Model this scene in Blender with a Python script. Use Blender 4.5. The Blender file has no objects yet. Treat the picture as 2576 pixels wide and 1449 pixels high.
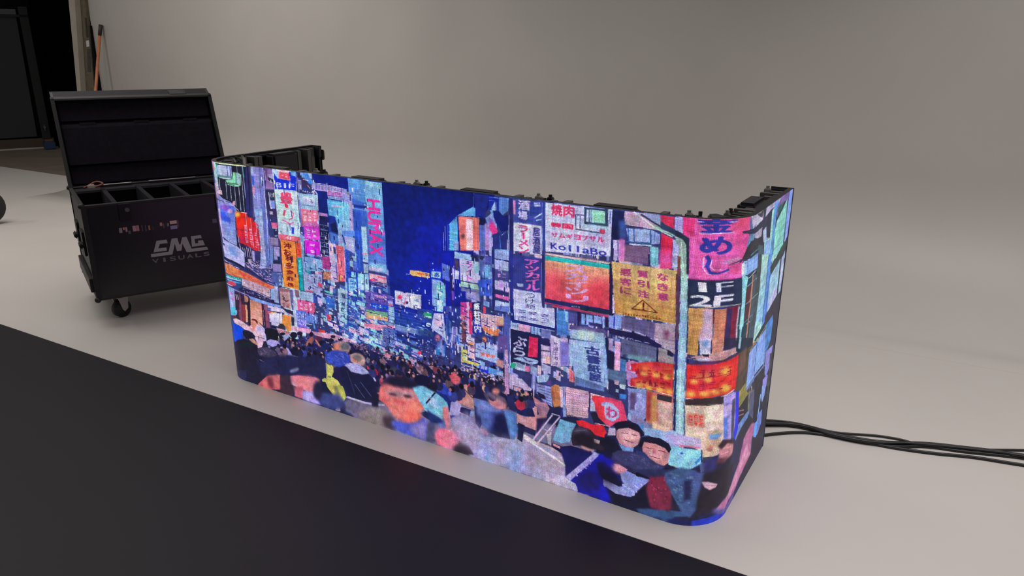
import bpy, bmesh, math, random
import numpy as np
from mathutils import Matrix, Vector

# ------------------------------------------------------------------ camera, world, lights, exposure
scene = bpy.context.scene
COL = scene.collection
CAM_H, FPX = 1.436, 1835.28
PITCH, ROLL = 0.31010, 0.0025967
cp, sp, cr, sr = math.cos(PITCH), math.sin(PITCH), math.cos(ROLL), math.sin(ROLL)
F_ = Vector((0, cp, -sp)); R0 = Vector((1, 0, 0)); U0 = Vector((0, sp, cp))
R_ = cr*R0 + sr*U0; U_ = -sr*R0 + cr*U0
cam_data = bpy.data.cameras.new('camera'); cam = bpy.data.objects.new('camera', cam_data)
COL.objects.link(cam)
M = Matrix((R_, U_, -F_)).transposed().to_4x4(); M.translation = Vector((0, 0, CAM_H))
cam.matrix_world = M
cam_data.sensor_width = 36.0; cam_data.lens = FPX/2576*36.0; cam_data.clip_start = 0.05; cam_data.clip_end = 100
scene.camera = cam
scene.view_settings.view_transform = 'Standard'; scene.view_settings.look = 'None'
scene.view_settings.exposure = 0.0; scene.view_settings.gamma = 1.0
scene.view_settings.use_curve_mapping = False

world = bpy.data.worlds.new('studio_ambient'); scene.world = world; world.use_nodes = True
bg = world.node_tree.nodes['Background']
bg.inputs[0].default_value = (1.0, 0.955, 0.90, 1); bg.inputs[1].default_value = 0.185

def area(name, loc, target, size, power, color, spread=math.pi):
    l = bpy.data.lights.new(name, 'AREA'); l.shape = 'RECTANGLE'; l.size, l.size_y = size; l.energy = power; l.color = color; l.spread = spread
    o = bpy.data.objects.new(name, l); COL.objects.link(o); o.location = loc
    o.rotation_euler = (Vector(target)-Vector(loc)).to_track_quat('-Z', 'Y').to_euler()
    return o
area('ceiling_softbox', (1.7, 1.5, 4.0), (1.7, 1.6, 0), (3.8, 2.8), 58, (1.0, 0.945, 0.935), 1.95)
area('ceiling_softbox', (-3.8, 4.9, 4.3), (-3.9, 5.4, 0), (3.4, 2.8), 70, (1.0, 0.95, 0.905), 2.3)
area('work_lamp', (-7.6, 5.2, 3.6), (-3.2, 7.0, 1.2), (0.25, 0.25), 26, (1.0, 0.95, 0.88))

# ------------------------------------------------------------------ helpers
def lin(h, s=1.0):
    c = [int(h[i:i+2], 16)/255 for i in (0, 2, 4)]
    return [s*(x/12.92 if x <= .04045 else ((x+.055)/1.055)**2.4) for x in c]

MATS = {}
def mat(name, col, rough=.6, metal=0.0, spec=.5, noise=0.0, nscale=20.0, bump=0.0, bscale=60.0, emit=0):
    if name in MATS: return MATS[name]
    m = bpy.data.materials.new(name); m.use_nodes = True; nt = m.node_tree; b = nt.nodes['Principled BSDF']
    rgb = lin(col) if isinstance(col, str) else col
    b.inputs['Base Color'].default_value = (*rgb, 1); b.inputs['Roughness'].default_value = rough
    b.inputs['Metallic'].default_value = metal; b.inputs['Specular IOR Level'].default_value = spec
    tc = nt.nodes.new('ShaderNodeTexCoord')
    if noise:
        n = nt.nodes.new('ShaderNodeTexNoise'); n.inputs['Scale'].default_value = nscale; n.inputs['Detail'].default_value = 5
        nt.links.new(tc.outputs['Object'], n.inputs['Vector'])
        r = nt.nodes.new('ShaderNodeMapRange'); r.inputs[1].default_value = .3; r.inputs[2].default_value = .7
        r.inputs[3].default_value = 1-noise; r.inputs[4].default_value = 1+noise
        nt.links.new(n.outputs[0], r.inputs[0])
        mx = nt.nodes.new('ShaderNodeMix'); mx.data_type = 'RGBA'; mx.blend_type = 'MULTIPLY'; mx.inputs[0].default_value = 1
        mx.inputs[6].default_value = (*rgb, 1)
        nt.links.new(r.outputs[0], mx.inputs[7]); nt.links.new(mx.outputs[2], b.inputs['Base Color'])
    if bump:
        n2 = nt.nodes.new('ShaderNodeTexNoise'); n2.inputs['Scale'].default_value = bscale; n2.inputs['Detail'].default_value = 3
        nt.links.new(tc.outputs['Object'], n2.inputs['Vector'])
        bp = nt.nodes.new('ShaderNodeBump'); bp.inputs['Strength'].default_value = bump; bp.inputs['Distance'].default_value = .004
        nt.links.new(n2.outputs[0], bp.inputs['Height']); nt.links.new(bp.outputs[0], b.inputs['Normal'])
    if emit:
        b.inputs['Emission Color'].default_value = (*rgb, 1); b.inputs['Emission Strength'].default_value = emit
    MATS[name] = m
    return m

def obj(name, bm, m, parent=None, smooth=False):
    me = bpy.data.meshes.new(name)
    bmesh.ops.recalc_face_normals(bm, faces=bm.faces)
    if smooth:
        for f in bm.faces: f.smooth = True
    bm.to_mesh(me); bm.free()
    if m: me.materials.append(m)
    o = bpy.data.objects.new(name, me); COL.objects.link(o)
    if parent: o.parent = parent
    return o

def empty(name, loc, rz=0.0, parent=None):
    o = bpy.data.objects.new(name, None); o.location = loc; o.rotation_euler = (0, 0, rz); o.empty_display_size = .1
    COL.objects.link(o)
    if parent: o.parent = parent
    return o

def tag(o, label=None, cat=None, group=None, kind=None):
    if label: o['label'] = label
    if cat: o['category'] = cat
    if group: o['group'] = group
    if kind: o['kind'] = kind
    return o

def box(bm, x0, x1, y0, y1, z0, z1, fn=None, nx=1):
    """axis box; fn maps (x,y,z)->point; nx subdivisions along x"""
    fn = fn or (lambda x, y, z: (x, y, z))
    rings = []
    for i in range(nx+1):
        x = x0+(x1-x0)*i/nx
        rings.append([bm.verts.new(fn(x, y, z)) for y, z in ((y0, z0), (y1, z0), (y1, z1), (y0, z1))])
    for a, b in zip(rings[:-1], rings[1:]):
        for k in range(4): bm.faces.new((a[k], b[k], b[(k+1) % 4], a[(k+1) % 4]))
    bm.faces.new(rings[0]); bm.faces.new(rings[-1][::-1])

def bevel(bm, w, seg=2):
    bmesh.ops.bevel(bm, geom=[e for e in bm.edges], offset=w, segments=seg, affect='EDGES', clamp_overlap=True)

def cyl(bm, p0, p1, r, n=12, r1=None):
    p0, p1 = Vector(p0), Vector(p1); d = (p1-p0).normalized(); r1 = r if r1 is None else r1
    a = d.orthogonal().normalized(); b = d.cross(a)
    A = [bm.verts.new(p0+r*(math.cos(2*math.pi*i/n)*a+math.sin(2*math.pi*i/n)*b)) for i in range(n)]
    B = [bm.verts.new(p1+r1*(math.cos(2*math.pi*i/n)*a+math.sin(2*math.pi*i/n)*b)) for i in range(n)]
    for i in range(n): bm.faces.new((A[i], A[(i+1) % n], B[(i+1) % n], B[i]))
    bm.faces.new(A[::-1]); bm.faces.new(B)

def prism(bm, pts, fn, t0, t1):
    """polygon pts (a,b), fn(a,b,t)->xyz"""
    A = [bm.verts.new(fn(a, b, t0)) for a, b in pts]; B = [bm.verts.new(fn(a, b, t1)) for a, b in pts]
    n = len(pts); bm.faces.new(A[::-1]); bm.faces.new(B)
    for i in range(n): bm.faces.new((A[i], A[(i+1) % n], B[(i+1) % n], B[i]))

def tube(bm, pts, r, n=8):
    pts = [Vector(p) for p in pts]; rings = []
    for i, p in enumerate(pts):
        d = (pts[min(i+1, len(pts)-1)]-pts[max(i-1, 0)]).normalized()
        a = Vector((0, 0, 1)).cross(d); a = a.normalized() if a.length > 1e-4 else d.orthogonal().normalized(); b = d.cross(a)
        rings.append([bm.verts.new(p+r*(math.cos(2*math.pi*k/n)*a+math.sin(2*math.pi*k/n)*b)) for k in range(n)])
    for A, B in zip(rings[:-1], rings[1:]):
        for k in range(n): bm.faces.new((A[k], A[(k+1) % n], B[(k+1) % n], B[k]))
    bm.faces.new(rings[0][::-1]); bm.faces.new(rings[-1])

def spline(pts, k=6):
    P = [Vector(p) for p in pts]; out = []
    for i in range(len(P)-1):
        p0 = P[max(i-1, 0)]; p1 = P[i]; p2 = P[i+1]; p3 = P[min(i+2, len(P)-1)]
        for j in range(k):
            t = j/k
            out.append(.5*((2*p1)+(p2-p0)*t+(2*p0-5*p1+4*p2-p3)*t*t+(3*p1-p0-3*p2+p3)*t**3))
    out.append(P[-1]); return out

# ------------------------------------------------------------------ the setting: white cove, floors, dark doorway
W0 = Vector((-5.601, 9.019)); WD = Vector((0.8654, -0.5010)); WN = Vector((-0.5010, -0.8654))
def wp(a, d, z): p = W0+WD*a+WN*d; return (p.x, p.y, z)
m_cyc = mat('white_studio_paint', (0.60, 0.565, 0.535), rough=.42, spec=.45, noise=.035, nscale=1.3, bump=.05, bscale=9)
m_black = mat('black_vinyl_floor', (0.0062, 0.0036, 0.0092), rough=.5, spec=.34, noise=.15, nscale=2.5)
m_brown = mat('brown_workshop_floor', (0.16, 0.125, 0.10), rough=.7, noise=.12, nscale=3)
CR, AE, DEPTH = 0.75, 1.17, 3.135
bm = bmesh.new(); box(bm, -6, AE, 0, DEPTH, -.03, 0, fn=wp); box(bm, AE, 16, CR+.2, DEPTH, -.03, 0, fn=wp)
tag(obj('floor', bm, m_cyc), kind='structure')
bm = bmesh.new()
prof = [(CR+.3, 0.0002), (CR, 0.0002)]+[(CR-CR*math.sin(t), CR-CR*math.cos(t)) for t in [math.pi/2*i/24 for i in range(1, 25)]]+[(0, 3.6)]
A = [bm.verts.new(wp(AE, d, z)) for d, z in prof]; B = [bm.verts.new(wp(16, d, z)) for d, z in prof]
for i in range(len(prof)-1): bm.faces.new((A[i], B[i], B[i+1], A[i+1]))
Ab = [bm.verts.new(wp(AE, -.12, -.03)), bm.verts.new(wp(AE, -.12, 3.6))]
Bb = [bm.verts.new(wp(16, -.12, -.03)), bm.verts.new(wp(16, -.12, 3.6))]
bm.faces.new((Ab[0], Ab[1], Bb[1], Bb[0])); bm.faces.new((A[-1], B[-1], Bb[1], Ab[1]))
bm.faces.new([*A, Ab[1], Ab[0]]); bm.faces.new([*B, Bb[1], Bb[0]])
tag(obj('wall_back', bm, m_cyc, smooth=False), kind='structure')
me = bpy.data.objects['wall_back'].data
for f in me.polygons:
    if f.index < 26: f.use_smooth = True
bm = bmesh.new(); box(bm, -14, 18, DEPTH, 9, -.04, -.0015, fn=wp); tag(obj('floor', bm, m_black), kind='structure')
bm = bmesh.new(); box(bm, -14, AE+2, -9, 0, -.05, -.006, fn=wp); tag(obj('floor', bm, m_brown), kind='structure')

# dark door wall at the far left
D0 = Vector((-7.934, 11.404)); DD = Vector((0.8211, 0.5708)); DN = Vector((0.5708, -0.8211))
def dp(a, d, z): p = D0+DD*a+DN*d; return (p.x, p.y, z)
m_dark = mat('black_painted_wall', (0.0035, 0.0034, 0.0038), rough=.9, spec=.1, noise=.2, nscale=3)
m_door = mat('charcoal_door_paint', (0.034, 0.034, 0.038), rough=.7, spec=.3, noise=.06, nscale=2)
m_drape = mat('black_drape_cloth', (0.0012, 0.0012, 0.003), rough=1, spec=.0)
m_plinth = mat('brown_plinth_board', (0.062, 0.042, 0.028), rough=.7, noise=.15, nscale=6)
bm = bmesh.new(); box(bm, -3, 3.2, -.2, -.05, 0, 3.6, fn=dp); tag(obj('wall_left', bm, m_dark), kind='structure')
bm = bmesh.new(); prism(bm, [(-.6, .165), (.52, .18), (.545, 1.95), (-.6, 1.95)], lambda a, b, t: dp(a, t, b), -.05, -.01)
door = tag(obj('door_1', bm, m_door), kind='structure')
bm = bmesh.new(); box(bm, -.6, .55, -.01, .03, 1.985, 2.06, fn=dp); obj('door_header', bm, mat('grey_header_metal', (.06, .06, .068), rough=.5), door)
bm = bmesh.new(); box(bm, -.6, .70, -.01, .02, 1.95, 1.985, fn=dp); box(bm, .585, .70, -.01, .02, .14, 2.1, fn=dp)
obj('door_frame', bm, mat('near_black_frame', (.006, .006, .0075), rough=.7), door)
bm = bmesh.new(); cyl(bm, dp(.64, .02, .32), dp(.64, .06, .32), .02, 10); cyl(bm, dp(.64, .05, .27), dp(.64, .05, .36), .009, 8)
obj('door_handle', bm, mat('dull_steel', (.12, .12, .13), rough=.4, metal=.7), door)
bm = bmesh.new(); box(bm, -3, .75, -.05, .0, 0, .15, fn=dp); tag(obj('baseboard_left', bm, m_plinth), kind='structure')
bm = bmesh.new(); box(bm, -3, .78, .0, .03, -.006, .014, fn=dp); tag(obj('trim_1', bm, mat('pale_floor_strip', (.42, .39, .36), rough=.6)), kind='structure')

bm = bmesh.new()      # black drape with folds
N_ = 60; prev = None
for i in range(N_+1):
    a = .74+(2.3-.74)*i/N_; d = .06+.035*math.sin(i*.9)+.015*math.sin(i*2.3)
    cur = [bm.verts.new(dp(a, d, .02)), bm.verts.new(dp(a, d, 3.2))]
    if prev: bm.faces.new((prev[0], cur[0], cur[1], prev[1]))
    prev = cur
o = obj('black_drape', bm, m_drape, smooth=True); s = o.modifiers.new('thickness', 'SOLIDIFY'); s.thickness = .006
tag(o, 'tall black drape hanging between the grey door and the white cove wall', 'curtain')

bm = bmesh.new(); box(bm, .575, .73, .08, .30, 0, .118, fn=dp); bevel(bm, .012)
t = tag(empty('blue_bin', dp(.69, .18, 0)), 'small blue bin on the floor below the dark door frame', 'bin')
o = obj('body', bm, mat('blue_plastic', (.012, .035, .10), rough=.5)); o.parent = t; o.matrix_parent_inverse = Matrix.Translation(-t.location)
bm = bmesh.new(); box(bm, .60, .71, .10, .27, .118, .142, fn=dp); bevel(bm, .006)
o = obj('lid', bm, mat('orange_brown_plastic', (.16, .06, .025), rough=.6)); o.parent = t; o.matrix_parent_inverse = Matrix.Translation(-t.location)

# boards leaning against the end of the cove wall
def wq(a, b, t): return wp(a, t, b)
bm = bmesh.new(); prism(bm, [(.70, .0), (.73, .0), (1.16, 2.35), (1.03, 2.35)], wq, .03, .09)
tag(obj('timber_batten', bm, mat('cream_planed_timber', (.30, .27, .225), rough=.7, noise=.08, nscale=7)), 'long cream timber batten leaning upright along the edge of the brown board', 'timber')
t = tag(empty('chipboard_sheet', wp(.85, .02, 0)), 'tall narrow brown chipboard sheet leaning at the end of the white cove wall', 'board')
inv = Matrix.Translation(-t.location)
bm = bmesh.new(); prism(bm, [(.71, .0), (.965, .0), (1.222, 2.35), (1.162, 2.35)], wq, .0, .03)
o = obj('sheet', bm, mat('brown_chipboard', (.088, .072, .045), rough=.8, noise=.18, nscale=30), t); o.matrix_parent_inverse = inv
bm = bmesh.new(); prism(bm, [(1.075, 1.50), (1.125, 1.505), (1.135, 1.57), (1.082, 1.565)], wq, .03, .034)
o = obj('paper_label', bm, mat('white_paper', (.42, .41, .41), rough=.7), t); o.matrix_parent_inverse = inv; o['label'] = 'white paper label'
bm = bmesh.new(); prism(bm, [(1.015, 1.24), (1.075, 1.24), (1.125, 1.48), (1.075, 1.48)], wq, .03, .033)
o = obj('printed_mark', bm, mat('dark_board_print', (.035, .028, .03), rough=.7, noise=.6, nscale=60), t); o.matrix_parent_inverse = inv; o['label'] = 'dark printed mark'
bm = bmesh.new(); prism(bm, [(1.10, 1.60), (1.135, 1.60), (1.158, 1.80), (1.128, 1.80)], wq, .03, .033)
o = obj('dark_patch', bm, mat('dark_board_patch', (.02, .015, .014), rough=.7), t); o.matrix_parent_inverse = inv
bm = bmesh.new(); prism(bm, [(.93, 0.0), (1.17, 0.0), (1.165, 1.0), (1.185, 1.72), (1.178, 1.72)], wq, .002, .022)
tag(obj('black_panel_strip', bm, mat('matt_black_board', (.003, .003, .003), rough=.9, spec=.1)), 'black tapering panel between the brown board and the white wall', 'panel')

t = tag(empty('broom_pole', (-4.85, 8.35, 0)), 'orange wooden pole with dark grip leaning against the white wall', 'pole')
inv = Matrix.Translation(-t.location)
pT = Vector((-4.422, 8.313, 1.727)); pB = Vector((-4.543, 8.210, 1.018))
dv = (pB-pT)/(pT.z-pB.z); foot = pT+dv*(pT.z-.02)
grip = pT+dv*.11
bm = bmesh.new(); cyl(bm, foot, grip, .016, 12); o = obj('shaft', bm, mat('orange_varnished_wood', (.42, .14, .06), rough=.45, noise=.2, nscale=25), t, True); o.matrix_parent_inverse = inv
bm = bmesh.new(); cyl(bm, grip, pT, .019, 12); o = obj('grip', bm, mat('dark_red_rubber', (.022, .012, .012), rough=.6), t, True); o.matrix_parent_inverse = inv; o['label'] = 'dark rubber grip'

# black wheel cut by the left edge
t = tag(empty('cart_wheel', (-4.60, 6.26, 0)), 'black rubber wheel on the white floor left of the open flight case', 'wheel')
bm = bmesh.new()
prof = [(.05, -.05), (.13, -.055), (.155, -.03), (.16, 0), (.155, .03), (.13, .055), (.05, .05)]
n = 28; rings = [[bm.verts.new((r*math.cos(2*math.pi*i/n), w, .16+r*math.sin(2*math.pi*i/n))) for r, w in prof] for i in range(n)]
for i in range(n):
    a, b = rings[i], rings[(i+1) % n]
    for k in range(len(prof)-1): bm.faces.new((a[k], a[k+1], b[k+1], b[k]))
    bm.faces.new((a[-1], a[0], b[0], b[-1]))
obj('tyre', bm, mat('matt_black_rubber', (.018, .016, .018), rough=.7), t, True).rotation_euler = (0, 0, .6)
bm = bmesh.new(); cyl(bm, (0, -.05, .16), (0, .05, .16), .052, 16)
obj('hub', bm, mat('dull_steel', (.12, .12, .13)), t).rotation_euler = (0, 0, .6)

# ------------------------------------------------------------------ LED picture: rasterised in display millimetres
L_, RR = 2.0216037, 0.1530499
YAW = -0.5503489; CX0, CY0 = -0.3671095, 2.5428358
WING = .5; ARC = RR*math.pi/2; TOT = 2*WING+2*ARC+L_
PIX = 1000/384.0                      # LED pitch in millimetres
SS = 2; H2 = 384*SS; W2 = int(round(TOT*1000/PIX))*SS; WL = W2//SS
img = np.zeros((H2, W2, 3), np.float32)          # row 0 = bottom
K = SS/PIX
rng = random.Random(7)
def rgb(t): return np.array([int(v) for v in t.split(',')], np.float32)/255
def hexc(h): return np.array([int(h[i:i+2], 16) for i in (0, 2, 4)], np.float32)/255
def pmask(xs, ys, x0, x1, y0, y1):
    gx = np.arange(x0, x1)+.5; gy = np.arange(y0, y1)+.5
    m = np.zeros((y1-y0, x1-x0), bool); n = len(xs)
    for i in range(n):
        ax, ay, bx, by = xs[i], ys[i], xs[(i+1) % n], ys[(i+1) % n]
        if ay == by: continue
        r = (gy > min(ay, by)) & (gy <= max(ay, by))
        if not r.any(): continue
        xi = ax+(gy[r]-ay)*(bx-ax)/(by-ay)
        m[r] ^= gx[None, :] < xi[:, None]
    return m
def blur1(a, r, ax):
    if r < 1: return a
    c = np.cumsum(np.concatenate([np.repeat(np.take(a, [0], ax), r+1, ax), a, np.repeat(np.take(a, [-1], ax), r, ax)], ax), ax)
    n = a.shape[ax]
    return (np.take(c, range(2*r+1, 2*r+1+n), ax)-np.take(c, range(0, n), ax))/(2*r+1)
def paint(c, pts, fe=0, c2=None):
    """pts = flat list of u,z millimetres"""
    fe *= 1.7
    xs = [p*K for p in pts[0::2]]; ys = [p*K for p in pts[1::2]]
    pad = int(fe*K*2.2)+1
    x0 = max(0, int(min(xs))-pad); x1 = min(W2, int(max(xs))+2+pad); y0 = max(0, int(min(ys))-pad); y1 = min(H2, int(max(ys))+2+pad)
    if x1 <= x0 or y1 <= y0: return
    m = pmask(xs, ys, x0, x1, y0, y1).astype(np.float32)
    if fe:
        r = max(1, int(fe*K)); m = blur1(blur1(blur1(blur1(m, r, 0), r, 1), r, 0), r, 1)
    col = c
    if c2 is not None:
        t = ((ys_top(pts)*K)-(np.arange(y0, y1)+.5))/max(1e-3, (ys_top(pts)-min(pts[1::2]))*K)
        t = np.clip(t, 0, 1)[:, None, None]; col = c*(1-t)+c2*t
    s = img[y0:y1, x0:x1]
    if not fe and (x1-x0) > 14 and (y1-y0) > 14 and min(pts[1::2]) > 250:      # fine upright and level streaks of windows, frames and lettering
        vx = np.repeat(STREAK.normal(0, 1, (x1-x0)//3+1), 3)[:x1-x0]; hy = np.repeat(STREAK.normal(0, 1, (y1-y0)//3+1), 3)[:y1-y0]
        k = .11 if lum_of(c) > .25 and lum_of(c) < .93 and x1-x0 < 700 else .0
        col = col*(1+k*.32*vx[None, :, None]+k*.38*hy[:, None, None])
    s += (col-s)*m[..., None]
STREAK = np.random.default_rng(11)
def lum_of(c): return float(c[0]*.3+c[1]*.6+c[2]*.1)
def ys_top(p): return max(p[1::2])
def bil(q, s, t):
    """quad TL TR BR BL, s right, t down"""
    return tuple((q[k]*(1-s)+q[2+k]*s)*(1-t)+(q[6+k]*(1-s)+q[4+k]*s)*t for k in (0, 1))
def noise_quads(pal, n, sx, sy, q, r):
    cols = rgb(pal).reshape(-1, 3)
    for _ in range(n):
        u, z = bil(q, r.random(), r.random()); w = sx*r.uniform(.3, 1.2)/2; h = sy*r.uniform(.3, 1.2)/2; sk = -.16*w
        paint(cols[r.randrange(len(cols))], [u-w, z-h-sk, u+w, z-h+sk, u+w, z+h+sk, u-w, z+h-sk])
def ell(c, u, z, ru, rz, fe=0, n=9):
    paint(c, [v for i in range(n) for v in (u+ru*math.cos(6.2832*i/n), z+rz*math.sin(6.2832*i/n))], fe)
def people(pal, n, s0, s1, asp, q, r):
    """a crowd seen from behind: coats, dark hair, slivers of skin; far ones first"""
    cols = rgb(pal).reshape(-1, 3)
    for t in sorted(r.random() for _ in range(n)):
        u, z = bil(q, r.random(), t); s = s0+(s1-s0)*t; a = asp
        coat = cols[r.randrange(len(cols))]*r.uniform(.7, 1.3)
        ell(coat, u+r.uniform(-.3, .3)*s, z-1.5*s, 1.15*s*a, 1.3*s)
        if r.random() < .25: ell(coat*1.7, u-.5*s*a, z-1.1*s, .4*s*a, .5*s, 1)
        ell(np.array([.09, .085, .16], np.float32)*r.uniform(.8, 1.7), u, z, .62*s*a, .72*s)
        if r.random() < .45: ell(np.array([.74, .50, .52], np.float32)*r.uniform(.7, 1.15), u+r.choice((-.35, .35))*s*a, z-.2*s, .3*s*a, .42*s)
def glyphs(c, rows, cols, w, q, r):
    c = rgb(c)
    for i in range(rows):
        for j in range(cols):
            def P(s, t): return bil(q, (j+.1+.8*s)/cols, (i+.1+.8*t)/rows)
            st = []
            for _ in range(3):
                t = r.choice((.1, .3, .5, .7, .9)); st.append((r.uniform(0, .3), t, r.uniform(.7, 1), t))
            for _ in range(2):
                s = r.choice((.15, .4, .6, .85)); st.append((s, r.uniform(0, .3), s+r.uniform(-.15, .15), r.uniform(.7, 1)))
            for a in st[:r.choice((3, 4, 5))]:
                (x0, y0), (x1, y1) = P(a[0], a[1]), P(a[2], a[3])
                dx, dy = x1-x0, y1-y0; l = math.hypot(dx, dy) or 1; nx, ny = -dy/l*w/2, dx/l*w/2
                paint(c, [x0+nx, y0+ny, x1+nx, y1+ny, x1-nx, y1-ny, x0-nx, y0-ny])
_GC = {}
def glyph_tris(ch):
    if ch in _GC: return _GC[ch]
    cu = bpy.data.curves.new('glyph', 'FONT'); cu.body = ch; cu.resolution_u = 4
    o = bpy.data.objects.new('glyph', cu); COL.objects.link(o)
    dg = bpy.context.evaluated_depsgraph_get(); ev = o.evaluated_get(dg); me = ev.to_mesh()
    me.calc_loop_triangles()
    V = np.array([v.co[:2] for v in me.vertices]) if len(me.vertices) else np.zeros((0, 2))
    T = np.array([t.vertices[:] for t in me.loop_triangles]) if len(me.loop_triangles) else np.zeros((0, 3), int)
    ev.to_mesh_clear(); bpy.data.objects.remove(o); bpy.data.curves.remove(cu)
    if len(V):
        lo, hi = V.min(0), V.max(0); V = (V-lo)/np.maximum(hi-lo, 1e-6)
    _GC[ch] = (V, T); return V, T
def text(c, txt, vert, bold, q):
    c = rgb(c); n = len(txt)
    for i, ch in enumerate(txt):
        V, T = glyph_tris(ch)
        if not len(V): continue
        wide = ch in 'lI'
        kata = ch == 'ー' and vert
        offs = [(0, 0)] if not bold else [(-.04, 0), (.04, 0), (0, .035), (0, -.035)]
        for ox, oy in offs:
            pts = []
            for x, y in V:
                if kata: x, y = .45+.14*y, 1-x
                if wide: x = .38+.24*x
                if ch == '1': x = .25+.42*x
                if ch == 'a' or ch == 'o': y = y*.72
                x = .07+.86*x+ox; y = .05+.9*y+oy
                pts.append(bil(q, x, (i+1-y)/n) if vert else bil(q, (i+x)/n, 1-y))
            for a, b, d in T:
                paint(c, [*pts[a], *pts[b], *pts[d]])
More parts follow.
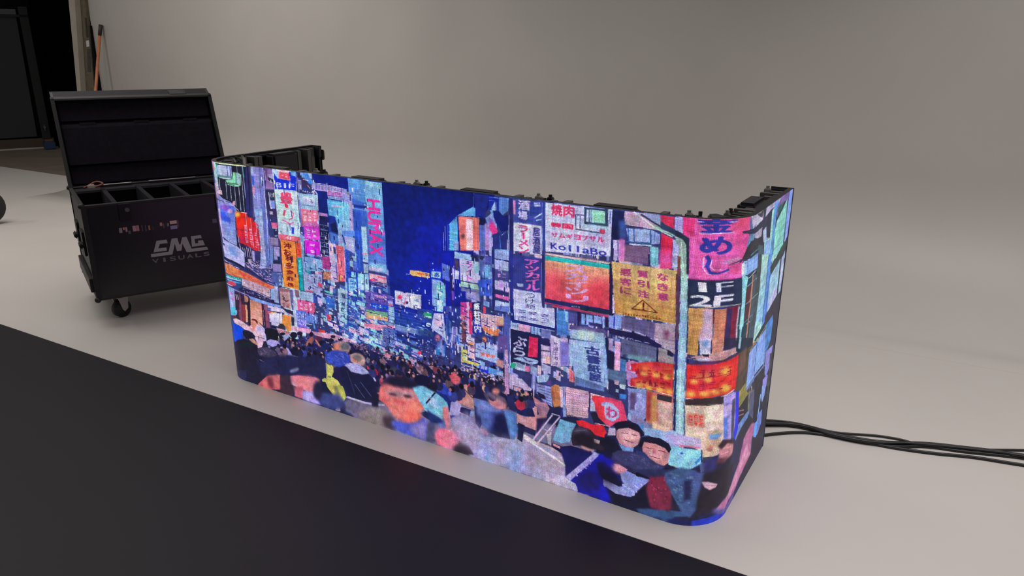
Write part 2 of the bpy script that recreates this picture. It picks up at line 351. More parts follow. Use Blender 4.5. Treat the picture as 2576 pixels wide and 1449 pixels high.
PIC = '''P 54,59,114 0 644 1040 725 1047 783 1051 839 1055 894 1059 948 1062 1000 1066 1052 1069 1103 1073 1153 1076 1202 1079 1251 1083 1298 1086 1345 1089 1390 1092 1435 1095 1480 1098 1523 1101 1566 1104 1608 1107 1649 1110 1690 1112 1730 1115 1769 1118 1808 1120 1846 1123 1883 1126 1920 1128 1956 1131 1992 1133 2027 1135 2062 1138 2096 1140 2130 1142 2163 1145 2196 1147 2228 1149 2260 1151 2291 1153 2322 1155 2352 1157 2382 1159 2412 1161 2441 1163 2470 1165 2498 1167 2526 1169 2553 1171 2581 1173 2607 1175 2634 1176 2660 1178 2686 1180 2711 1182 2736 1183 2761 1185 2785 1186 2809 1187 2832 1188 2856 1188 2881 1188 2909 1187 2943 1185 2999 1180 3111 1168 3233 1155 3367 1141 3502 1127 3502 1097 3502 1067 3502 1037 3502 1007 3502 977 3502 946 3502 915 3502 884 3502 853 3502 822 3502 790 3502 758 3502 726 3502 694 3502 661 3502 629 3502 596 3502 563 3502 530 3502 496 3502 462 3502 428 3502 394 3502 360 3502 325 3502 290 3502 255 3502 219 3502 184 3502 148 3502 112 3502 75 3502 39 3502 2 3502 -35 3502 -73 3502 -110 3502 -148 3502 -186 3502 -225 3502 -263 3502 -302 3502 -342 3502 -351 3502 -361 3502 -370 3502 -379 3502 -388 3381 -315 3221 -216 3078 -126 2967 -59 2920 -38 2885 -29 2855 -26 2827 -27 2799 -31 2771 -39 2742 -50 2712 -62 2682 -74 2651 -85 2620 -98 2588 -110 2556 -122 2523 -135 2490 -148 2456 -161 2422 -174 2387 -188 2351 -202 2315 -216 2278 -230 2241 -244 2203 -259 2164 -274 2124 -289 2084 -305 2044 -321 2002 -337 1960 -353 1916 -370 1872 -387 1828 -404 1782 -422 1735 -440 1688 -458 1640 -477 1590 -496 1540 -515 1489 -535 1436 -555 1383 -576 1328 -597 1272 -619 1216 -641 1157 -663 1098 -686 1037 -710 975 -734 912 -758 847 -784 780 -809 707 -840 644 -870 644 -858 644 -846 644 -834 644 -822 644 -809 644 -760 644 -711 644 -662 644 -614 644 -566 644 -518 644 -471 644 -424 644 -377 644 -331 644 -285 644 -239 644 -194 644 -149 644 -104 644 -59 644 -15 644 29 644 73 644 116 644 159 644 202 644 245 644 287 644 329 644 370 644 412 644 453 644 494 644 535 644 575 644 615 644 655 644 694 644 734 644 773 644 812 644 850 644 889 644 927 644 965 644 1002
P 52,52,72 0 2881 1134 2910 1140 2944 1146 3002 1148 3113 1143 3235 1137 3369 1132 3502 1127 3502 1097 3502 1067 3502 1037 3502 1007 3502 977 3502 946 3502 915 3502 884 3502 853 3502 822 3502 790 3502 758 3502 726 3502 694 3502 661 3502 629 3502 596 3502 563 3502 530 3502 496 3502 462 3502 428 3502 394 3502 360 3502 325 3502 290 3502 255 3502 219 3502 184 3502 148 3502 112 3502 75 3502 39 3502 2 3502 -35 3502 -73 3502 -110 3502 -148 3502 -186 3502 -225 3502 -263 3502 -302 3502 -342 3502 -352 3502 -361 3502 -371 3502 -380 3502 -390 3353 -298 3192 -197 3176 -150 3160 -104 3144 -59 3128 -15 3113 29 3098 71 3084 113 3070 154 3056 194 3042 233 3029 271 3015 309 3003 346 2992 382 2983 416 2975 448 2969 480 2963 512 2957 543 2952 573 2948 603 2943 632 2939 661 2935 690 2931 718 2927 746 2923 774 2920 801 2916 828 2913 855 2910 882 2907 908 2904 934 2901 960 2898 985 2895 1011 2892 1036 2889 1061 2887 1085 2884 1110
P 32,35,74 0 644 181 644 176 644 172 694 186 772 207 838 222 902 238 965 253 1027 268 1087 283 1146 297 1667 324 2202 356 2509 260 2541 263 2572 265 2603 268 2633 271 2663 273 2693 276 2722 278 2751 281 2779 282 2806 290 2833 295 2862 297 2892 296 2928 290 2981 273 3103 216 3246 149 3407 75 3502 34 3502 44 3502 54 3502 63 3502 25 3502 -13 3502 -52 3502 -91 3502 -130 3502 -169 3502 -209 3502 -249 3502 -289 3502 -330 3502 -371 3502 -412 3502 -453 3502 -463 3502 -474 3502 -484 3502 -494 3502 -503 3365 -414 3207 -309 3065 -215 2961 -149 2916 -129 2881 -120 2851 -117 2823 -118 2795 -124 2767 -133 2738 -145 2708 -157 2677 -170 2646 -182 2615 -195 2583 -208 2550 -222 2517 -235 2484 -249 2450 -263 2415 -277 2380 -292 2344 -307 2307 -322 2270 -337 2232 -352 2194 -368 2155 -384 2115 -401 2075 -417 2033 -434 1991 -451 1949 -469 1905 -487 1861 -505 1815 -524 1769 -543 1722 -562 1674 -582 1625 -602 1576 -622 1525 -643 1473 -664 1420 -686 1366 -708 1310 -731 1254 -754 1196 -778 1138 -802 1077 -827 1016 -852 953 -878 889 -904 823 -931 755 -959 644 -1021 644 -1009 644 -996 644 -983 644 -970 644 -957 644 -944 644 -893 644 -843 644 -793 644 -743 644 -694 644 -645 644 -596 644 -548 644 -500 644 -453 644 -405 644 -358 644 -312 644 -266 644 -220 644 -174 644 -128 644 -83 644 -39 644 6 644 50 644 94 644 137
N 95,143,208,79,102,192,143,180,224,122,159,224,201,180,232,58,74,168,224,200,240,43,63,156,159,208,232 420 29.6 35.5 1 1208 988 1678 986 1639 351 1102 324
N 143,208,234,95,143,216,185,180,234,63,95,192,224,168,208,127,208,216,208,216,244,47,72,168 300 44.6 16.5 2 1399 568 1794 573 1782 302 1380 363
N 127,159,224,90,102,184,169,164,224,59,70,150,207,196,238,45,52,120,143,184,234 260 23.3 43.6 3 1929 886 2184 877 2202 326 1842 396
N 127,136,200,64,72,124,168,168,220,200,176,216,44,48,96,128,152,192,216,184,200,92,92,144 420 29.8 31.4 5 2177 915 2769 894 2804 437 2178 396
N 200,200,236,28,32,72,176,160,200 260 4.1 39.3 6 2177 915 2769 894 2804 437 2178 396
S 14,30,112 15,32,144 1281 1010 2124 1014 1940 688 1658 658
P 15,32,136 0 1281 1007 1479 1004 1464 830 1339 815
S 13,26,104 18,34,142 1629 1007 2064 1001 1992 594 1650 531
P 18,36,144 30 1662 735 1925 758 1916 443 1642 401
P 20,32,176 45 1808 900 1996 907 1954 573 1757 566
P 30,32,54 0 685 1005 761 1006 822 1004 881 1003 939 1002 936 961 933 919 931 877 928 834 925 791 870 785 813 778 754 771 673 759 676 801 678 843 680 884 682 925 684 965
S 143,220,204 192,168,216 680 1004 718 1003 713 864 685 861
P 232,128,144 0 671 1001 676 963 696 966 693 1004
P 208,144,156 0 671 906 678 844 692 846 687 908
P 230,232,192 0 708 1003 773 1002 843 1000 916 1002 903 996 832 995 764 994 714 997
P 28,34,48 0 710 996 772 994 810 992 807 989 763 990 712 992
P 184,192,234 0 728 990 815 991 812 944 722 946
P 143,200,232 0 719 991 729 990 725 946 716 949
P 95,104,180 0 784 990 783 947 789 948 790 991
P 74,82,150 0 804 988 802 945 808 946 809 989
P 95,143,150 0 712 949 813 947 816 937 775 939 720 939
P 200,216,232 0 722 939 801 939 811 936 779 933 732 935
P 136,220,174 0 821 967 852 967 871 957 862 915 838 911 781 915 768 929 805 933 814 940
P 160,184,200 0 841 963 871 955 859 917 835 918
P 74,124,108 0 836 967 832 920 837 921 841 968
P 63,106,92 0 779 916 843 916 844 920 781 920
P 168,224,192 0 778 911 817 907 819 910 780 914
P 168,224,192 0 815 907 852 910 853 914 815 910
P 138,154,176 0 848 967 871 957 873 960 850 969
P 180,184,212 0 724 931 722 882 726 883 728 932
P 180,184,212 0 767 925 765 886 763 848 766 848 768 887 770 925
P 180,184,212 0 793 908 790 843 793 844 796 908
P 180,184,212 0 819 909 818 865 817 822 820 822 821 866 822 909
P 180,184,212 0 846 908 845 858 843 807 847 808 848 858 849 908
P 180,184,212 0 871 949 869 902 867 854 865 806 868 806 870 855 872 902 874 950
P 180,184,212 0 848 996 847 968 850 969 851 996
P 95,154,180 0 881 995 882 948 889 949 888 996
P 143,144,208 0 882 947 881 905 881 863 887 864 887 906 887 948
P 46,47,110 0 905 995 934 1002 932 960 930 919 929 876 927 834 925 791 874 785 880 828 886 870 893 913 899 954
P 32,32,60 0 912 997 910 957 909 916 917 917 918 958 919 998
P 32,32,60 0 909 920 903 866 897 812 905 813 911 867 917 920
P 87,80,106 0 927 1002 927 963 927 923 926 884 934 885 934 925 935 964 935 1003
P 87,80,106 0 927 887 923 838 919 789 927 790 930 839 934 888
P 200,160,188 0 704 883 736 883 735 863 709 864
P 138,136,216 0 696 869 737 848 784 838 808 825 820 805 805 777 673 759 679 801 684 842
P 38,36,74 0 682 838 735 835 737 837 685 840
P 38,36,74 0 734 835 778 835 779 837 735 837
P 200,192,232 0 733 838 802 821 804 824 736 840
P 200,192,232 0 800 822 830 805 833 807 803 824
P 216,160,200 0 800 842 816 847 813 827 792 827
S 85,96,216 90,122,224 708 814 802 821 805 777 698 764
P 154,88,216 2 765 810 761 802 751 796 738 793 725 793 715 797 712 804 719 812 730 818 743 822 755 821 763 817
P 232,176,216 0 781 796 779 792 772 788 764 786 756 787 750 789 749 792 752 796 758 799 766 801 774 801 780 799
P 143,143,220 0 935 1002 983 1001 969 796 928 791 929 834 931 877 932 919 934 961
P 63,88,200 0 934 964 949 960 946 923 934 924
P 216,144,192 0 933 917 950 915 943 887 931 890
P 168,184,234 0 936 1002 953 1002 948 969 932 971
P 204,212,248 0 932 887 942 869 947 870 937 888
P 111,120,200 0 983 1001 1005 1001 994 799 970 796
P 208,228,250 0 992 962 992 933 997 934 998 963
P 176,168,236 0 1006 1003 1000 892 1006 893 1011 1003
P 176,168,236 0 1000 894 999 798 1004 799 1006 895
P 90,72,128 0 1014 1001 1038 999 1026 952 1012 951
P 192,160,216 0 1016 990 1017 951 1019 951 1019 990
P 138,106,168 0 1036 999 1069 997 1060 917 1011 914
P 168,160,216 0 1037 978 1066 979 1066 959 1040 960
P 44,36,68 0 1033 966 1065 956 1064 946 1034 953
P 42,47,80 0 1014 911 1062 914 1049 807 1012 802
P 122,140,224 0 1029 871 1058 872 1058 835 1029 833
G 184,208,244 1 3 11 2.0 1034 905 1061 907 1057 882 1033 879
P 184,168,224 0 1026 903 1030 829 1036 830 1031 904
P 136,144,184 0 1023 828 1045 828 1042 806 1022 805
P 80,80,60 0 1061 909 1056 804 1066 805 1071 910
P 176,176,228 0 683 796 811 812 806 772 802 731 798 690 793 648 697 671 693 713 688 755
S 90,112,224 152,168,220 704 800 808 812 794 652 697 673
P 60,88,224 2 701 788 735 789 750 770 771 767 768 748 727 749 703 752
P 140,88,216 2 778 807 774 803 765 799 752 797 740 796 731 798 728 801 733 805 742 809 755 811 767 812 775 810
P 224,168,220 2 790 799 787 794 780 790 772 788 764 788 759 791 757 795 760 800 767 804 775 806 783 806 789 803
P 208,176,220 0 678 797 674 742 691 746 694 800
P 208,176,220 0 674 745 683 707 690 668 703 671 697 710 691 749
P 208,176,220 0 690 671 685 592 699 596 703 674
N 200,176,224,111,136,216,168,184,236,216,184,220,143,176,232 120 6.1 2.2 201 691 743 800 750 795 656 703 676
P 220,40,56 0 809 801 874 801 881 800 883 785 912 783 917 770 940 769 942 752 943 647 926 643 900 645 878 653 843 661 817 664 805 686 805 727 805 767
P 232,44,32 2 810 796 871 799 868 734 809 728
P 240,184,72 3 836 790 833 784 826 780 818 777 810 778 805 781 804 786 807 792 813 797 821 799 829 798 834 795
P 232,52,40 2 878 779 906 781 905 740 877 740
P 192,32,72 3 818 699 869 695 870 668 818 670
P 232,152,180 0 870 800 870 747 873 748 874 800
P 232,152,180 0 870 749 868 710 866 670 870 671 871 710 873 749
P 232,144,176 0 898 780 898 723 901 723 901 781
P 232,144,176 0 898 724 900 655 904 656 901 724
P 232,140,176 0 930 768 928 702 931 702 934 769
P 232,140,176 0 928 703 930 645 933 645 931 703
G 232,160,200 9 1 202 2.1 849 747 873 748 866 669 850 671
G 224,152,192 6 1 203 2.3 881 735 905 738 902 658 877 663
G 224,152,192 7 1 204 1.9 913 725 933 726 931 653 910 657
P 224,200,240 0 800 776 799 730 798 685 801 685 802 731 803 776
P 240,192,200 0 812 799 882 799 883 802 813 801
P 42,35,72 0 800 689 816 689 817 664 843 662 842 653 878 649 881 641 881 608 836 605 832 628 793 645
P 184,176,216 0 809 691 807 664 811 665 813 692
P 184,176,216 0 809 660 813 634 817 635 813 661
P 184,176,216 0 825 646 829 632 833 633 829 647
P 184,176,216 0 840 644 840 607 844 607 843 645
P 184,176,216 0 853 652 855 607 859 608 856 652
P 184,176,216 0 862 647 869 605 873 606 866 648
P 184,176,216 0 875 653 880 607 883 608 879 654
P 40,36,76 0 802 776 795 702 800 703 807 777
P 40,36,76 0 795 704 796 648 801 649 800 705
P 44,44,88 0 695 670 740 655 745 659 703 675
P 44,44,88 0 738 656 793 644 796 648 741 660
P 44,44,88 0 789 645 802 640 807 644 794 649
P 176,160,220 0 887 641 902 640 901 598 885 596
P 60,52,136 0 904 638 915 638 914 598 901 598
S 168,184,236 136,168,220 690 666 793 646 837 622 827 561
P 176,180,236 0 690 666 746 657 793 645 832 625 832 592 829 558 795 564 738 578 688 584 689 625
P 111,152,224 4 733 644 780 636 785 599 737 604
N 127,168,232,200,192,240,208,168,216,95,136,224 90 7.2 2.7 205 697 641 826 620 827 565 699 588
P 192,176,236 0 683 640 687 585 702 589 699 644
P 32,32,76 0 704 643 705 638 701 635 694 635 689 638 688 642 693 646 699 646
P 30,30,56 0 663 572 742 568 749 576 685 584
P 30,30,56 0 736 569 794 557 801 566 743 578
P 30,30,56 0 788 559 819 550 827 558 796 567
P 176,176,224 0 677 565 734 559 737 561 683 569
P 176,176,224 0 733 559 779 549 781 551 735 562
P 44,44,80 0 678 556 733 551 736 554 686 560
P 44,44,80 0 731 551 766 546 768 550 733 555
P 44,40,72 0 836 603 881 606 882 581 866 575 832 577
P 192,184,224 0 853 597 878 602 876 576 861 578
N 184,152,200,64,48,92,216,176,208,140,128,192 60 13.3 3.0 206 836 585 927 602 927 568 831 555
P 152,164,224 0 923 772 979 830 1007 833 989 577 924 567 945 648 946 757
S 143,176,232 200,176,216 947 770 979 830 989 577 945 644
S 143,176,232 160,176,224 933 825 979 830 981 775 932 770
P 96,112,192 0 979 834 970 703 991 707 999 837
P 96,112,192 0 971 711 969 569 989 574 991 715
P 200,200,244 0 1000 833 1002 711 1006 712 1004 834
P 200,200,244 0 1002 713 998 578 1002 579 1006 713
P 80,88,176 0 1012 835 1000 735 1005 736 1017 835
P 80,88,176 0 1000 737 994 577 1000 578 1005 738
N 208,192,236,128,152,216,176,160,220 80 5.1 5.4 207 941 826 977 830 979 576 927 568
P 48,72,184 0 1008 795 1012 753 1018 755 1014 796
P 56,48,92 0 1012 834 1066 840 1063 804 1012 800
P 160,168,208 0 1022 825 1042 825 1040 813 1023 811
S 224,120,72 224,84,76 679 554 1004 499 995 489 679 507
P 232,136,88 0 679 554 726 556 763 545 842 533 917 514 1004 499 982 483 888 496 800 506 747 513 676 508
P 224,88,76 3 767 538 841 528 917 512 999 496 977 485 889 500 801 514
N 240,152,104,200,72,72,232,120,80,232,160,136 140 16.3 1.5 211 686 541 992 499 982 484 686 510
P 200,168,192 0 799 504 888 496 979 482 974 446 908 455 853 462 796 470
N 216,168,176,224,192,208,176,144,192,200,120,112,140,88,120 90 8.1 5.0 212 802 501 979 484 974 446 796 470
S 24,152,152 40,88,168 674 503 795 504 792 462 690 473
T 140,224,216 0 1 bakhavala 683 501 794 501 792 490 684 490
P 32,80,160 0 671 479 791 481 795 487 681 488
P 112,184,216 0 678 476 787 475 790 480 686 482
P 216,68,96 1 756 465 749 461 736 458 719 457 701 458 686 460 685 466 699 472 717 477 734 478 747 475 755 471
P 36,68,124 2 759 475 795 477 792 460 759 456
P 224,200,228 0 665 454 728 454 731 458 675 459
P 200,192,236 0 671 486 794 487 796 490 677 491
P 38,36,76 0 798 463 846 459 907 451 973 441 1032 425 1030 412 955 422 877 425 804 433 769 450
P 156,144,216 0 725 441 788 432 791 436 729 445
P 156,144,216 0 785 432 830 428 833 432 788 437
P 124,152,224 0 830 430 903 424 980 420 1033 420 1030 410 953 407 875 408 834 418
P 192,176,224 0 799 462 869 456 871 459 800 464
P 192,176,224 0 867 457 945 443 947 446 869 459
P 192,176,224 0 944 444 983 437 985 440 945 446
N 108,100,176,184,168,220,76,68,136 60 10.8 2.3 213 802 456 983 439 981 423 805 441
S 152,184,236 168,168,232 687 449 738 445 735 318 675 307
P 200,128,208 2 727 420 721 413 707 408 691 406 684 410 695 418 711 424 723 424
P 208,128,200 2 735 398 732 392 727 386 720 383 713 383 708 386 707 392 711 399 717 405 725 408 731 407 735 404
P 72,184,216 1 691 349 740 360 736 320 683 309
P 58,40,64 0 740 434 839 420 833 363 826 305 726 285 731 335 736 385
P 216,184,216 0 745 420 747 396 751 396 749 421
P 216,184,216 0 756 420 758 396 762 397 760 421
P 124,72,104 0 772 439 778 402 774 348 770 294 747 289 756 340 764 390
P 56,36,72 0 781 425 803 425 797 394 778 394
P 200,136,120 0 803 429 828 419 825 395 801 396
P 152,52,60 0 779 379 801 381 795 303 773 295 776 344
P 220,160,136 0 801 381 814 382 808 302 794 299
P 44,32,52 0 816 393 839 417 831 361 824 305 808 302 812 348
P 216,140,124 0 838 413 911 407 904 320 826 305 832 359
P 58,32,56 0 912 409 924 407 922 324 906 321
P 140,80,112 0 925 409 945 409 944 328 922 324
P 216,200,228 0 950 407 1029 406 1056 404 1042 390 949 384
P 92,92,192 1 971 394 967 389 957 385 948 385 945 389 949 394 959 397 968 397
P 232,168,104 0 949 380 1006 383 994 370 952 366
P 224,92,112 0 949 378 967 380 963 368 950 367
P 208,200,236 0 955 370 1018 382 1015 342 952 330
G 140,128,176 3 2 214 1.6 967 363 1014 372 1010 341 963 332
P 44,36,64 0 1055 415 1109 408 1106 390 1065 393
P 184,152,184 0 1024 391 1077 387 1080 392 1027 396
P 184,152,184 0 1073 387 1108 382 1112 387 1077 392
N 192,168,220,140,128,196,216,168,200,76,60,120,168,176,228 220 9.4 2.6 215 833 576 1011 603 1002 519 944 520
P 32,32,76 0 826 552 869 541 872 545 829 556
P 32,32,76 0 867 542 919 527 922 530 870 545
P 32,32,76 0 917 528 947 513 951 517 920 531
P 208,184,220 0 835 569 878 550 919 532 921 533 879 552 837 571
P 48,44,96 0 700 557 759 551 763 556 706 563
P 48,44,96 0 756 552 828 543 831 548 759 557
P 48,44,96 0 824 544 893 528 897 532 828 549
P 48,44,96 0 890 529 951 515 954 520 894 533
P 184,176,232 0 718 556 790 544 792 547 720 558
P 140,152,224 0 961 511 1018 504 1019 506 963 514
P 140,152,224 0 1016 504 1057 501 1059 504 1017 507
P 143,180,236 0 982 486 1027 499 1020 432 978 441
P 60,60,140 0 977 482 975 444 978 444 981 483
P 136,160,224 0 1000 558 1061 568 1058 512 1018 507
P 36,56,124 0 1013 560 1026 562 1022 519 1009 518
G 184,204,244 3 1 216 2.5 1035 562 1060 564 1056 513 1029 512
P 184,212,236 0 1050 563 1158 571 1172 309 1191 48 1044 58 1053 469
P 169,207,230 0 1062 999 1196 1001 1192 928 1192 781 1065 766 1064 916
P 28,48,216 0 1071 995 1196 997 1188 925 1067 921
P 111,168,234 0 1167 1000 1196 1000 1194 981 1167 984
P 168,200,238 0 1064 1000 1095 999 1094 961 1077 976
P 240,200,220 0 1097 1001 1156 1002 1162 962 1095 965
P 226,80,110 0 1102 991 1159 991 1159 965 1098 966
G 244,184,200 1 2 12 1.7 1107 987 1154 987 1152 971 1105 972
T 216,232,252 0 0 B1F 1077 949 1183 951 1181 930 1074 928
P 192,220,236 0 1065 916 1202 919 1197 782 1065 766
T 224,74,120 0 1 豊 1090 913 1168 917 1162 869 1088 863
P 224,72,122 0 1091 885 1105 867 1113 871 1098 889
P 224,72,122 0 1105 867 1147 868 1149 874 1106 873
P 224,72,122 0 1147 868 1164 886 1157 888 1141 870
P 224,72,122 0 1164 886 1156 898 1149 894 1156 882
P 224,44,80 0 1134 862 1136 858 1135 853 1131 850 1126 849 1120 850 1116 854 1114 858 1115 863 1119 866 1124 867 1130 865
P 216,72,120 0 1108 840 1099 816 1110 815 1120 840
P 220,80,128 0 1141 838 1161 829 1165 832 1144 841
P 220,80,128 0 1159 832 1151 811 1157 811 1165 832
P 220,80,128 0 1155 814 1132 804 1134 800 1157 811
P 216,104,160 0 1092 795 1137 783 1141 788 1096 800
P 216,104,160 0 1136 783 1160 792 1158 797 1134 788
P 127,144,200 0 1079 858 1111 858 1112 859 1080 860
P 116,104,200 0 1198 994 1201 929 1197 782 1206 783 1208 929 1205 993
P 44,44,120 0 1193 928 1193 797 1196 798 1196 929
P 38,40,76 0 1203 998 1219 998 1225 974 1202 976
P 120,144,216 0 1219 999 1237 999 1238 988 1218 988
P 76,136,224 0 1237 999 1261 1000 1280 973 1290 963 1268 957 1251 970
P 184,200,240 0 1261 1000 1281 1000 1281 978 1270 981
P 60,48,96 0 1203 979 1239 979 1255 963 1267 954 1266 941 1221 943 1224 969
P 138,136,196 0 1204 969 1222 969 1222 931 1204 932
P 224,192,220 0 1232 972 1261 969 1262 973 1233 975
P 192,144,184 0 1252 953 1265 940 1268 942 1255 954
P 164,154,216 0 1279 965 1338 962 1440 958 1460 953 1459 944 1357 939 1292 937 1276 950
P 216,184,232 0 1289 965 1365 962 1365 964 1290 967
P 216,184,232 0 1363 962 1436 956 1437 958 1364 964
P 224,176,224 0 1286 935 1363 938 1363 941 1286 938
P 224,176,224 0 1360 938 1464 942 1465 944 1361 941
P 216,220,244 0 1358 972 1358 959 1361 959 1361 972
G 106,90,168 2 10 21 1.3 1294 958 1456 953 1455 945 1292 941
P 58,56,112 0 1203 919 1274 924 1275 928 1203 923
P 58,56,112 0 1270 924 1294 918 1297 922 1273 928
G 200,208,240 1 6 22 1.4 1222 931 1293 928 1292 921 1221 924
P 156,196,226 0 1200 916 1301 919 1298 858 1206 856
P 184,204,232 0 1221 908 1289 912 1287 876 1220 874
G 184,144,208 2 4 23 1.4 1234 900 1283 901 1282 885 1232 883
P 80,96,156 0 1216 871 1289 872 1290 874 1217 873
P 216,184,224 0 1285 935 1302 921 1306 923 1288 937
P 216,184,224 0 1301 923 1299 857 1303 858 1305 924
P 18,36,124 0 1292 937 1355 937 1353 851 1304 852 1306 924
P 224,120,152 0 1206 856 1298 858 1300 795 1204 783
G 244,200,220 4 3 24 2.3 1212 848 1293 852 1296 799 1209 788
P 184,128,204 0 1304 852 1350 851 1351 840 1305 839
P 28,32,88 0 1305 839 1351 838 1352 801 1303 795
P 95,168,224 0 1354 909 1470 905 1462 815 1356 802
P 192,120,196 0 1357 937 1471 942 1472 924 1356 923
P 143,160,220 0 1358 922 1472 921 1471 908 1359 912
P 184,192,240 0 1394 935 1395 915 1397 916 1396 935
N 200,168,220,95,104,192,159,184,234,106,80,168 40 4.3 1.6 25 1359 931 1473 933 1471 908 1359 915
S 111,200,228 95,168,224 1375 901 1470 905 1462 815 1400 807
P 200,184,232 0 1375 881 1471 888 1472 894 1376 887
P 28,44,144 0 1354 845 1387 845 1400 807 1354 801
P 200,168,184 0 1025 778 1062 782 1059 756 1029 754
P 224,80,140 0 1025 778 1061 782 1059 759 1032 758
T 244,192,216 0 0 三 1032 775 1054 778 1055 764 1033 761
P 42,44,88 0 1036 753 1063 755 1061 718 1034 716
G 184,192,232 2 1 31 1.9 1040 752 1062 754 1059 722 1036 719
P 138,124,168 0 1011 714 1058 718 1056 683 1007 681
P 112,136,200 0 1006 678 1023 678 1012 601 995 598
P 164,154,212 0 1026 677 1060 680 1055 625 1020 620
P 32,38,78 0 1042 637 1057 638 1055 621 1043 621
P 38,40,76 0 1012 613 1057 618 1056 609 1013 603
P 136,128,184 0 1007 600 1060 606 1058 572 1008 566
P 80,96,168 0 997 561 1058 569 1057 527 996 517
G 192,208,244 2 1 32 2.3 1030 564 1057 567 1054 527 1026 522
P 192,216,238 0 1067 783 1191 787 1190 737 1063 736
P 44,60,200 0 1142 773 1159 773 1154 746 1141 746
P 154,136,200 0 1093 785 1151 781 1152 784 1094 787
P 228,100,124 0 1063 736 1190 737 1187 717 1063 713
T 244,216,228 0 0 4F 1096 732 1156 732 1152 720 1097 718
P 236,140,68 0 1068 714 1160 716 1159 544 1064 529
P 140,48,72 0 1066 713 1161 714 1162 716 1067 715
P 74,36,64 0 1067 706 1061 554 1065 555 1071 707
P 74,36,64 0 1061 555 1065 528 1069 529 1065 556
T 124,32,38 0 1 沖 1083 706 1133 704 1135 678 1084 678
T 124,32,38 0 1 お 1080 677 1130 676 1131 650 1081 650
T 124,32,38 0 1 利 1086 654 1136 653 1138 625 1087 624
T 124,32,38 0 1 多 1087 623 1137 621 1138 592 1087 591
T 124,32,38 0 1 幸 1085 591 1136 590 1137 565 1086 564
T 124,32,38 0 1 楽 1081 563 1132 563 1134 537 1083 535
P 232,80,60 0 1161 713 1189 715 1186 653 1157 650
G 140,32,48 3 1 33 1.9 1165 710 1184 711 1182 656 1160 653
P 42,28,44 0 1158 715 1155 622 1158 622 1161 715
P 42,28,44 0 1155 623 1155 543 1157 544 1158 623
S 24,152,152 16,176,200 1160 649 1187 652 1183 548 1156 544
G 144,232,232 5 1 34 1.9 1164 644 1183 646 1179 574 1159 571
P 28,60,92 0 1186 652 1182 547 1184 548 1188 652
P 128,144,200 0 1190 717 1201 716 1200 551 1184 548
P 127,159,208 0 1188 747 1207 746 1202 647 1188 648
P 208,112,192 0 1211 800 1300 810 1300 794 1212 788
P 208,64,200 0 1212 788 1300 793 1299 740 1212 735
G 232,208,234 2 2 35 2.7 1222 783 1288 784 1285 739 1219 736
P 112,88,152 0 1206 733 1299 737 1300 739 1207 735
P 212,36,216 0 1212 731 1297 734 1293 677 1210 675
G 216,216,234 2 1 36 2.7 1234 724 1273 724 1269 675 1233 675
P 200,160,224 0 1203 670 1297 671 1298 674 1204 672
P 143,164,216 0 1196 660 1297 662 1298 627 1195 611
P 26,34,82 0 1302 811 1349 816 1342 682 1299 681
P 176,184,224 0 1303 804 1350 804 1351 805 1303 805
P 176,184,224 0 1301 784 1348 784 1349 785 1301 785
P 176,184,224 0 1298 755 1345 756 1346 757 1298 757
P 176,184,224 0 1295 732 1343 732 1343 734 1296 733
P 176,184,224 0 1294 717 1341 717 1342 719 1294 718
P 176,184,224 0 1291 695 1339 695 1340 697 1292 696
P 176,184,224 0 1290 679 1338 680 1338 682 1290 681
G 168,184,228 5 3 37 1.4 1308 802 1343 803 1338 687 1302 687
P 168,168,228 0 1347 817 1346 742 1350 742 1351 817
P 168,168,228 0 1346 743 1342 680 1346 680 1350 744
P 36,56,168 0 1356 817 1397 822 1398 741 1352 742
P 79,122,216 0 1356 782 1397 774 1397 735 1356 736
P 24,31,80 0 1386 821 1399 793 1397 780 1363 786 1362 813
S 143,208,232 159,156,228 1402 823 1464 830 1457 749 1398 741
P 232,188,204 0 1350 741 1368 727 1367 694 1347 691
P 200,176,220 0 1347 691 1367 694 1378 581 1342 575
P 224,100,124 0 1382 731 1425 732 1421 592 1378 582
G 240,176,168 3 1 38 2.7 1392 724 1416 724 1414 611 1390 608
P 208,160,208 0 1380 731 1379 580 1382 581 1383 732
P 208,168,224 0 1424 734 1419 587 1422 587 1427 735
P 236,152,104 0 1418 605 1415 599 1407 593 1397 590 1387 590 1380 593 1378 599 1381 605 1389 611 1399 614 1409 614 1416 611
P 176,60,136 0 1301 675 1344 679 1343 625 1300 624
N 216,108,168,124,40,120,200,72,152 30 6.8 3.4 39 1301 675 1344 679 1343 625 1300 624
P 200,120,112 0 1301 616 1344 617 1341 583 1300 581
N 224,152,128,140,72,88,200,168,136 20 9.1 4.2 40 1301 616 1344 617 1341 583 1300 581
P 127,168,216 0 1205 657 1301 658 1296 610 1203 602
P 168,188,224 0 1246 650 1271 652 1269 629 1246 629
P 38,40,92 0 1205 662 1302 660 1303 662 1205 664
P 60,74,144 0 1229 620 1251 613 1228 609
P 56,168,184 0 1208 603 1229 604 1230 592 1207 590
P 224,132,176 0 1295 603 1290 596 1281 592 1272 593 1269 598 1273 605 1283 609 1292 608
P 176,192,234 0 1209 587 1292 587 1289 566 1205 552
G 104,120,184 2 5 41 1.5 1208 585 1289 586 1287 565 1205 553
P 42,72,192 0 1429 723 1455 723 1443 591 1425 588
N 143,184,234,28,44,144,80,120,216 24 4.4 3.3 42 1429 723 1455 723 1443 591 1425 588
P 76,92,160 0 1013 555 1063 563 1056 512 1021 506
G 184,200,240 3 1 51 2.9 1033 555 1058 559 1054 511 1031 509
P 168,180,228 0 1005 503 1028 503 1023 429 995 428
P 80,80,140 0 1021 497 1019 428 1021 428 1023 498
P 28,28,68 0 1029 504 1101 505 1102 508 1030 507
P 192,144,152 0 1033 500 1100 503 1093 415 1034 420
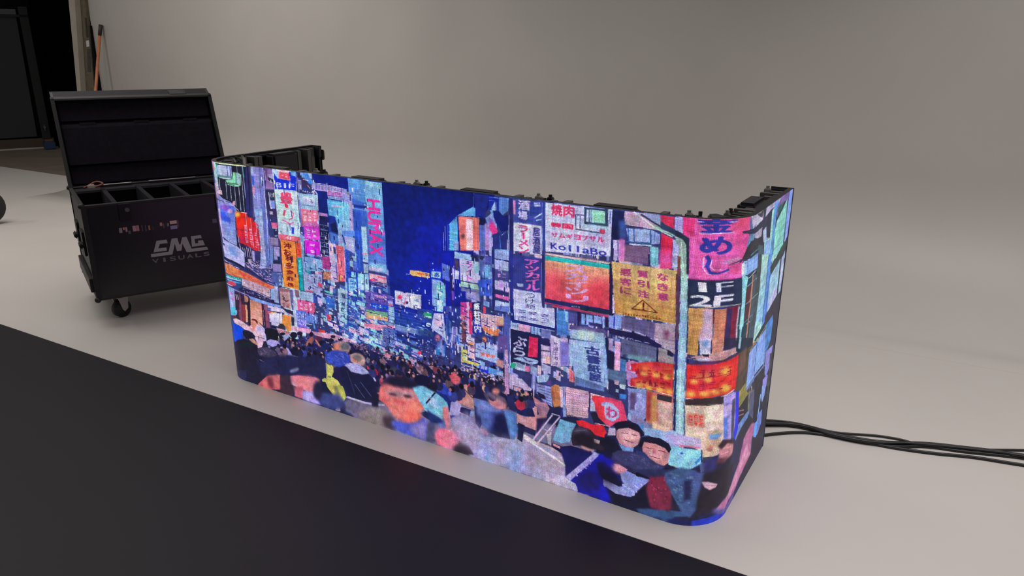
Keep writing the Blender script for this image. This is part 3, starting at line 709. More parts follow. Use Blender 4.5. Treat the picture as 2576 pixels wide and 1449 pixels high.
P 140,92,108 0 1033 500 1095 504 1088 490 1035 483
P 80,48,72 0 1047 464 1061 456 1065 459 1051 468
P 80,48,72 0 1062 461 1048 453 1050 450 1064 457
P 80,48,72 0 1048 451 1069 443 1073 447 1052 455
P 80,48,72 0 1069 443 1085 450 1084 454 1067 446
G 148,88,108 3 2 52 2.4 1041 434 1091 438 1088 417 1041 414
P 44,42,76 0 1038 412 1105 409 1105 391 1066 395
P 95,96,152 0 1095 502 1119 504 1110 414 1100 412
P 192,176,228 0 1116 507 1114 408 1120 409 1123 508
P 192,176,228 0 1114 411 1111 345 1117 346 1120 412
P 136,96,124 0 1127 507 1153 508 1152 478 1130 474
P 236,140,64 0 1067 564 1157 578 1154 511 1064 511
T 124,32,38 0 1 楽 1080 560 1131 563 1129 543 1082 539
T 124,32,38 0 1 長 1081 532 1130 533 1130 515 1081 514
P 20,160,176 0 1158 578 1184 582 1181 512 1155 510
P 36,28,60 0 1161 579 1155 509 1157 510 1163 579
P 28,44,88 0 1184 583 1182 512 1184 512 1186 583
P 156,164,216 0 1190 583 1294 600 1289 502 1239 514 1185 512
G 92,100,168 3 4 53 1.7 1205 582 1289 589 1285 554 1201 546
P 216,72,112 0 1267 561 1291 563 1289 546 1267 545
P 90,40,88 0 1265 542 1290 542 1291 544 1266 544
P 40,48,92 0 1278 528 1292 530 1291 522 1277 519
P 44,32,72 0 1224 529 1219 523 1213 521 1209 524 1211 531 1217 537 1223 539 1226 536
P 216,88,128 0 1195 517 1235 521 1237 514 1194 512
P 152,176,220 0 1158 506 1237 512 1232 471 1154 471
P 224,92,152 0 1136 467 1238 468 1236 419 1135 416
G 246,184,216 2 3 54 3.3 1145 460 1226 463 1227 425 1143 422
P 208,64,112 0 1135 466 1238 467 1239 469 1136 468
P 208,64,112 0 1236 469 1234 418 1237 419 1239 469
P 208,64,112 0 1237 420 1134 417 1134 415 1236 418
S 92,116,216 104,128,216 1127 412 1250 421 1245 380 1126 364
N 168,180,238,60,72,168,192,168,224,143,154,232 60 8.3 2.2 55 1127 412 1250 421 1245 380 1126 364
P 200,208,244 0 1130 363 1214 368 1215 371 1130 365
P 64,52,168 0 1133 360 1182 364 1180 353 1134 347
G 200,192,240 1 3 56 2.0 1135 359 1179 363 1178 352 1134 349
P 160,52,144 0 1134 347 1183 351 1182 344 1132 338
P 208,144,184 0 1088 338 1204 347 1201 326 1086 319
P 44,42,80 0 1091 381 1109 383 1106 342 1089 342
P 60,48,80 0 1013 555 1013 555 1013 555
P 232,150,76 0 1039 380 1089 384 1083 316 1062 310 1051 319 1047 330 1031 338
P 140,64,48 0 1039 365 1087 366 1088 367 1039 366
P 140,64,48 0 1037 354 1086 355 1086 356 1038 355
P 140,64,48 0 1035 340 1084 341 1084 342 1036 341
P 140,64,48 0 1034 329 1082 330 1083 331 1034 330
P 216,200,232 0 992 409 1045 407 1056 398 1038 391 989 386
P 208,196,234 0 988 378 1016 380 1009 326 980 320
P 74,68,104 0 1018 388 1016 334 1019 335 1021 389
P 184,152,192 0 1043 393 1105 387 1107 391 1045 397
P 192,168,200 0 1070 387 1108 379 1111 382 1073 391
P 220,216,236 0 1027 387 1037 388 1031 338 1020 336
P 216,48,88 0 1304 433 1327 436 1322 403 1304 404
P 30,36,68 0 1329 436 1343 435 1341 412 1327 409
P 224,68,80 0 1248 357 1287 358 1276 342 1252 337
P 56,80,140 0 1362 553 1375 555 1368 482 1359 480
P 159,196,224 0 1377 555 1424 557 1411 413 1370 405
G 34,58,108 4 1 57 3.2 1387 540 1418 539 1407 425 1376 424
S 60,112,208 47,106,208 1303 505 1353 507 1353 465 1303 463
P 192,208,244 0 1301 517 1447 519 1447 521 1301 519
P 192,176,220 0 1267 491 1281 494 1277 461 1263 461
P 40,68,176 0 1433 623 1413 377 1419 379 1439 624
N 143,184,232,168,160,220,111,160,220,200,208,238,60,92,184,44,156,184,208,144,184 120 5.5 2.5 58 1232 453 1457 508 1445 377 1222 365
P 28,52,132 0 1298 571 1341 568 1335 560 1300 565
P 88,192,184 0 1299 535 1348 532 1343 522 1301 529
S 95,160,224 76,104,208 1468 999 1553 998 1553 795 1470 785
P 111,184,228 0 1550 996 1633 996 1633 929 1631 844 1634 806 1553 795 1555 927
S 143,200,236 90,138,216 1550 996 1633 996 1634 806 1553 795
P 200,228,244 3 1568 993 1565 988 1560 986 1555 988 1553 992 1556 997 1561 999 1566 998
P 200,228,244 3 1596 985 1593 981 1588 978 1583 980 1581 984 1584 989 1589 991 1594 990
P 200,228,244 3 1622 980 1619 975 1614 973 1609 975 1608 979 1610 984 1615 986 1620 985
P 60,100,200 2 1484 926 1554 912 1555 819 1485 810 1478 872
P 44,80,192 3 1482 876 1527 878 1520 791 1483 786
P 31,47,140 0 1482 903 1553 902 1561 893 1483 892
P 200,216,244 0 1540 906 1562 902 1563 904 1542 909
P 200,216,244 0 1561 905 1543 891 1545 889 1563 903
P 200,216,244 0 1543 890 1565 889 1566 891 1544 892
P 168,192,240 0 1490 886 1561 884 1561 886 1491 887
P 184,216,240 0 1521 823 1545 824 1545 794 1518 791
P 143,152,216 0 1435 957 1460 956 1484 944 1481 913 1464 902 1431 908
P 216,184,232 0 1432 940 1483 927 1485 930 1434 943
P 26,40,120 0 1462 959 1469 958 1467 946 1459 948
N 216,196,240,90,104,192,143,176,234 30 5.0 2.2 61 1434 940 1482 926 1479 891 1430 899
S 111,196,234 143,176,228 1431 908 1466 902 1483 786 1418 778
P 184,160,220 2 1467 918 1483 914 1480 786 1464 784
S 76,112,204 90,124,208 1546 810 1637 821 1634 659 1545 660
P 44,84,200 0 1486 802 1522 807 1517 645 1485 639
P 60,104,216 0 1502 805 1498 657 1504 659 1508 806
P 159,200,234 0 1519 806 1546 810 1545 685 1520 685
P 168,200,236 0 1520 678 1544 679 1542 643 1519 641
P 216,144,192 0 1516 716 1545 718 1546 723 1517 721
P 216,144,192 0 1517 711 1543 710 1544 712 1518 713
P 40,64,124 0 1530 699 1529 697 1527 695 1525 696 1524 699 1526 701 1528 703 1530 702
T 240,48,160 0 1 HUMAX 1621 933 1623 717 1555 719 1554 932
P 192,96,200 0 1619 819 1631 820 1634 805 1622 799 1619 810
P 127,184,232 3 1547 686 1634 691 1634 656 1545 656
P 200,184,232 2 1548 668 1613 673 1608 660 1547 657
P 58,60,128 0 1545 655 1634 653 1632 647 1544 648
P 224,176,196 0 1546 644 1631 644 1634 617 1548 616
P 232,56,120 0 1587 639 1631 638 1625 634 1590 634
P 232,56,120 0 1546 622 1586 626 1581 618 1548 616
P 52,48,124 0 1548 614 1633 614 1630 599 1549 598
P 200,192,240 0 1549 609 1632 611 1632 613 1549 610
P 200,192,240 0 1548 603 1631 605 1631 606 1549 604
P 200,192,240 0 1548 596 1631 598 1631 600 1548 597
P 92,136,216 0 1420 794 1484 802 1483 712 1426 723
P 168,168,220 0 1431 774 1481 773 1478 711 1435 725
P 28,44,108 0 1418 776 1432 740 1437 742 1423 778
P 228,100,124 0 1414 728 1423 725 1418 590 1401 587
P 216,160,208 0 1423 725 1418 589 1421 590 1426 726
N 111,152,220,168,156,224,58,80,176,196,192,238,95,120,208 90 5.6 2.3 62 1426 723 1498 721 1492 645 1426 648
P 31,56,200 0 1442 637 1477 644 1487 636 1483 566 1476 565 1475 622 1449 618 1442 614
P 143,208,234 0 1455 636 1476 637 1477 616 1453 614
P 136,200,234 0 1437 608 1478 611 1476 565 1435 557
G 60,96,184 3 1 63 2.2 1439 603 1476 606 1474 566 1437 561
S 143,220,228 168,188,236 1487 634 1521 636 1517 572 1484 566
S 136,200,234 168,184,236 1524 637 1543 638 1541 576 1519 572
P 36,48,108 0 1520 637 1517 571 1519 571 1522 637
P 224,176,112 0 1746 688 1799 691 1798 671 1758 668 1745 673
P 232,112,64 0 1777 680 1800 681 1801 686 1778 684
P 216,224,248 0 1727 668 1747 672 1747 673 1727 670
P 232,184,120 0 1781 691 1837 690 1836 672 1780 669
P 232,108,68 0 1781 684 1813 685 1812 679 1780 677
T 40,32,76 0 1 SU 1816 688 1837 689 1836 676 1816 676
P 200,196,228 0 1670 596 1793 599 1792 539 1669 544
N 224,112,156,159,176,224,232,192,216,104,120,184,216,212,240,74,80,160,200,224,232 110 4.7 3.2 71 1672 589 1792 591 1793 555 1669 545
P 224,72,120 0 1705 578 1703 573 1698 569 1692 567 1686 567 1682 569 1681 573 1683 578 1687 581 1693 584 1699 583 1703 581
P 216,92,144 0 1725 559 1723 552 1717 549 1711 550 1709 556 1712 562 1718 565 1723 564
P 40,44,108 0 1733 560 1731 556 1727 553 1723 554 1721 558 1723 562 1728 565 1732 564
P 208,216,244 0 1670 596 1795 598 1795 600 1670 597
P 184,196,236 0 1669 597 1668 543 1670 543 1671 597
P 184,196,236 0 1668 543 1793 543 1793 545 1669 544
P 208,220,248 0 1692 547 1691 529 1693 530 1694 547
P 90,76,176 0 1545 572 1637 574 1661 570 1658 464 1519 464 1521 565
P 200,144,216 0 1560 562 1628 567 1628 557 1580 552
N 184,176,232,52,48,156,224,128,192,143,152,224,60,64,168 60 8.3 1.7 72 1546 569 1659 571 1657 540 1544 536
T 184,184,232 0 0 DKA 1547 550 1576 551 1576 541 1546 539
P 28,72,224 0 1545 526 1632 529 1633 506 1544 506
G 136,192,240 1 5 73 2.1 1553 521 1623 520 1623 510 1553 511
P 168,168,228 0 1633 550 1656 551 1656 533 1634 532
P 224,120,136 0 1655 538 1652 534 1644 531 1637 531 1634 534 1638 538 1645 541 1652 541
P 143,180,224 0 1634 529 1662 528 1660 464 1632 462
P 40,48,92 0 1634 505 1661 506 1662 507 1634 507
P 40,48,92 0 1633 490 1660 491 1661 492 1633 492
P 40,48,92 0 1632 475 1659 476 1660 477 1632 476
P 40,48,92 0 1631 461 1659 462 1659 464 1631 463
P 40,48,92 0 1630 449 1658 451 1658 452 1631 451
S 88,184,160 224,160,112 1518 494 1628 501 1628 470 1519 460
P 232,168,120 0 1520 471 1627 481 1628 466 1519 459
P 240,140,112 0 1599 471 1596 467 1591 464 1586 465 1584 468 1586 472 1591 474 1597 474
N 143,200,216,168,168,220,111,144,204,200,184,224,88,168,176,224,168,160 140 6.5 2.1 74 1428 477 1628 468 1627 448 1423 417
P 224,144,176 0 1496 432 1658 454 1655 440 1579 418 1516 419
P 88,104,184 2 1602 439 1657 440 1659 372 1596 358
N 60,88,192,127,200,224,232,144,192,44,60,152,168,176,232,88,144,216,216,200,234,32,40,92 260 7.4 2.8 75 1383 399 1663 435 1659 372 1377 338
P 28,40,96 0 1393 520 1516 520 1516 521 1394 522
P 28,40,96 0 1514 520 1631 514 1632 516 1515 521
P 40,48,92 0 1473 485 1630 484 1630 486 1474 487
S 26,44,156 38,68,156 1666 532 1792 532 1789 464 1662 460
P 58,88,200 0 1665 521 1792 522 1792 524 1665 523
P 58,88,200 0 1664 508 1791 510 1792 511 1665 510
P 58,88,200 0 1663 496 1791 498 1791 499 1664 498
P 58,88,200 0 1663 483 1790 485 1791 487 1663 485
P 58,88,200 0 1662 471 1790 473 1790 475 1662 472
P 112,144,216 0 1684 470 1683 452 1684 452 1685 470
P 112,144,216 0 1700 470 1699 453 1700 453 1701 470
P 112,144,216 0 1716 471 1715 453 1716 454 1717 471
P 112,144,216 0 1732 471 1731 454 1732 454 1733 471
P 112,144,216 0 1765 472 1764 455 1766 455 1766 472
P 111,136,200 0 1662 460 1789 461 1788 441 1663 438
P 184,204,244 0 1661 459 1789 460 1790 462 1662 461
P 28,36,104 0 1666 424 1702 426 1702 416 1668 416
P 24,32,100 0 1710 423 1787 426 1787 416 1712 413
P 128,152,220 0 1731 430 1730 414 1732 414 1733 430
P 44,68,164 0 1774 546 1846 551 1844 500 1772 492
P 44,176,120 0 1800 536 1838 539 1839 529 1802 524
P 168,224,200 0 1804 523 1838 527 1838 518 1803 516
P 200,224,234 0 1835 493 1833 489 1829 485 1823 483 1817 483 1813 485 1812 489 1813 493 1818 497 1824 499 1829 499 1833 497
P 192,220,232 1 1801 465 1798 460 1791 457 1784 457 1782 461 1785 467 1792 470 1799 470
P 140,176,232 0 1770 471 1813 473 1814 475 1770 473
P 140,176,232 0 1812 474 1826 463 1827 465 1814 476
P 32,48,124 0 1769 429 1805 430 1805 419 1768 416
P 48,76,140 3 1770 466 1843 471 1842 445 1769 439
N 127,152,208,200,144,184,95,120,200,168,184,234,44,60,144,232,168,184,136,192,232,28,36,88 150 4.6 2.7 76 1768 413 1883 431 1900 361 1764 330
P 224,64,112 0 1785 372 1782 365 1775 361 1768 362 1766 367 1769 374 1776 378 1783 377
P 44,120,200 0 1850 401 1871 404 1870 381 1849 378
P 28,40,136 0 2032 996 2093 994 2077 922 2038 920 2037 951
P 112,128,224 0 2031 997 2029 949 2031 950 2032 998
P 95,160,224 0 2028 951 2038 948 2038 920 1963 914 1956 908 1942 886 1926 879 1969 918
P 88,168,228 0 1926 879 1944 889 1962 911 1964 872 1964 792 1927 787
P 136,144,236 0 1901 848 1901 783 1903 783 1904 849
P 120,136,236 0 1909 871 1908 784 1910 784 1912 872
P 112,128,232 0 1920 878 1920 785 1922 786 1922 879
P 36,56,196 0 1924 877 1930 878 1927 787 1922 786
P 168,216,244 0 1925 852 1961 853 1961 855 1925 853
P 168,216,244 0 1924 839 1960 840 1960 841 1925 840
P 168,216,244 0 1924 825 1960 827 1960 828 1924 827
P 168,216,244 0 1924 808 1959 810 1960 811 1924 809
P 168,216,244 0 1923 793 1959 795 1959 796 1923 794
P 143,168,232 0 1947 823 1966 824 1966 792 1948 790
P 220,116,112 0 1967 913 2053 916 2051 804 1973 793
P 232,168,184 2 1999 907 2028 908 2024 801 1997 797
T 244,216,234 1 1 居酒屋 1997 907 2029 908 2028 801 1997 797
P 92,56,72 2 1994 847 1993 842 1990 839 1986 837 1981 838 1978 840 1977 845 1979 849 1982 853 1986 854 1990 854 1993 851
P 156,96,120 0 1964 911 2053 917 2053 919 1965 913
P 22,28,80 0 2054 914 2077 919 2079 900 2062 892 2054 893
P 88,108,192 0 2054 893 2075 894 2076 808 2053 805
P 168,128,200 0 2077 902 2102 903 2104 812 2075 808
P 128,152,220 0 2077 919 2095 932 2107 947 2118 905 2123 905 2123 814 2106 861 2085 901
P 156,200,232 0 2099 955 2113 975 2117 955 2108 945
P 140,92,216 0 2092 924 2105 917 2123 877 2123 863 2111 863 2095 888
P 224,68,152 0 2098 908 2111 907 2123 889 2123 869 2111 868
S 24,44,184 28,48,152 2093 994 2132 994 2131 950 2092 946
P 104,128,236 0 2092 989 2130 990 2130 992 2092 991
P 104,128,236 0 2092 978 2115 980 2115 981 2092 980
P 156,200,232 0 2102 954 2116 980 2119 949 2103 947
P 111,160,224 0 2095 947 2107 948 2140 886 2137 882 2116 919
P 136,168,228 0 2120 977 2120 950 2121 950 2121 977
P 92,132,216 0 2131 994 2169 995 2167 954 2145 936 2132 948
P 20,31,116 0 2108 948 2132 948 2148 933 2167 941 2167 889 2138 880 2110 926
P 224,60,144 0 2092 905 2108 907 2127 881 2117 863 2106 867 2092 885
P 140,92,216 0 2092 924 2102 917 2105 906 2092 902
P 38,48,124 0 2106 867 2162 888 2161 822 2107 820
P 60,104,208 0 2132 866 2135 822 2139 823 2135 867
P 184,196,240 0 2140 867 2160 884 2159 884 2139 868
P 168,176,234 0 2092 881 2101 875 2104 798 2091 796
P 38,38,108 0 2169 995 2183 995 2188 810 2172 808
P 168,168,228 0 2169 939 2169 828 2171 828 2171 939
P 168,144,220 0 2161 857 2162 821 2166 821 2164 858
P 124,168,228 0 2109 817 2169 823 2169 807 2109 799
P 64,72,164 0 2184 994 2294 996 2294 918 2187 919
P 216,136,200 0 2185 990 2194 990 2194 944 2186 944
T 200,184,238 0 1 酒 2201 994 2250 995 2249 961 2203 961
T 192,176,234 0 1 場 2201 958 2241 960 2241 931 2203 929
G 192,200,244 2 1 81 2.4 2257 992 2290 993 2290 979 2257 978
P 184,200,240 0 2267 939 2293 957 2291 960 2264 943
P 168,208,238 0 2271 932 2291 938 2290 941 2270 935
P 48,64,156 0 2248 975 2290 979 2279 954 2249 945
P 208,204,232 0 2187 918 2291 918 2296 827 2188 823
P 228,228,232 0 2201 915 2291 913 2292 917 2202 919
P 184,180,224 0 2246 907 2293 911 2296 826 2249 819
T 212,60,128 1 1 ラーメン 2202 912 2243 912 2249 819 2204 819
T 60,60,128 1 1 居酒屋 2258 910 2287 911 2290 825 2259 824
P 44,60,144 0 2292 993 2305 994 2308 827 2297 826
P 96,112,208 0 2292 994 2296 825 2299 825 2294 994
P 196,196,236 0 2303 995 2444 997 2531 998 2532 853 2306 837
T 212,56,104 0 1 焼肉 2322 994 2408 996 2408 956 2324 957
T 216,48,96 0 1 韓国 2322 935 2405 937 2404 919 2323 920
T 200,60,128 0 1 サムギョプサル 2324 902 2510 911 2511 892 2326 887
P 212,64,104 0 2511 929 2510 924 2507 920 2502 919 2497 919 2493 922 2492 926 2493 931 2496 935 2501 936 2506 936 2509 933
T 52,56,160 0 1 KollaBo 2323 869 2519 873 2519 851 2325 848
P 52,72,112 0 2438 995 2517 997 2520 944 2440 944
P 168,220,200 0 2463 989 2507 990 2509 952 2465 951
P 136,200,176 3 2476 976 2499 977 2500 957 2478 956
P 200,212,236 0 2446 988 2454 988 2455 950 2447 950
P 168,184,220 0 2457 989 2462 990 2463 952 2458 951
P 48,56,92 0 2512 995 2517 995 2519 951 2514 951
P 192,200,244 0 2517 992 2531 993 2533 950 2521 949
P 52,56,184 0 2523 992 2525 954 2527 954 2525 993
P 60,68,128 0 2407 966 2440 968 2440 971 2407 969
P 60,68,128 0 2408 967 2410 923 2413 923 2412 968
P 64,80,140 0 2424 966 2425 926 2428 927 2427 966
P 60,80,112 0 2410 921 2462 920 2462 924 2410 925
P 60,80,112 0 2459 920 2492 919 2492 923 2460 924
P 44,68,100 0 2442 943 2521 946 2521 949 2442 946
P 176,196,228 0 2430 943 2520 944 2515 935 2432 928
P 28,34,84 0 2532 996 2556 997 2563 852 2535 848 2534 918
P 32,44,96 0 2531 907 2532 845 2540 846 2539 908
P 184,156,168 0 2306 836 2533 837 2533 828 2306 824
P 80,60,96 0 2305 833 2533 835 2534 837 2305 836
P 232,208,208 0 2305 828 2534 830 2534 832 2305 830
P 40,176,180 0 2306 823 2533 827 2533 814 2306 810
S 232,168,132 216,60,92 2305 809 2533 814 2537 683 2310 680
P 216,76,96 10 2308 772 2374 774 2385 683 2310 682
P 220,68,88 10 2464 762 2533 781 2537 683 2455 682
T 212,160,220 1 1 スカイツリ 2370 805 2459 809 2468 691 2382 685
P 32,40,92 0 2301 679 2397 681 2540 682 2541 668 2398 663 2301 660
P 160,60,112 0 2307 662 2399 663 2399 667 2308 667
P 160,60,112 0 2396 663 2457 665 2458 669 2397 667
P 60,60,140 0 2294 838 2306 840 2308 639 2292 636
P 24,24,72 0 2532 827 2540 828 2548 684 2537 682
P 184,60,104 0 2336 655 2429 658 2430 664 2337 661
P 184,60,104 0 2425 658 2540 658 2541 664 2426 664
P 28,44,68 0 2434 673 2538 677 2538 667 2436 664
G 144,168,184 1 4 82 1.2 2403 673 2435 676 2436 668 2404 666
P 200,196,238 0 2292 647 2343 651 2347 583 2293 581
P 28,40,128 0 2291 576 2349 577 2350 583 2292 582
P 28,36,116 0 2345 653 2347 578 2353 580 2351 654
G 88,80,168 3 1 83 2.7 2298 645 2329 648 2330 610 2299 608
S 76,144,220 76,120,204 2352 647 2395 649 2398 568 2355 562
P 143,184,232 0 2382 649 2392 650 2393 615 2384 615
P 72,72,140 0 2395 648 2428 650 2429 616 2396 610
P 36,28,76 0 2426 656 2439 657 2440 624 2428 623
P 127,160,228 0 2441 651 2522 655 2523 621 2442 616
P 36,28,84 0 2453 654 2455 618 2458 618 2457 655
P 36,28,84 0 2480 654 2482 629 2485 629 2484 655
P 36,28,84 0 2511 654 2513 619 2515 619 2513 654
P 40,32,76 0 2523 656 2533 656 2535 624 2525 623
P 80,72,128 0 2399 606 2521 615 2533 607 2525 589 2400 591
P 48,44,104 0 2465 628 2515 631 2515 620 2472 618
P 144,168,200 0 2403 591 2521 602 2526 569 2404 560
P 184,204,208 4 2429 597 2492 601 2493 568 2436 564
P 60,88,144 0 2406 558 2526 563 2527 565 2406 560
P 38,36,92 0 2294 539 2330 540 2330 516 2294 515
P 104,112,176 0 2294 568 2329 571 2330 542 2294 542
P 48,56,140 0 2296 570 2296 535 2298 536 2298 571
P 48,56,140 0 2322 576 2323 541 2325 542 2324 576
P 48,56,140 0 2328 577 2329 542 2331 543 2330 577
P 200,180,224 0 2331 546 2395 558 2402 463 2335 447
P 124,116,204 2 2367 541 2400 545 2402 463 2370 455
G 80,64,124 5 1 84 1.6 2338 535 2362 537 2366 456 2340 450
P 160,180,228 0 2399 556 2526 566 2538 495 2404 463
P 200,144,200 3 2416 549 2434 549 2437 498 2421 498
T 52,60,132 1 1 古書紙 2449 544 2508 550 2516 490 2448 474
P 32,36,76 0 2526 589 2538 587 2540 544 2531 542
P 32,36,76 0 2532 547 2561 546 2562 500 2536 494
P 184,144,184 0 2538 588 2552 590 2554 549 2541 550
P 208,168,208 0 2561 563 2578 567 2581 505 2563 500
P 112,128,200 0 2560 590 2577 594 2578 567 2561 564
P 36,36,92 0 2536 621 2575 626 2576 605 2538 605
P 143,168,228 0 2112 813 2169 818 2169 786 2112 786
P 168,184,234 0 2112 782 2168 781 2168 749 2112 749
P 72,72,144 0 2114 746 2169 746 2169 713 2115 713
G 208,144,200 1 2 85 2.3 2118 741 2162 741 2162 718 2120 718
P 192,180,228 0 2114 709 2168 710 2168 678 2115 678
P 192,112,200 2 2146 695 2144 690 2138 688 2132 688 2130 692 2132 697 2138 699 2144 699
P 44,44,104 0 2113 676 2169 676 2169 638 2115 640
P 216,104,180 0 2116 661 2169 660 2169 646 2116 650
P 168,180,234 0 2114 638 2171 637 2171 613 2114 602
P 32,36,92 0 2111 784 2169 783 2170 785 2112 785
P 32,36,92 0 2111 747 2169 747 2170 749 2111 749
P 40,40,108 0 2102 812 2112 813 2113 602 2104 601
P 40,48,140 0 2170 821 2185 823 2187 616 2174 614
P 52,56,140 0 2185 812 2295 811 2294 696 2187 692
T 216,100,184 1 1 アツカイル 2227 800 2286 805 2292 700 2233 697
P 168,180,236 0 2201 713 2225 715 2225 704 2203 703
P 44,44,100 0 2294 825 2304 825 2307 639 2298 637
P 168,168,232 0 2293 798 2293 699 2294 700 2294 798
P 188,192,240 0 2188 691 2292 694 2298 647 2345 639 2347 572 2189 568
T 60,60,116 1 0 つけ麺 2231 686 2272 689 2276 633 2230 631
G 68,64,140 2 3 86 1.8 2195 623 2330 637 2331 593 2202 580
P 96,112,192 0 2113 617 2171 627 2172 603 2111 601
P 32,36,92 0 2104 599 2173 599 2174 603 2105 602
P 76,92,176 0 2149 585 2176 587 2176 410 2149 404
P 96,76,152 2 2122 513 2166 519 2166 461 2125 453
P 28,36,120 0 2176 628 2187 630 2192 584 2269 583 2353 584 2347 574 2269 573 2176 572
P 156,180,220 0 2177 570 2205 572 2205 551 2177 552
P 216,168,208 0 2207 572 2256 573 2257 550 2208 547
P 136,176,224 0 2258 571 2291 573 2291 548 2258 547
P 112,120,188 0 2296 570 2334 572 2332 544 2296 543
P 36,44,96 0 2255 575 2256 542 2258 542 2257 576
P 36,44,96 0 2267 578 2268 544 2270 545 2269 578
P 36,44,96 0 2282 581 2283 547 2284 548 2284 581
P 36,44,96 0 2295 583 2295 550 2297 550 2296 583
P 30,32,76 0 2177 547 2296 546 2295 438 2178 426
P 40,36,92 0 2298 538 2329 537 2330 504 2297 517
T 184,184,234 1 1 ぶら 2186 526 2247 527 2235 454 2183 453
P 220,44,92 0 2250 535 2284 536 2283 465 2246 460
N 240,80,128,168,28,72,232,56,104 40 3.8 3.6 87 2250 535 2284 536 2283 465 2246 460
P 160,184,234 0 2186 440 2225 456 2287 455 2284 444 2264 435 2239 435
P 40,48,108 0 2223 452 2241 442 2244 445 2226 455
P 40,48,108 0 2240 442 2265 444 2266 447 2241 445
P 40,176,144 0 2176 422 2199 425 2199 416 2176 410
P 168,200,220 0 2201 425 2239 426 2239 425 2201 416
P 192,168,208 0 2297 514 2329 515 2334 454 2298 449
P 232,176,184 0 2311 479 2332 480 2332 452 2314 451
P 48,48,92 0 2295 491 2331 496 2331 500 2296 496
P 200,208,244 0 2173 548 2175 409 2177 410 2175 549
S 224,168,176 200,104,124 2089 581 2148 585 2148 552 2089 540
P 200,112,92 0 2089 537 2133 537 2127 511 2088 506
P 200,176,128 2 2131 578 2148 579 2146 554 2133 555
P 192,60,148 0 1969 605 1996 610 1995 542 1968 540
P 224,128,156 2 1969 559 1994 560 1993 542 1968 542
P 216,168,216 0 1996 610 2005 612 2005 491 1996 490
P 192,44,92 0 2006 612 2018 614 2017 494 2005 491
P 216,48,108 0 2008 572 2019 574 2017 497 2007 498
P 28,32,88 0 2019 614 2059 621 2053 575 2063 503 2019 497
G 192,200,240 5 1 91 2.8 2023 615 2055 618 2059 506 2023 501
P 36,56,192 3 2022 551 2053 551 2061 500 2026 496
T 223,228,250 1 1 無料案内 2024 612 2050 615 2058 508 2026 505
P 200,164,188 0 2053 581 2122 582 2121 528 2058 527
P 216,120,88 0 2063 533 2121 528 2121 509 2082 506 2066 518
N 232,192,192,168,120,152,216,168,176,140,92,128 60 4.1 3.6 92 2053 581 2122 582 2121 543 2058 530
P 224,64,96 0 2066 607 2076 608 2076 584 2064 583
P 108,60,84 0 1970 534 1993 536 1992 454 1972 453
N 176,104,120,64,40,72,216,144,144,88,64,92 40 9.0 3.1 93 1970 534 1993 536 1992 454 1972 453
P 200,192,184 0 1968 443 1977 441 1976 379 1966 377
P 200,184,96 2 1977 427 1996 427 1996 383 1976 379
P 216,176,200 0 1997 471 2029 468 2028 399 1998 401
P 232,140,80 1 2018 457 2016 452 2009 448 2003 449 2000 453 2003 458 2010 461 2016 461
P 160,180,234 0 2029 462 2081 476 2107 470 2121 460 2121 412 2081 414 2030 410
T 228,96,76 0 1 営業中 2053 434 2115 434 2114 420 2053 422
P 44,44,108 0 2027 461 2027 409 2029 409 2029 461
G 80,96,184 1 5 94 1.7 2038 458 2116 461 2115 451 2038 448
P 240,128,88 2 2078 485 2077 479 2073 474 2068 472 2062 472 2059 475 2057 481 2059 486 2063 491 2068 494 2073 493 2077 490
P 60,56,152 0 2078 500 2102 502 2100 491 2080 490
P 40,48,92 0 1933 599 1930 510 1933 511 1935 600
P 44,72,168 0 1908 530 1908 434 1918 436 1917 533
P 36,72,156 0 1893 438 1894 358 1902 360 1900 440
P 140,108,208 0 1936 507 1934 440 1940 441 1942 508
P 192,180,234 0 1931 506 1923 422 1928 423 1936 507
P 44,92,208 0 1947 474 1954 442 1961 445 1954 477
S 192,184,228 168,180,234 1850 542 1893 547 1902 451 1834 479
P 224,124,144 3 1874 450 1873 442 1868 436 1863 433 1857 434 1853 438 1852 445 1854 453 1858 459 1864 462 1869 461 1873 457
P 200,168,208 3 1855 521 1886 524 1889 490 1854 495
S 136,216,224 144,184,232 1863 586 1894 590 1891 553 1863 551
S 96,120,224 88,112,216 1892 737 1925 730 1925 672 1893 679
P 28,44,200 0 1836 708 1893 713 1891 667 1884 666 1842 671
P 168,204,232 0 1845 699 1887 703 1884 678 1844 677
T 44,72,168 0 1 あ 1856 698 1881 699 1881 680 1855 679
P 136,168,232 0 1845 670 1884 670 1905 660 1905 578 1843 567
S 111,200,224 120,196,232 1861 654 1901 655 1895 577 1860 570
T 220,234,248 1 1 ビア館 1865 652 1894 650 1890 576 1862 570
P 36,32,108 0 1922 731 1934 731 1943 585 1928 583
P 184,168,224 0 1936 728 1946 724 1944 647 1936 653
P 108,64,184 0 1932 640 1944 642 1943 608 1933 606
P 152,184,232 0 1948 786 2017 785 2015 765 1947 761
P 38,40,92 0 2017 785 2051 785 2051 765 2018 764
P 196,192,234 0 1968 764 2051 763 2055 703 2039 687 1972 685
T 192,80,192 1 1 ライト 1994 759 2022 759 2022 688 1998 687
P 144,184,216 3 2029 757 2051 758 2052 720 2030 719
P 168,200,200 0 1972 682 2044 683 2049 663 1973 664
P 104,168,152 3 1975 679 1991 679 1989 669 1975 670
P 32,36,92 0 1969 683 2045 682 2046 684 1970 686
P 32,36,92 0 2043 683 2052 663 2054 664 2045 684
P 36,40,92 0 1969 661 2053 661 2053 663 1969 663
P 124,120,176 0 1973 661 2049 660 2049 653 1973 647
P 60,92,208 0 2041 697 2100 713 2100 651 2056 644 2048 672
P 111,164,224 3 2061 747 2097 762 2099 713 2062 710
P 76,80,168 0 2074 789 2101 789 2099 762 2074 758
P 159,152,216 2 1994 648 2049 651 2052 623 1993 623
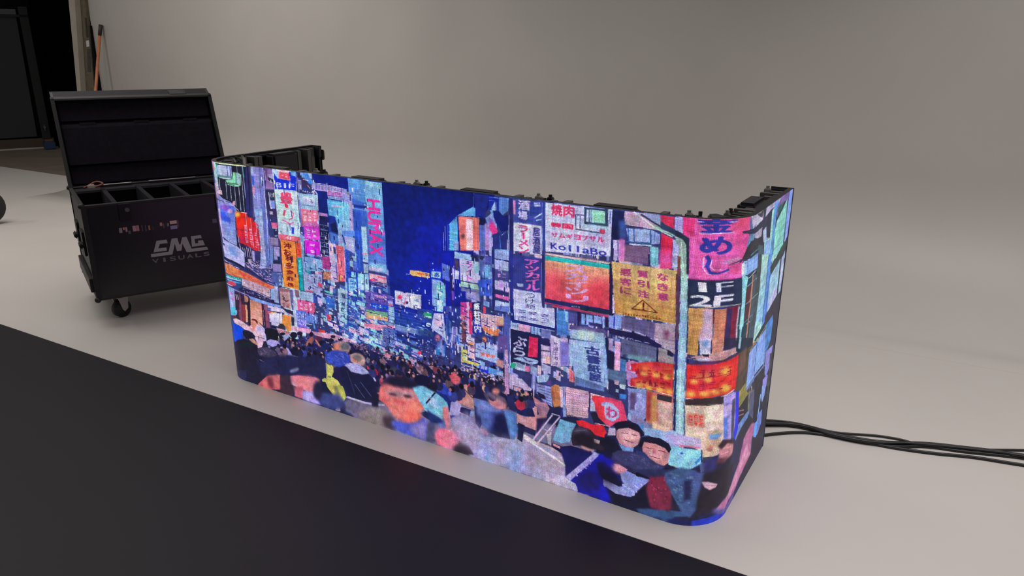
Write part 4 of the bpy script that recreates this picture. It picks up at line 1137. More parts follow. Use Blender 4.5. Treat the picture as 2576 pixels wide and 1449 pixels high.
P 35,42,112 0 2103 825 2113 827 2113 617 2103 615
P 104,120,216 0 2100 797 2100 614 2102 614 2102 797
P 92,108,184 4 2051 789 2074 793 2070 720 2057 718
P 44,40,80 0 2054 787 2074 787 2064 771 2052 775
P 184,180,232 0 1948 721 1966 719 1965 688 1947 688
P 80,64,92 3 1948 760 1965 759 1964 724 1948 724
P 184,156,184 0 2570 998 2681 998 2684 952 2572 957
P 28,34,84 0 2531 995 2570 996 2565 956 2555 922 2532 908
P 56,84,156 3 2553 966 2575 968 2576 919 2556 914
P 140,156,200 2 2629 999 2680 999 2683 968 2654 978
P 44,52,92 0 2620 991 2657 973 2660 977 2623 996
P 44,52,92 0 2655 974 2683 962 2685 967 2657 978
P 200,220,208 0 2598 996 2635 976 2637 979 2600 999
P 200,220,208 0 2633 977 2661 960 2663 963 2635 980
P 200,220,208 0 2659 961 2684 950 2685 953 2661 964
P 200,220,208 0 2682 951 2720 937 2722 940 2683 954
P 224,52,92 0 2682 998 2722 998 2724 962 2704 968 2684 981
P 180,180,236 0 2724 998 2748 998 2749 973 2750 947 2726 960
P 224,72,152 0 2749 998 2772 999 2775 971 2777 942 2779 913 2781 884 2784 854 2775 853 2772 881 2770 909 2768 936 2751 950
P 44,60,92 0 2683 978 2718 964 2746 954 2764 943 2769 926 2772 890 2775 853 2767 852 2761 888 2756 924 2740 940 2712 952 2683 964
P 152,196,180 0 2669 959 2694 951 2720 943 2721 947 2696 955 2670 963
P 152,196,180 0 2717 945 2739 933 2741 936 2719 948
P 152,196,180 0 2737 935 2747 921 2750 923 2740 937
P 152,196,180 0 2746 924 2750 886 2754 849 2758 849 2754 887 2750 924
P 160,188,176 2 2739 935 2750 926 2755 888 2759 851 2745 849 2743 878 2741 906
P 224,44,84 0 2687 946 2724 933 2722 906 2723 876 2724 845 2690 840 2688 915
P 212,92,176 8 2686 890 2723 895 2727 846 2688 840
P 176,184,236 0 2723 932 2740 927 2742 901 2743 875 2745 849 2727 846 2725 875 2724 903
P 152,168,224 0 2577 947 2653 951 2656 913 2588 908
P 60,88,168 0 2583 948 2586 906 2590 906 2586 949
P 60,88,168 0 2600 950 2604 908 2607 908 2603 951
P 60,88,168 0 2652 954 2654 912 2657 912 2655 954
P 56,104,160 0 2580 904 2660 908 2660 911 2580 908
P 192,212,240 0 2590 898 2660 902 2660 906 2590 902
P 144,164,224 0 2656 951 2684 941 2685 914 2659 908
P 60,88,168 0 2667 946 2668 918 2670 919 2668 946
P 56,48,92 0 2576 953 2634 952 2635 955 2576 956
P 112,88,124 0 2575 897 2655 899 2657 845 2575 845
P 184,176,224 0 2538 906 2575 909 2574 845 2541 844
P 208,120,192 2 2557 911 2575 911 2575 845 2561 846
P 48,44,104 0 2553 908 2555 841 2557 842 2555 909
P 120,184,204 0 2656 902 2681 903 2684 843 2659 845
P 44,40,88 0 2651 877 2653 842 2659 843 2657 878
P 44,44,88 0 2531 879 2541 881 2542 841 2533 840
S 200,168,120 200,144,80 2536 838 2743 841 2751 678 2556 674
T 160,60,112 0 1 悪 2562 822 2603 823 2606 799 2564 799
T 160,60,112 0 1 客 2563 793 2604 794 2607 770 2566 769
T 160,60,112 0 1 に 2565 765 2606 766 2609 742 2567 741
T 160,60,112 0 1 質 2617 825 2657 826 2660 803 2620 802
T 160,60,112 0 1 引 2620 795 2660 796 2663 773 2623 772
T 160,60,112 0 1 注 2622 764 2662 766 2665 742 2625 740
T 160,60,112 0 1 な 2680 826 2718 827 2721 804 2683 803
T 160,60,112 0 1 き 2682 796 2721 797 2724 773 2685 772
T 160,60,112 0 1 意 2684 766 2723 768 2726 744 2686 743
P 108,48,32 0 2610 698 2645 733 2642 735 2608 700
P 108,48,32 0 2641 733 2690 700 2692 703 2643 735
P 108,48,32 0 2692 704 2609 702 2609 698 2691 701
P 108,32,16 0 2643 726 2643 710 2649 710 2649 727
P 108,32,16 0 2650 705 2649 703 2646 702 2644 702 2643 704 2644 706 2646 708 2649 707
G 100,48,32 1 14 101 1.4 2578 682 2704 695 2703 680 2578 674
P 36,28,72 0 2529 831 2536 832 2548 705 2553 673 2538 636
P 216,208,240 0 2544 733 2548 734 2554 675 2547 672
P 72,56,92 0 2742 840 2751 841 2753 815 2754 788 2756 762 2758 735 2759 708 2761 680 2751 678 2750 706 2748 733 2747 760 2745 787 2744 813
P 184,152,200 0 2741 802 2743 771 2745 740 2747 709 2749 677 2751 678 2749 709 2747 740 2745 772 2743 802
P 168,204,200 0 2751 879 2770 882 2774 849 2777 815 2779 783 2780 750 2782 718 2783 684 2762 681 2760 714 2759 747 2757 779 2755 812 2753 846
P 200,236,236 0 2758 875 2760 848 2762 820 2764 793 2765 765 2767 737 2769 709 2771 681 2775 682 2773 710 2771 738 2769 766 2767 793 2765 821 2763 848 2761 875
P 220,80,176 0 2772 882 2781 883 2784 855 2786 826 2777 823 2775 853
P 168,144,168 0 2684 669 2722 673 2758 677 2760 647 2761 616 2762 585 2746 582 2728 592 2702 599 2688 616
P 124,60,92 3 2734 645 2733 640 2730 636 2725 634 2720 634 2716 637 2715 641 2716 645 2719 649 2724 651 2729 651 2733 649
P 124,60,92 3 2731 630 2729 625 2724 622 2719 623 2717 627 2719 631 2724 634 2729 633
P 96,88,140 0 2577 668 2686 671 2686 616 2636 629 2579 629
P 127,152,228 0 2535 664 2577 670 2578 627 2537 624
P 36,36,160 0 2552 664 2553 621 2556 622 2556 664
P 32,30,74 0 2537 624 2615 625 2669 618 2713 601 2704 590 2688 593 2638 600 2581 602 2538 604
P 192,208,240 0 2544 623 2613 623 2613 624 2544 624
P 184,200,232 0 2583 603 2644 600 2644 601 2583 604
P 184,200,232 0 2643 600 2673 599 2673 600 2643 601
P 88,92,132 0 2581 597 2697 591 2699 548 2659 544 2596 547 2584 542
P 108,148,168 3 2605 550 2661 555 2699 552 2700 546 2638 535 2599 534
P 28,32,72 0 2580 532 2639 532 2640 535 2580 536
P 32,32,60 0 2731 593 2750 584 2748 572 2731 575
P 152,136,144 0 2702 593 2731 590 2731 572 2752 571 2754 550 2702 547
P 28,28,64 0 2696 590 2698 545 2704 547 2702 591
P 44,40,104 0 2748 672 2758 674 2760 646 2761 618 2763 589 2764 561 2766 532 2767 502 2761 501 2759 530 2757 559 2754 587 2752 616 2750 644
S 168,212,220 136,168,216 2761 712 2782 715 2790 507 2766 502
P 200,236,240 0 2770 714 2771 685 2772 655 2773 625 2774 595 2775 565 2775 534 2776 503 2780 504 2779 535 2778 565 2777 596 2776 626 2775 656 2774 685 2773 715
P 28,32,68 0 2534 544 2561 545 2562 486 2540 486
P 216,160,200 0 2559 583 2579 584 2581 483 2562 482
P 72,120,176 0 2580 528 2600 529 2601 485 2582 482
P 72,100,140 0 2540 483 2602 484 2603 462 2540 447
P 136,176,232 0 2524 560 2530 558 2540 447 2529 444
P 168,144,192 0 2538 588 2554 589 2554 553 2540 551
P 200,120,176 0 2602 522 2621 531 2642 530 2613 506 2606 463 2603 462
P 208,44,56 0 2615 519 2662 536 2705 546 2754 550 2756 500 2723 492 2690 483 2656 475 2621 467 2626 497
P 232,144,72 8 2643 516 2680 528 2685 505 2650 498
P 232,160,80 8 2720 528 2754 532 2755 507 2731 504
P 200,76,144 6 2687 521 2715 524 2715 511 2690 506
P 232,160,96 0 2633 491 2695 500 2695 506 2633 497
P 232,160,96 0 2692 499 2724 500 2757 501 2758 507 2725 506 2692 506
P 168,144,224 0 2614 494 2635 493 2633 477 2615 470
P 224,92,172 0 2763 1008 2765 983 2766 958 2768 932 2770 907 2772 881 2774 855 2776 829 2801 832 2826 834 2851 834 2878 834 2907 831 2943 826 2939 867 2949 900 2961 932 2959 966 2958 1000 2915 1003 2882 1003 2853 1001 2822 1001 2791 1000
P 228,60,128 0 2747 1000 2781 1001 2782 975 2783 949 2753 951
P 228,80,124 10 2893 1002 2957 1001 2960 961 2914 954 2890 964
P 232,80,156 12 2900 938 2964 942 2953 898 2923 890
P 224,80,140 8 2901 865 2935 868 2941 826 2905 831
P 232,196,240 0 2788 991 2817 987 2818 991 2788 994
P 232,196,240 0 2816 987 2841 987 2868 986 2868 990 2841 991 2815 991
P 232,196,240 0 2866 986 2905 992 2904 996 2865 990
P 52,56,160 0 2790 992 2825 992 2825 997 2790 997
P 52,56,160 0 2822 992 2851 993 2882 993 2881 997 2851 997 2822 997
P 52,56,160 0 2879 993 2905 994 2904 998 2878 997
T 52,56,160 0 1 金 2788 1005 2891 1006 2896 961 2792 958
P 232,196,240 0 2796 957 2827 957 2827 960 2796 959
P 232,196,240 0 2826 957 2860 959 2897 959 2897 962 2860 962 2826 960
T 52,56,160 0 1 め 2793 950 2894 953 2901 896 2799 898
P 60,60,160 0 2817 891 2828 875 2837 881 2826 898
P 60,60,160 0 2826 886 2819 860 2830 857 2837 882
P 52,56,160 0 2821 862 2834 840 2841 845 2828 867
P 52,56,160 0 2833 841 2857 836 2858 845 2834 850
P 52,56,160 0 2851 838 2878 845 2876 850 2849 843
P 52,56,160 0 2875 844 2893 851 2890 856 2872 849
P 224,196,244 0 2813 889 2813 858 2816 858 2816 889
P 224,196,244 0 2813 858 2828 839 2830 841 2815 861
P 224,196,244 0 2828 839 2856 835 2856 838 2828 842
P 232,200,244 0 2838 885 2833 862 2836 861 2840 884
P 232,200,244 0 2833 862 2845 852 2847 854 2835 864
P 232,200,244 0 2845 852 2867 853 2867 855 2845 854
P 52,56,160 0 2800 922 2808 906 2816 910 2807 926
P 52,56,160 0 2808 906 2826 905 2826 914 2808 915
P 52,56,160 0 2804 943 2829 908 2835 913 2809 947
P 176,180,234 0 2726 999 2747 1000 2750 955 2729 959
P 40,48,68 0 2729 959 2746 952 2770 942 2772 914 2774 886 2776 858 2778 830 2766 828 2764 862 2763 895 2761 928 2730 942
P 148,176,168 0 2730 942 2752 935 2763 920 2766 890 2768 859 2771 829 2758 827 2755 856 2752 884 2749 913 2732 921
P 192,220,212 0 2746 927 2751 893 2756 860 2760 826 2764 827 2759 861 2754 894 2749 927
P 124,68,68 0 2740 885 2750 884 2750 855 2751 826 2743 824 2742 855
P 92,136,184 0 2955 1001 2979 1000 2992 956 2960 964
P 184,168,200 0 2979 1000 3077 994 3095 952 2991 958
P 52,56,92 0 2920 960 2951 960 2998 962 3092 959 3100 941 3003 951 2953 952
P 68,60,76 0 3015 998 3075 997 3080 985 3031 984
P 104,144,184 0 2963 947 2994 950 2998 925 2960 911 2951 912
P 176,168,200 0 2994 948 3086 945 3087 917 3049 917 3001 930
P 52,50,76 0 2934 875 2952 904 2996 920 3065 916 3113 912 3129 874 3062 886 2956 883 2926 865 2931 882
P 72,176,176 0 2956 882 3072 881 3069 883 2954 884
P 168,160,192 3 2869 869 2896 874 2928 878 2925 885 2894 881 2867 875
P 56,56,92 0 2890 865 2945 877 2943 880 2889 867
P 143,184,228 0 2941 869 3004 872 3074 870 3079 820 3002 825 2948 825
P 136,164,236 0 3005 869 3076 865 3077 823 3023 826
P 60,92,136 0 2964 871 2970 827 2974 826 2967 871
P 60,76,88 0 3073 873 3126 881 3143 844 3159 806 3176 768 3091 790 3082 832
P 216,224,240 0 2937 865 2950 864 2952 824 2941 826
P 224,96,176 0 2776 835 2801 838 2825 840 2850 840 2877 840 2906 837 2942 832 2944 822 2903 824 2869 822 2837 823 2805 821 2777 823
P 160,48,124 0 2777 822 2818 820 2819 823 2777 825
P 160,48,124 0 2817 820 2843 821 2870 821 2870 824 2843 824 2817 823
P 160,48,124 0 2869 821 2915 822 2915 825 2868 824
P 40,48,80 0 2777 822 2818 821 2843 821 2870 821 2903 822 2944 821 2951 781 2958 740 2907 742 2877 743 2850 742 2811 742 2782 743 2780 769 2779 796
T 216,212,240 0 0 1F 2785 816 2915 818 2919 785 2791 785
T 216,212,236 0 1 2F 2783 776 2920 778 2917 741 2786 742
P 184,184,176 0 2785 740 2818 741 2851 739 2851 742 2818 744 2785 743
P 184,184,176 0 2849 739 2877 741 2909 741 2908 744 2877 744 2849 742
P 184,184,176 0 2907 741 2965 737 2964 740 2906 744
P 200,144,92 0 2782 734 2817 737 2853 736 2855 704 2857 672 2859 639 2823 639 2788 635 2786 668 2784 702
P 200,168,200 3 2825 733 2853 735 2855 703 2857 672 2859 639 2819 638 2828 689
P 200,132,104 0 2857 734 2897 734 2897 701 2898 669 2898 636 2863 639 2861 671 2859 702
P 96,44,60 0 2853 734 2859 734 2861 689 2857 690
P 124,36,64 0 2898 736 2944 737 2945 701 2946 664 2947 627 2897 636 2897 670 2898 703
P 60,44,92 0 2902 733 2917 731 2918 699 2919 666 2920 633 2898 636 2899 669 2901 701
P 192,184,216 1 2942 734 2941 704 2940 675 2947 673 2948 702 2949 732
P 192,184,216 1 2940 678 2945 626 2953 624 2947 676
P 32,64,80 0 2947 723 2957 732 2961 695 2965 658 2970 621 2956 625 2953 658 2950 690
P 30,60,80 0 2944 821 3028 812 3126 787 3128 756 3130 725 3132 694 3134 662 3136 629 3138 597 3140 564 2976 619 2971 649 2965 679 2961 708 2956 737 2952 765 2948 793
P 136,200,216 0 2944 831 2981 816 2977 779 2977 739 2977 698 2975 659 2973 620 2964 623 2962 652 2961 682 2959 711 2958 740 2953 771 2949 801
P 168,220,232 0 2957 811 2957 775 2958 738 2975 733 2974 770 2974 807
P 168,220,232 0 2958 743 2957 715 2957 687 2957 658 2974 653 2974 681 2975 710 2975 738
P 124,156,176 0 2976 786 3046 784 3037 789 2971 789
P 124,156,176 0 3041 784 3106 785 3095 790 3031 789
P 124,156,176 0 2990 732 3070 726 3060 731 2984 736
P 124,156,176 0 3065 726 3131 725 3120 730 3054 731
P 124,156,176 0 3017 655 3102 646 3092 652 3008 661
P 124,156,176 0 3097 647 3166 643 3154 649 3086 652
P 160,184,216 0 2946 670 2986 672 2983 675 2944 673
P 92,48,64 0 2983 782 3041 781 3037 750 3033 719 2982 733
P 92,52,64 0 2984 722 3033 719 3038 680 2984 682
P 176,124,104 0 3030 778 3026 745 3023 713 3040 707 3043 740 3047 773
P 176,124,104 0 3023 715 3028 660 3045 654 3040 710
P 176,124,104 0 3028 663 3026 609 3043 603 3045 657
P 72,88,104 0 3046 808 3126 787 3129 756 3132 725 3135 693 3137 660 3140 628 3143 595 3146 562 3063 590 3060 622 3058 654 3055 685 3053 716 3051 747 3048 778
P 184,212,200 0 3126 787 3173 776 3188 742 3141 739
S 136,168,224 136,188,224 3140 742 3188 742 3265 565 3163 564
P 36,60,88 0 3206 691 3216 653 3227 613 3238 573 3248 570 3237 610 3226 650 3215 689
P 40,56,76 0 3263 564 3159 558 3171 552 3276 558
P 136,164,236 0 3194 546 3274 546 3288 513
S 168,208,204 136,168,216 2754 832 2775 835 2786 635 2765 631
P 88,56,80 0 2739 830 2747 831 2749 803 2751 775 2753 746 2755 717 2757 689 2760 659 2762 630 2754 628 2751 658 2749 687 2747 716 2745 745 2743 773 2741 802
P 38,42,72 0 2775 822 2777 796 2778 770 2780 743 2782 716 2784 689 2785 662 2787 634 2790 634 2788 662 2786 689 2784 716 2783 743 2781 770 2779 796 2778 823
S 152,192,216 144,168,220 2764 637 2784 641 2796 429 2771 424
P 36,44,104 0 2757 579 2759 548 2761 516 2763 485 2765 453 2767 421 2771 422 2769 454 2767 486 2765 517 2763 549 2761 580
P 200,148,88 0 2788 641 2819 645 2820 616 2821 587 2791 590
P 192,184,220 0 2821 645 2856 646 2857 617 2858 588 2828 591
P 104,152,200 3 2849 627 2849 622 2846 617 2842 616 2838 617 2835 621 2833 627 2834 633 2836 637 2840 639 2844 637 2848 633
P 200,136,120 0 2858 646 2898 643 2898 614 2897 585 2863 588 2861 617
P 48,40,72 0 2899 642 2946 634 2947 607 2900 603
P 184,144,152 0 2899 601 2950 603 2966 584 2929 580 2900 571 2859 571 2822 573 2790 578 2816 587 2842 593 2869 598
P 36,28,56 0 2832 594 2855 593 2854 585 2837 587
P 192,180,208 0 2821 582 2859 581 2859 572 2823 572
P 64,56,76 0 2788 578 2817 577 2817 580 2788 581
P 80,48,76 0 2791 555 2827 565 2826 570 2790 560
P 80,48,76 0 2824 565 2852 566 2881 564 2881 569 2851 570 2824 569
P 80,48,76 0 2879 564 2931 571 2928 576 2878 568
P 80,48,76 0 2928 571 2972 575 2967 581 2925 576
P 224,48,48 0 2792 556 2839 561 2880 562 2925 568 2971 574 2974 535 2978 496 2981 456 2924 455 2891 454 2862 449 2830 450 2798 447 2796 484 2794 520
P 240,184,80 5 2883 528 2879 524 2866 520 2849 517 2831 515 2819 515 2813 517 2817 522 2829 527 2846 531 2863 533 2877 531
P 240,184,80 5 2939 531 2938 524 2930 520 2919 520 2907 522 2898 528 2894 534 2895 541 2901 546 2911 548 2923 545 2934 539
P 240,184,80 5 2818 465 2818 460 2814 456 2808 453 2802 453 2797 455 2795 458 2796 463 2799 468 2805 471 2811 471 2816 469
P 240,184,80 5 2889 469 2886 465 2876 462 2862 460 2848 459 2838 460 2833 463 2836 468 2845 472 2858 475 2873 475 2884 473
P 240,184,80 5 2944 471 2942 465 2934 462 2922 462 2910 465 2901 470 2896 476 2898 482 2904 486 2915 487 2927 484 2938 478
P 240,184,80 5 2874 533 2874 529 2871 526 2867 525 2863 526 2859 528 2857 532 2858 535 2860 538 2864 540 2868 539 2872 537
P 184,52,104 10 2834 553 2886 557 2887 534 2843 536
P 168,44,80 14 2803 505 2836 509 2870 510 2885 480 2848 484 2813 484
P 140,28,32 0 2810 512 2846 518 2885 520 2884 521 2846 520 2810 514
P 140,28,32 0 2884 520 2940 521 2939 523 2883 521
P 236,184,200 0 2797 444 2833 443 2833 447 2798 448
P 236,184,200 0 2831 443 2878 445 2877 449 2831 447
P 236,184,200 0 2876 445 2927 449 2925 453 2875 448
P 236,184,200 0 2925 448 2967 456 2962 461 2922 452
P 52,48,60 0 2798 441 2835 442 2873 447 2918 446 2921 424 2885 431 2854 433 2825 432 2797 429
P 168,152,224 0 2918 448 2967 452 2979 406 2921 424
P 28,44,64 0 2948 633 3021 611 3146 569 3284 522 3150 539 2967 580 2953 588
P 152,184,200 0 2964 632 2962 596 2977 590 2980 626
P 84,68,60 0 2970 577 3134 549 3139 513 3144 477 3149 440 3154 403 3159 365 3165 327 2996 399 2980 460 2977 499 2973 539
P 108,76,76 4 2991 573 3052 561 3052 523 3052 485 3052 446 2997 468 2995 504 2993 539
P 132,164,238 0 3101 533 3186 536 3284 522 3309 467 3334 410 3237 413 3158 404 3102 409 3104 444 3106 479
P 48,72,140 0 3190 534 3194 495 3198 456 3203 416 3210 413 3205 453 3201 492 3197 531
P 192,104,80 0 3128 566 3181 547 3136 544
P 136,176,168 0 3183 556 3284 522 3184 540 3131 558
P 104,120,176 0 3121 392 3232 391 3214 401 3103 402
P 104,120,176 0 3225 391 3357 384 3337 395 3207 402
P 140,132,72 0 3015 434 3091 431 3116 393 3097 356 3026 386
P 72,64,200 0 2982 437 3016 430 3026 386 2991 401
P 44,44,56 0 3085 389 3158 375 3216 382 3276 390 3339 398 3358 355 3378 310 3398 265 3418 219 3219 304 3045 378
P 156,144,176 0 3306 395 3316 348 3327 301 3346 293 3335 340 3325 387
P 108,104,144 0 3149 398 3214 382 3232 337 3251 290 3179 321 3163 360
P 200,200,224 0 3186 384 3201 361 3208 359 3193 381
P 96,120,168 0 2955 1000 3007 999 2996 959 2957 967
P 184,172,200 0 2959 1001 3007 999 3103 999 3206 999 3317 999 3438 999 3407 986 3288 983 3179 981 3098 966 2993 967 2980 959
P 64,64,76 0 3008 998 3049 996 3083 999 3075 976 3035 987
P 52,56,76 0 3082 1002 3118 1002 3113 972 3086 965
P 52,52,76 0 2927 961 2995 961 3090 969 3193 978 3195 932 3160 895 3143 921 3147 939 3095 930 3111 899 3127 867 3143 834 3069 852 3068 883 3066 913 3003 942 2928 955
P 176,164,196 0 3003 942 3089 945 3089 916 3046 919 3008 929
P 168,184,216 0 3101 931 3142 936 3160 897 3194 891 3150 890 3126 889
P 156,212,200 0 3201 975 3274 991 3268 964 3263 937 3257 910 3252 883 3256 845 3260 807 3150 833 3137 891 3209 888 3206 918 3204 947
P 136,172,240 0 3158 886 3226 880 3232 846 3238 812 3143 834
P 92,148,208 0 3224 996 3285 997 3270 957 3272 926 3273 895 3277 864 3280 833 3283 802 3238 812 3237 843 3236 873 3236 902 3232 934 3228 965
P 124,100,168 0 3332 1001 3438 999 3436 975 3367 976 3317 961 3287 938 3274 950 3284 985
P 44,108,100 0 3285 968 3357 982 3341 956 3287 938
P 136,204,196 0 3286 925 3351 951 3418 979 3423 946 3428 913 3433 880 3437 845 3440 809 3382 804 3339 789 3291 800 3285 832 3279 863 3273 895
P 52,80,124 0 3437 1005 3434 968 3431 931 3443 929 3446 966 3449 1003
P 52,80,124 0 3431 932 3430 895 3429 858 3429 820 3441 817 3441 855 3442 893 3443 930
P 136,164,240 0 3442 1006 3491 1003 3493 971 3496 937 3494 903 3491 869 3489 834 3451 817 3446 855 3441 893 3437 930 3439 968
P 60,72,64 0 3401 811 3478 826 3475 801 3447 781 3372 781 3339 789
P 168,192,200 0 3459 773 3482 787 3493 753 3457 761
P 52,50,60 0 2989 925 3059 918 3090 901 3072 886 3025 888 2950 878 2937 880 2955 908 2974 925
P 72,168,168 0 2987 879 3075 886 3071 887 2984 881
P 132,160,240 0 3039 868 3073 869 3075 850 3011 866
P 76,100,112 0 3063 895 3123 881 3136 836 3075 850
S 168,204,208 144,196,224 3123 852 3223 829 3250 637 3156 748
S 168,212,200 136,184,232 3130 850 3231 827 3250 576 3131 615
P 92,140,216 0 3223 829 3284 815 3289 776 3293 737 3294 705 3295 673 3296 641 3289 604 3282 566 3235 581 3234 614 3233 647 3232 679 3231 711 3228 751 3226 790
P 52,80,140 0 3219 825 3222 788 3225 750 3228 711 3234 710 3231 748 3228 786 3225 824
P 52,80,140 0 3227 712 3230 680 3233 646 3236 613 3239 579 3246 577 3243 611 3240 645 3237 678 3234 710
P 52,80,140 0 3275 808 3273 771 3271 734 3278 732 3279 769 3281 806
P 52,80,140 0 3271 734 3271 702 3271 669 3271 636 3271 603 3271 569 3277 567 3277 601 3277 634 3277 667 3277 700 3278 733
P 160,200,192 0 3284 815 3348 800 3286 781 3270 802
P 60,72,72 0 3339 789 3414 785 3440 779 3420 773 3354 758 3291 743 3268 775
P 152,188,216 0 3291 743 3355 757 3421 771 3419 731 3424 697 3428 663 3433 628 3363 619 3297 609 3291 647 3285 684 3280 722
P 184,180,224 4 3366 674 3411 673 3427 625 3308 616 3290 625 3327 649
P 48,60,84 0 3418 775 3423 712 3436 708 3431 771
P 48,60,84 0 3423 713 3423 678 3423 643 3436 639 3436 675 3436 710
P 168,180,216 0 3438 769 3466 773 3484 769 3488 732 3492 695 3483 635 3446 632 3444 667 3442 701 3440 735
P 60,52,68 0 3429 635 3479 628 3474 591 3470 553 3479 503 3434 517 3414 573 3289 565 3279 572 3279 604 3352 619
P 76,132,216 0 3401 570 3434 517 3298 561
P 68,76,84 0 3070 864 3123 852 3130 813 3136 775 3143 735 3142 705 3140 674 3139 643 3138 612 3089 628 3088 664 3088 699 3088 734 3083 775 3078 816
P 132,168,236 0 2965 873 3070 864 3080 824 3004 825 2972 823
P 168,204,216 0 2976 809 3071 814 3065 817 2972 811
P 124,140,172 0 2981 787 3096 784 3089 787 2977 789
P 120,160,168 0 2985 729 3134 724 3126 728 2981 732
P 116,136,156 0 2974 671 3084 667 3077 671 2970 673
P 144,208,220 0 2954 815 2957 775 2960 735 2980 730 2976 771 2972 811
P 144,208,220 0 2960 741 2961 703 2962 665 2983 659 2981 697 2979 735
P 84,44,56 0 2978 783 3024 777 3029 735 2983 732
P 84,44,56 0 2982 723 3033 724 3030 687 2986 678
P 180,124,108 0 3026 812 3029 772 3033 732 3051 727 3046 767 3042 807
P 180,124,108 0 3033 735 3032 707 3031 679 3048 673 3049 702 3050 730
S 144,192,204 168,204,200 3132 628 3235 595 3222 564 3135 559
P 112,152,208 0 3235 595 3315 570 3232 572
P 76,128,200 0 3315 570 3417 538 3418 472 3359 442 3341 433 3332 470 3323 506 3314 542 3272 573
P 52,52,60 0 3417 538 3470 521 3474 481 3457 453 3428 451 3413 483
P 48,56,60 0 3274 583 3331 565 3244 561 3164 549 3153 560 3213 571
P 136,140,116 0 3302 561 3242 553 3185 546 3196 540 3254 548 3314 556
P 136,140,116 0 3188 546 3100 541 3109 536 3199 541
P 132,164,238 0 3303 550 3312 546 3322 499 3333 451 3330 411 3206 416 3108 408 3104 450 3100 491 3097 532 3195 535
P 44,60,128 0 3193 535 3197 478 3204 475 3200 532
P 44,60,128 0 3197 479 3199 416 3206 413 3204 476
P 112,144,192 0 3333 451 3350 445 3355 402 3327 401 3332 407
P 136,136,216 0 3357 446 3466 434 3463 408 3450 354 3408 331 3378 351 3368 389 3358 427
P 72,72,72 0 3431 412 3465 403 3470 361 3474 319 3479 275 3484 232 3428 255 3443 288 3458 322 3444 367
P 148,140,220 0 3355 337 3422 334 3442 322 3435 288 3428 255 3383 273
P 48,48,60 0 3207 414 3334 402 3350 360 3366 317 3383 273 3248 329 3227 372
P 108,124,172 0 3111 396 3223 398 3205 408 3094 405
P 108,124,172 0 3216 398 3371 389 3352 400 3199 408
P 84,68,60 0 2977 577 3074 560 3085 516 3096 470 3074 434 3006 429 2973 442 2974 472 2976 502 2977 532
P 108,76,68 4 2986 571 3060 565 3060 533 3061 501 2986 496 2985 546
P 140,132,72 0 3026 421 3080 433 3109 406 3103 389
P 58,56,68 0 3132 377 3215 392 3256 326
P 192,192,220 0 3182 384 3195 361 3204 358 3191 381
P 46,44,60 0 2975 436 3112 391 3277 335 3466 271 3470 230 3474 189 3477 147 3481 104 3466 70 3479 5 3397 10 3318 13 3111 121 2959 197 2961 228 2963 258 2965 289 2967 318 2969 348 2971 378 2973 407
P 52,44,52 0 2888 451 2920 449 2919 423 2890 422
P 216,176,176 0 2890 422 2921 423 2924 391 2928 360 2931 328 2935 295 2899 335 2895 378
P 144,152,216 0 2918 449 2966 449 2969 416 2973 383 2977 349 2981 315 2985 280 2935 292 2931 324 2928 356 2924 387 2921 419
G 80,88,176 4 1 111 2.4 2920 442 2947 439 2969 304 2938 308
P 120,168,224 3 2899 335 2933 310 2937 281 2905 283
P 192,176,192 3 2904 290 2936 288 2932 248 2908 255
P 112,108,144 0 2970 444 2998 440 3007 399 3016 356 3026 313 2986 276 2982 311 2979 345 2976 378 2973 411
P 56,48,200 0 2983 433 3015 423 3024 382 3031 345 3039 307 3029 278 3019 250 2988 268 2996 320 2991 358 2987 396
P 140,132,72 0 3010 435 3072 423 3152 370 3092 368 3035 367
P 44,44,52 0 3057 368 3160 348 3130 301 3046 304 3029 366
P 200,120,144 0 3044 351 3112 325 3108 330 3041 355
P 200,120,144 0 3046 333 3119 308 3114 313 3041 338
P 104,136,192 0 3035 302 3143 299 3208 292 3179 268 3094 267 3032 247
P 120,120,108 2 3149 378 3236 349 3243 311 3250 272 3257 233 3166 303 3157 341
P 88,88,120 0 3167 364 3238 345 3248 306 3257 266 3267 225 3197 271 3182 318
P 136,164,236 0 3360 314 3430 286 3422 254 3394 234 3369 261
P 144,176,240 0 3345 287 3343 248 3341 208 3339 169 3353 162 3355 202 3357 242 3359 281
P 104,128,200 0 3334 210 3409 201 3421 140 3375 113 3331 118 3289 154 3307 176 3350 172
P 88,152,240 0 3301 190 3346 182 3355 111 3314 126
P 176,104,148 2 3252 213 3299 195 3306 146 3284 133 3268 106 3252 78 3203 73 3111 121 3126 146 3141 172 3178 206
P 216,136,176 3 3180 168 3251 148 3235 107 3218 65 3141 105 3160 137
P 40,32,48 0 3020 232 3013 220 2985 223 2959 230 2939 242 2925 257 2919 273 2921 287 2932 294 2949 292 2973 280 3000 256
P 200,128,136 0 2925 271 2941 280 2976 270 2994 244 2965 230 2934 234
P 96,44,64 0 2932 251 2983 249 2980 252 2931 253
P 30,28,52 0 2908 248 2935 227 3003 233 3097 194 3141 105 2976 190 2912 213
P 92,48,80 0 2919 221 2944 231 2961 217 2938 205
P 136,168,216 0 2500 472 2539 481 2542 420 2503 413
P 80,100,140 0 2542 482 2604 491 2604 444 2543 451
G 80,100,140 1 2 121 1.5 2506 468 2534 472 2536 430 2508 429
P 44,44,84 0 2543 451 2599 443 2600 413 2609 404 2582 391 2546 399
P 200,160,184 0 2563 451 2579 452 2580 438 2566 438
P 160,184,200 0 2582 444 2604 444 2602 427 2583 428
P 136,160,200 0 2570 422 2581 422 2581 411 2570 411
P 60,120,192 0 2584 409 2608 412 2607 395 2585 392
P 144,152,220 0 2607 434 2673 445 2677 349 2669 339 2617 355 2613 427
P 92,76,120 2 2619 423 2640 426 2643 368 2622 362
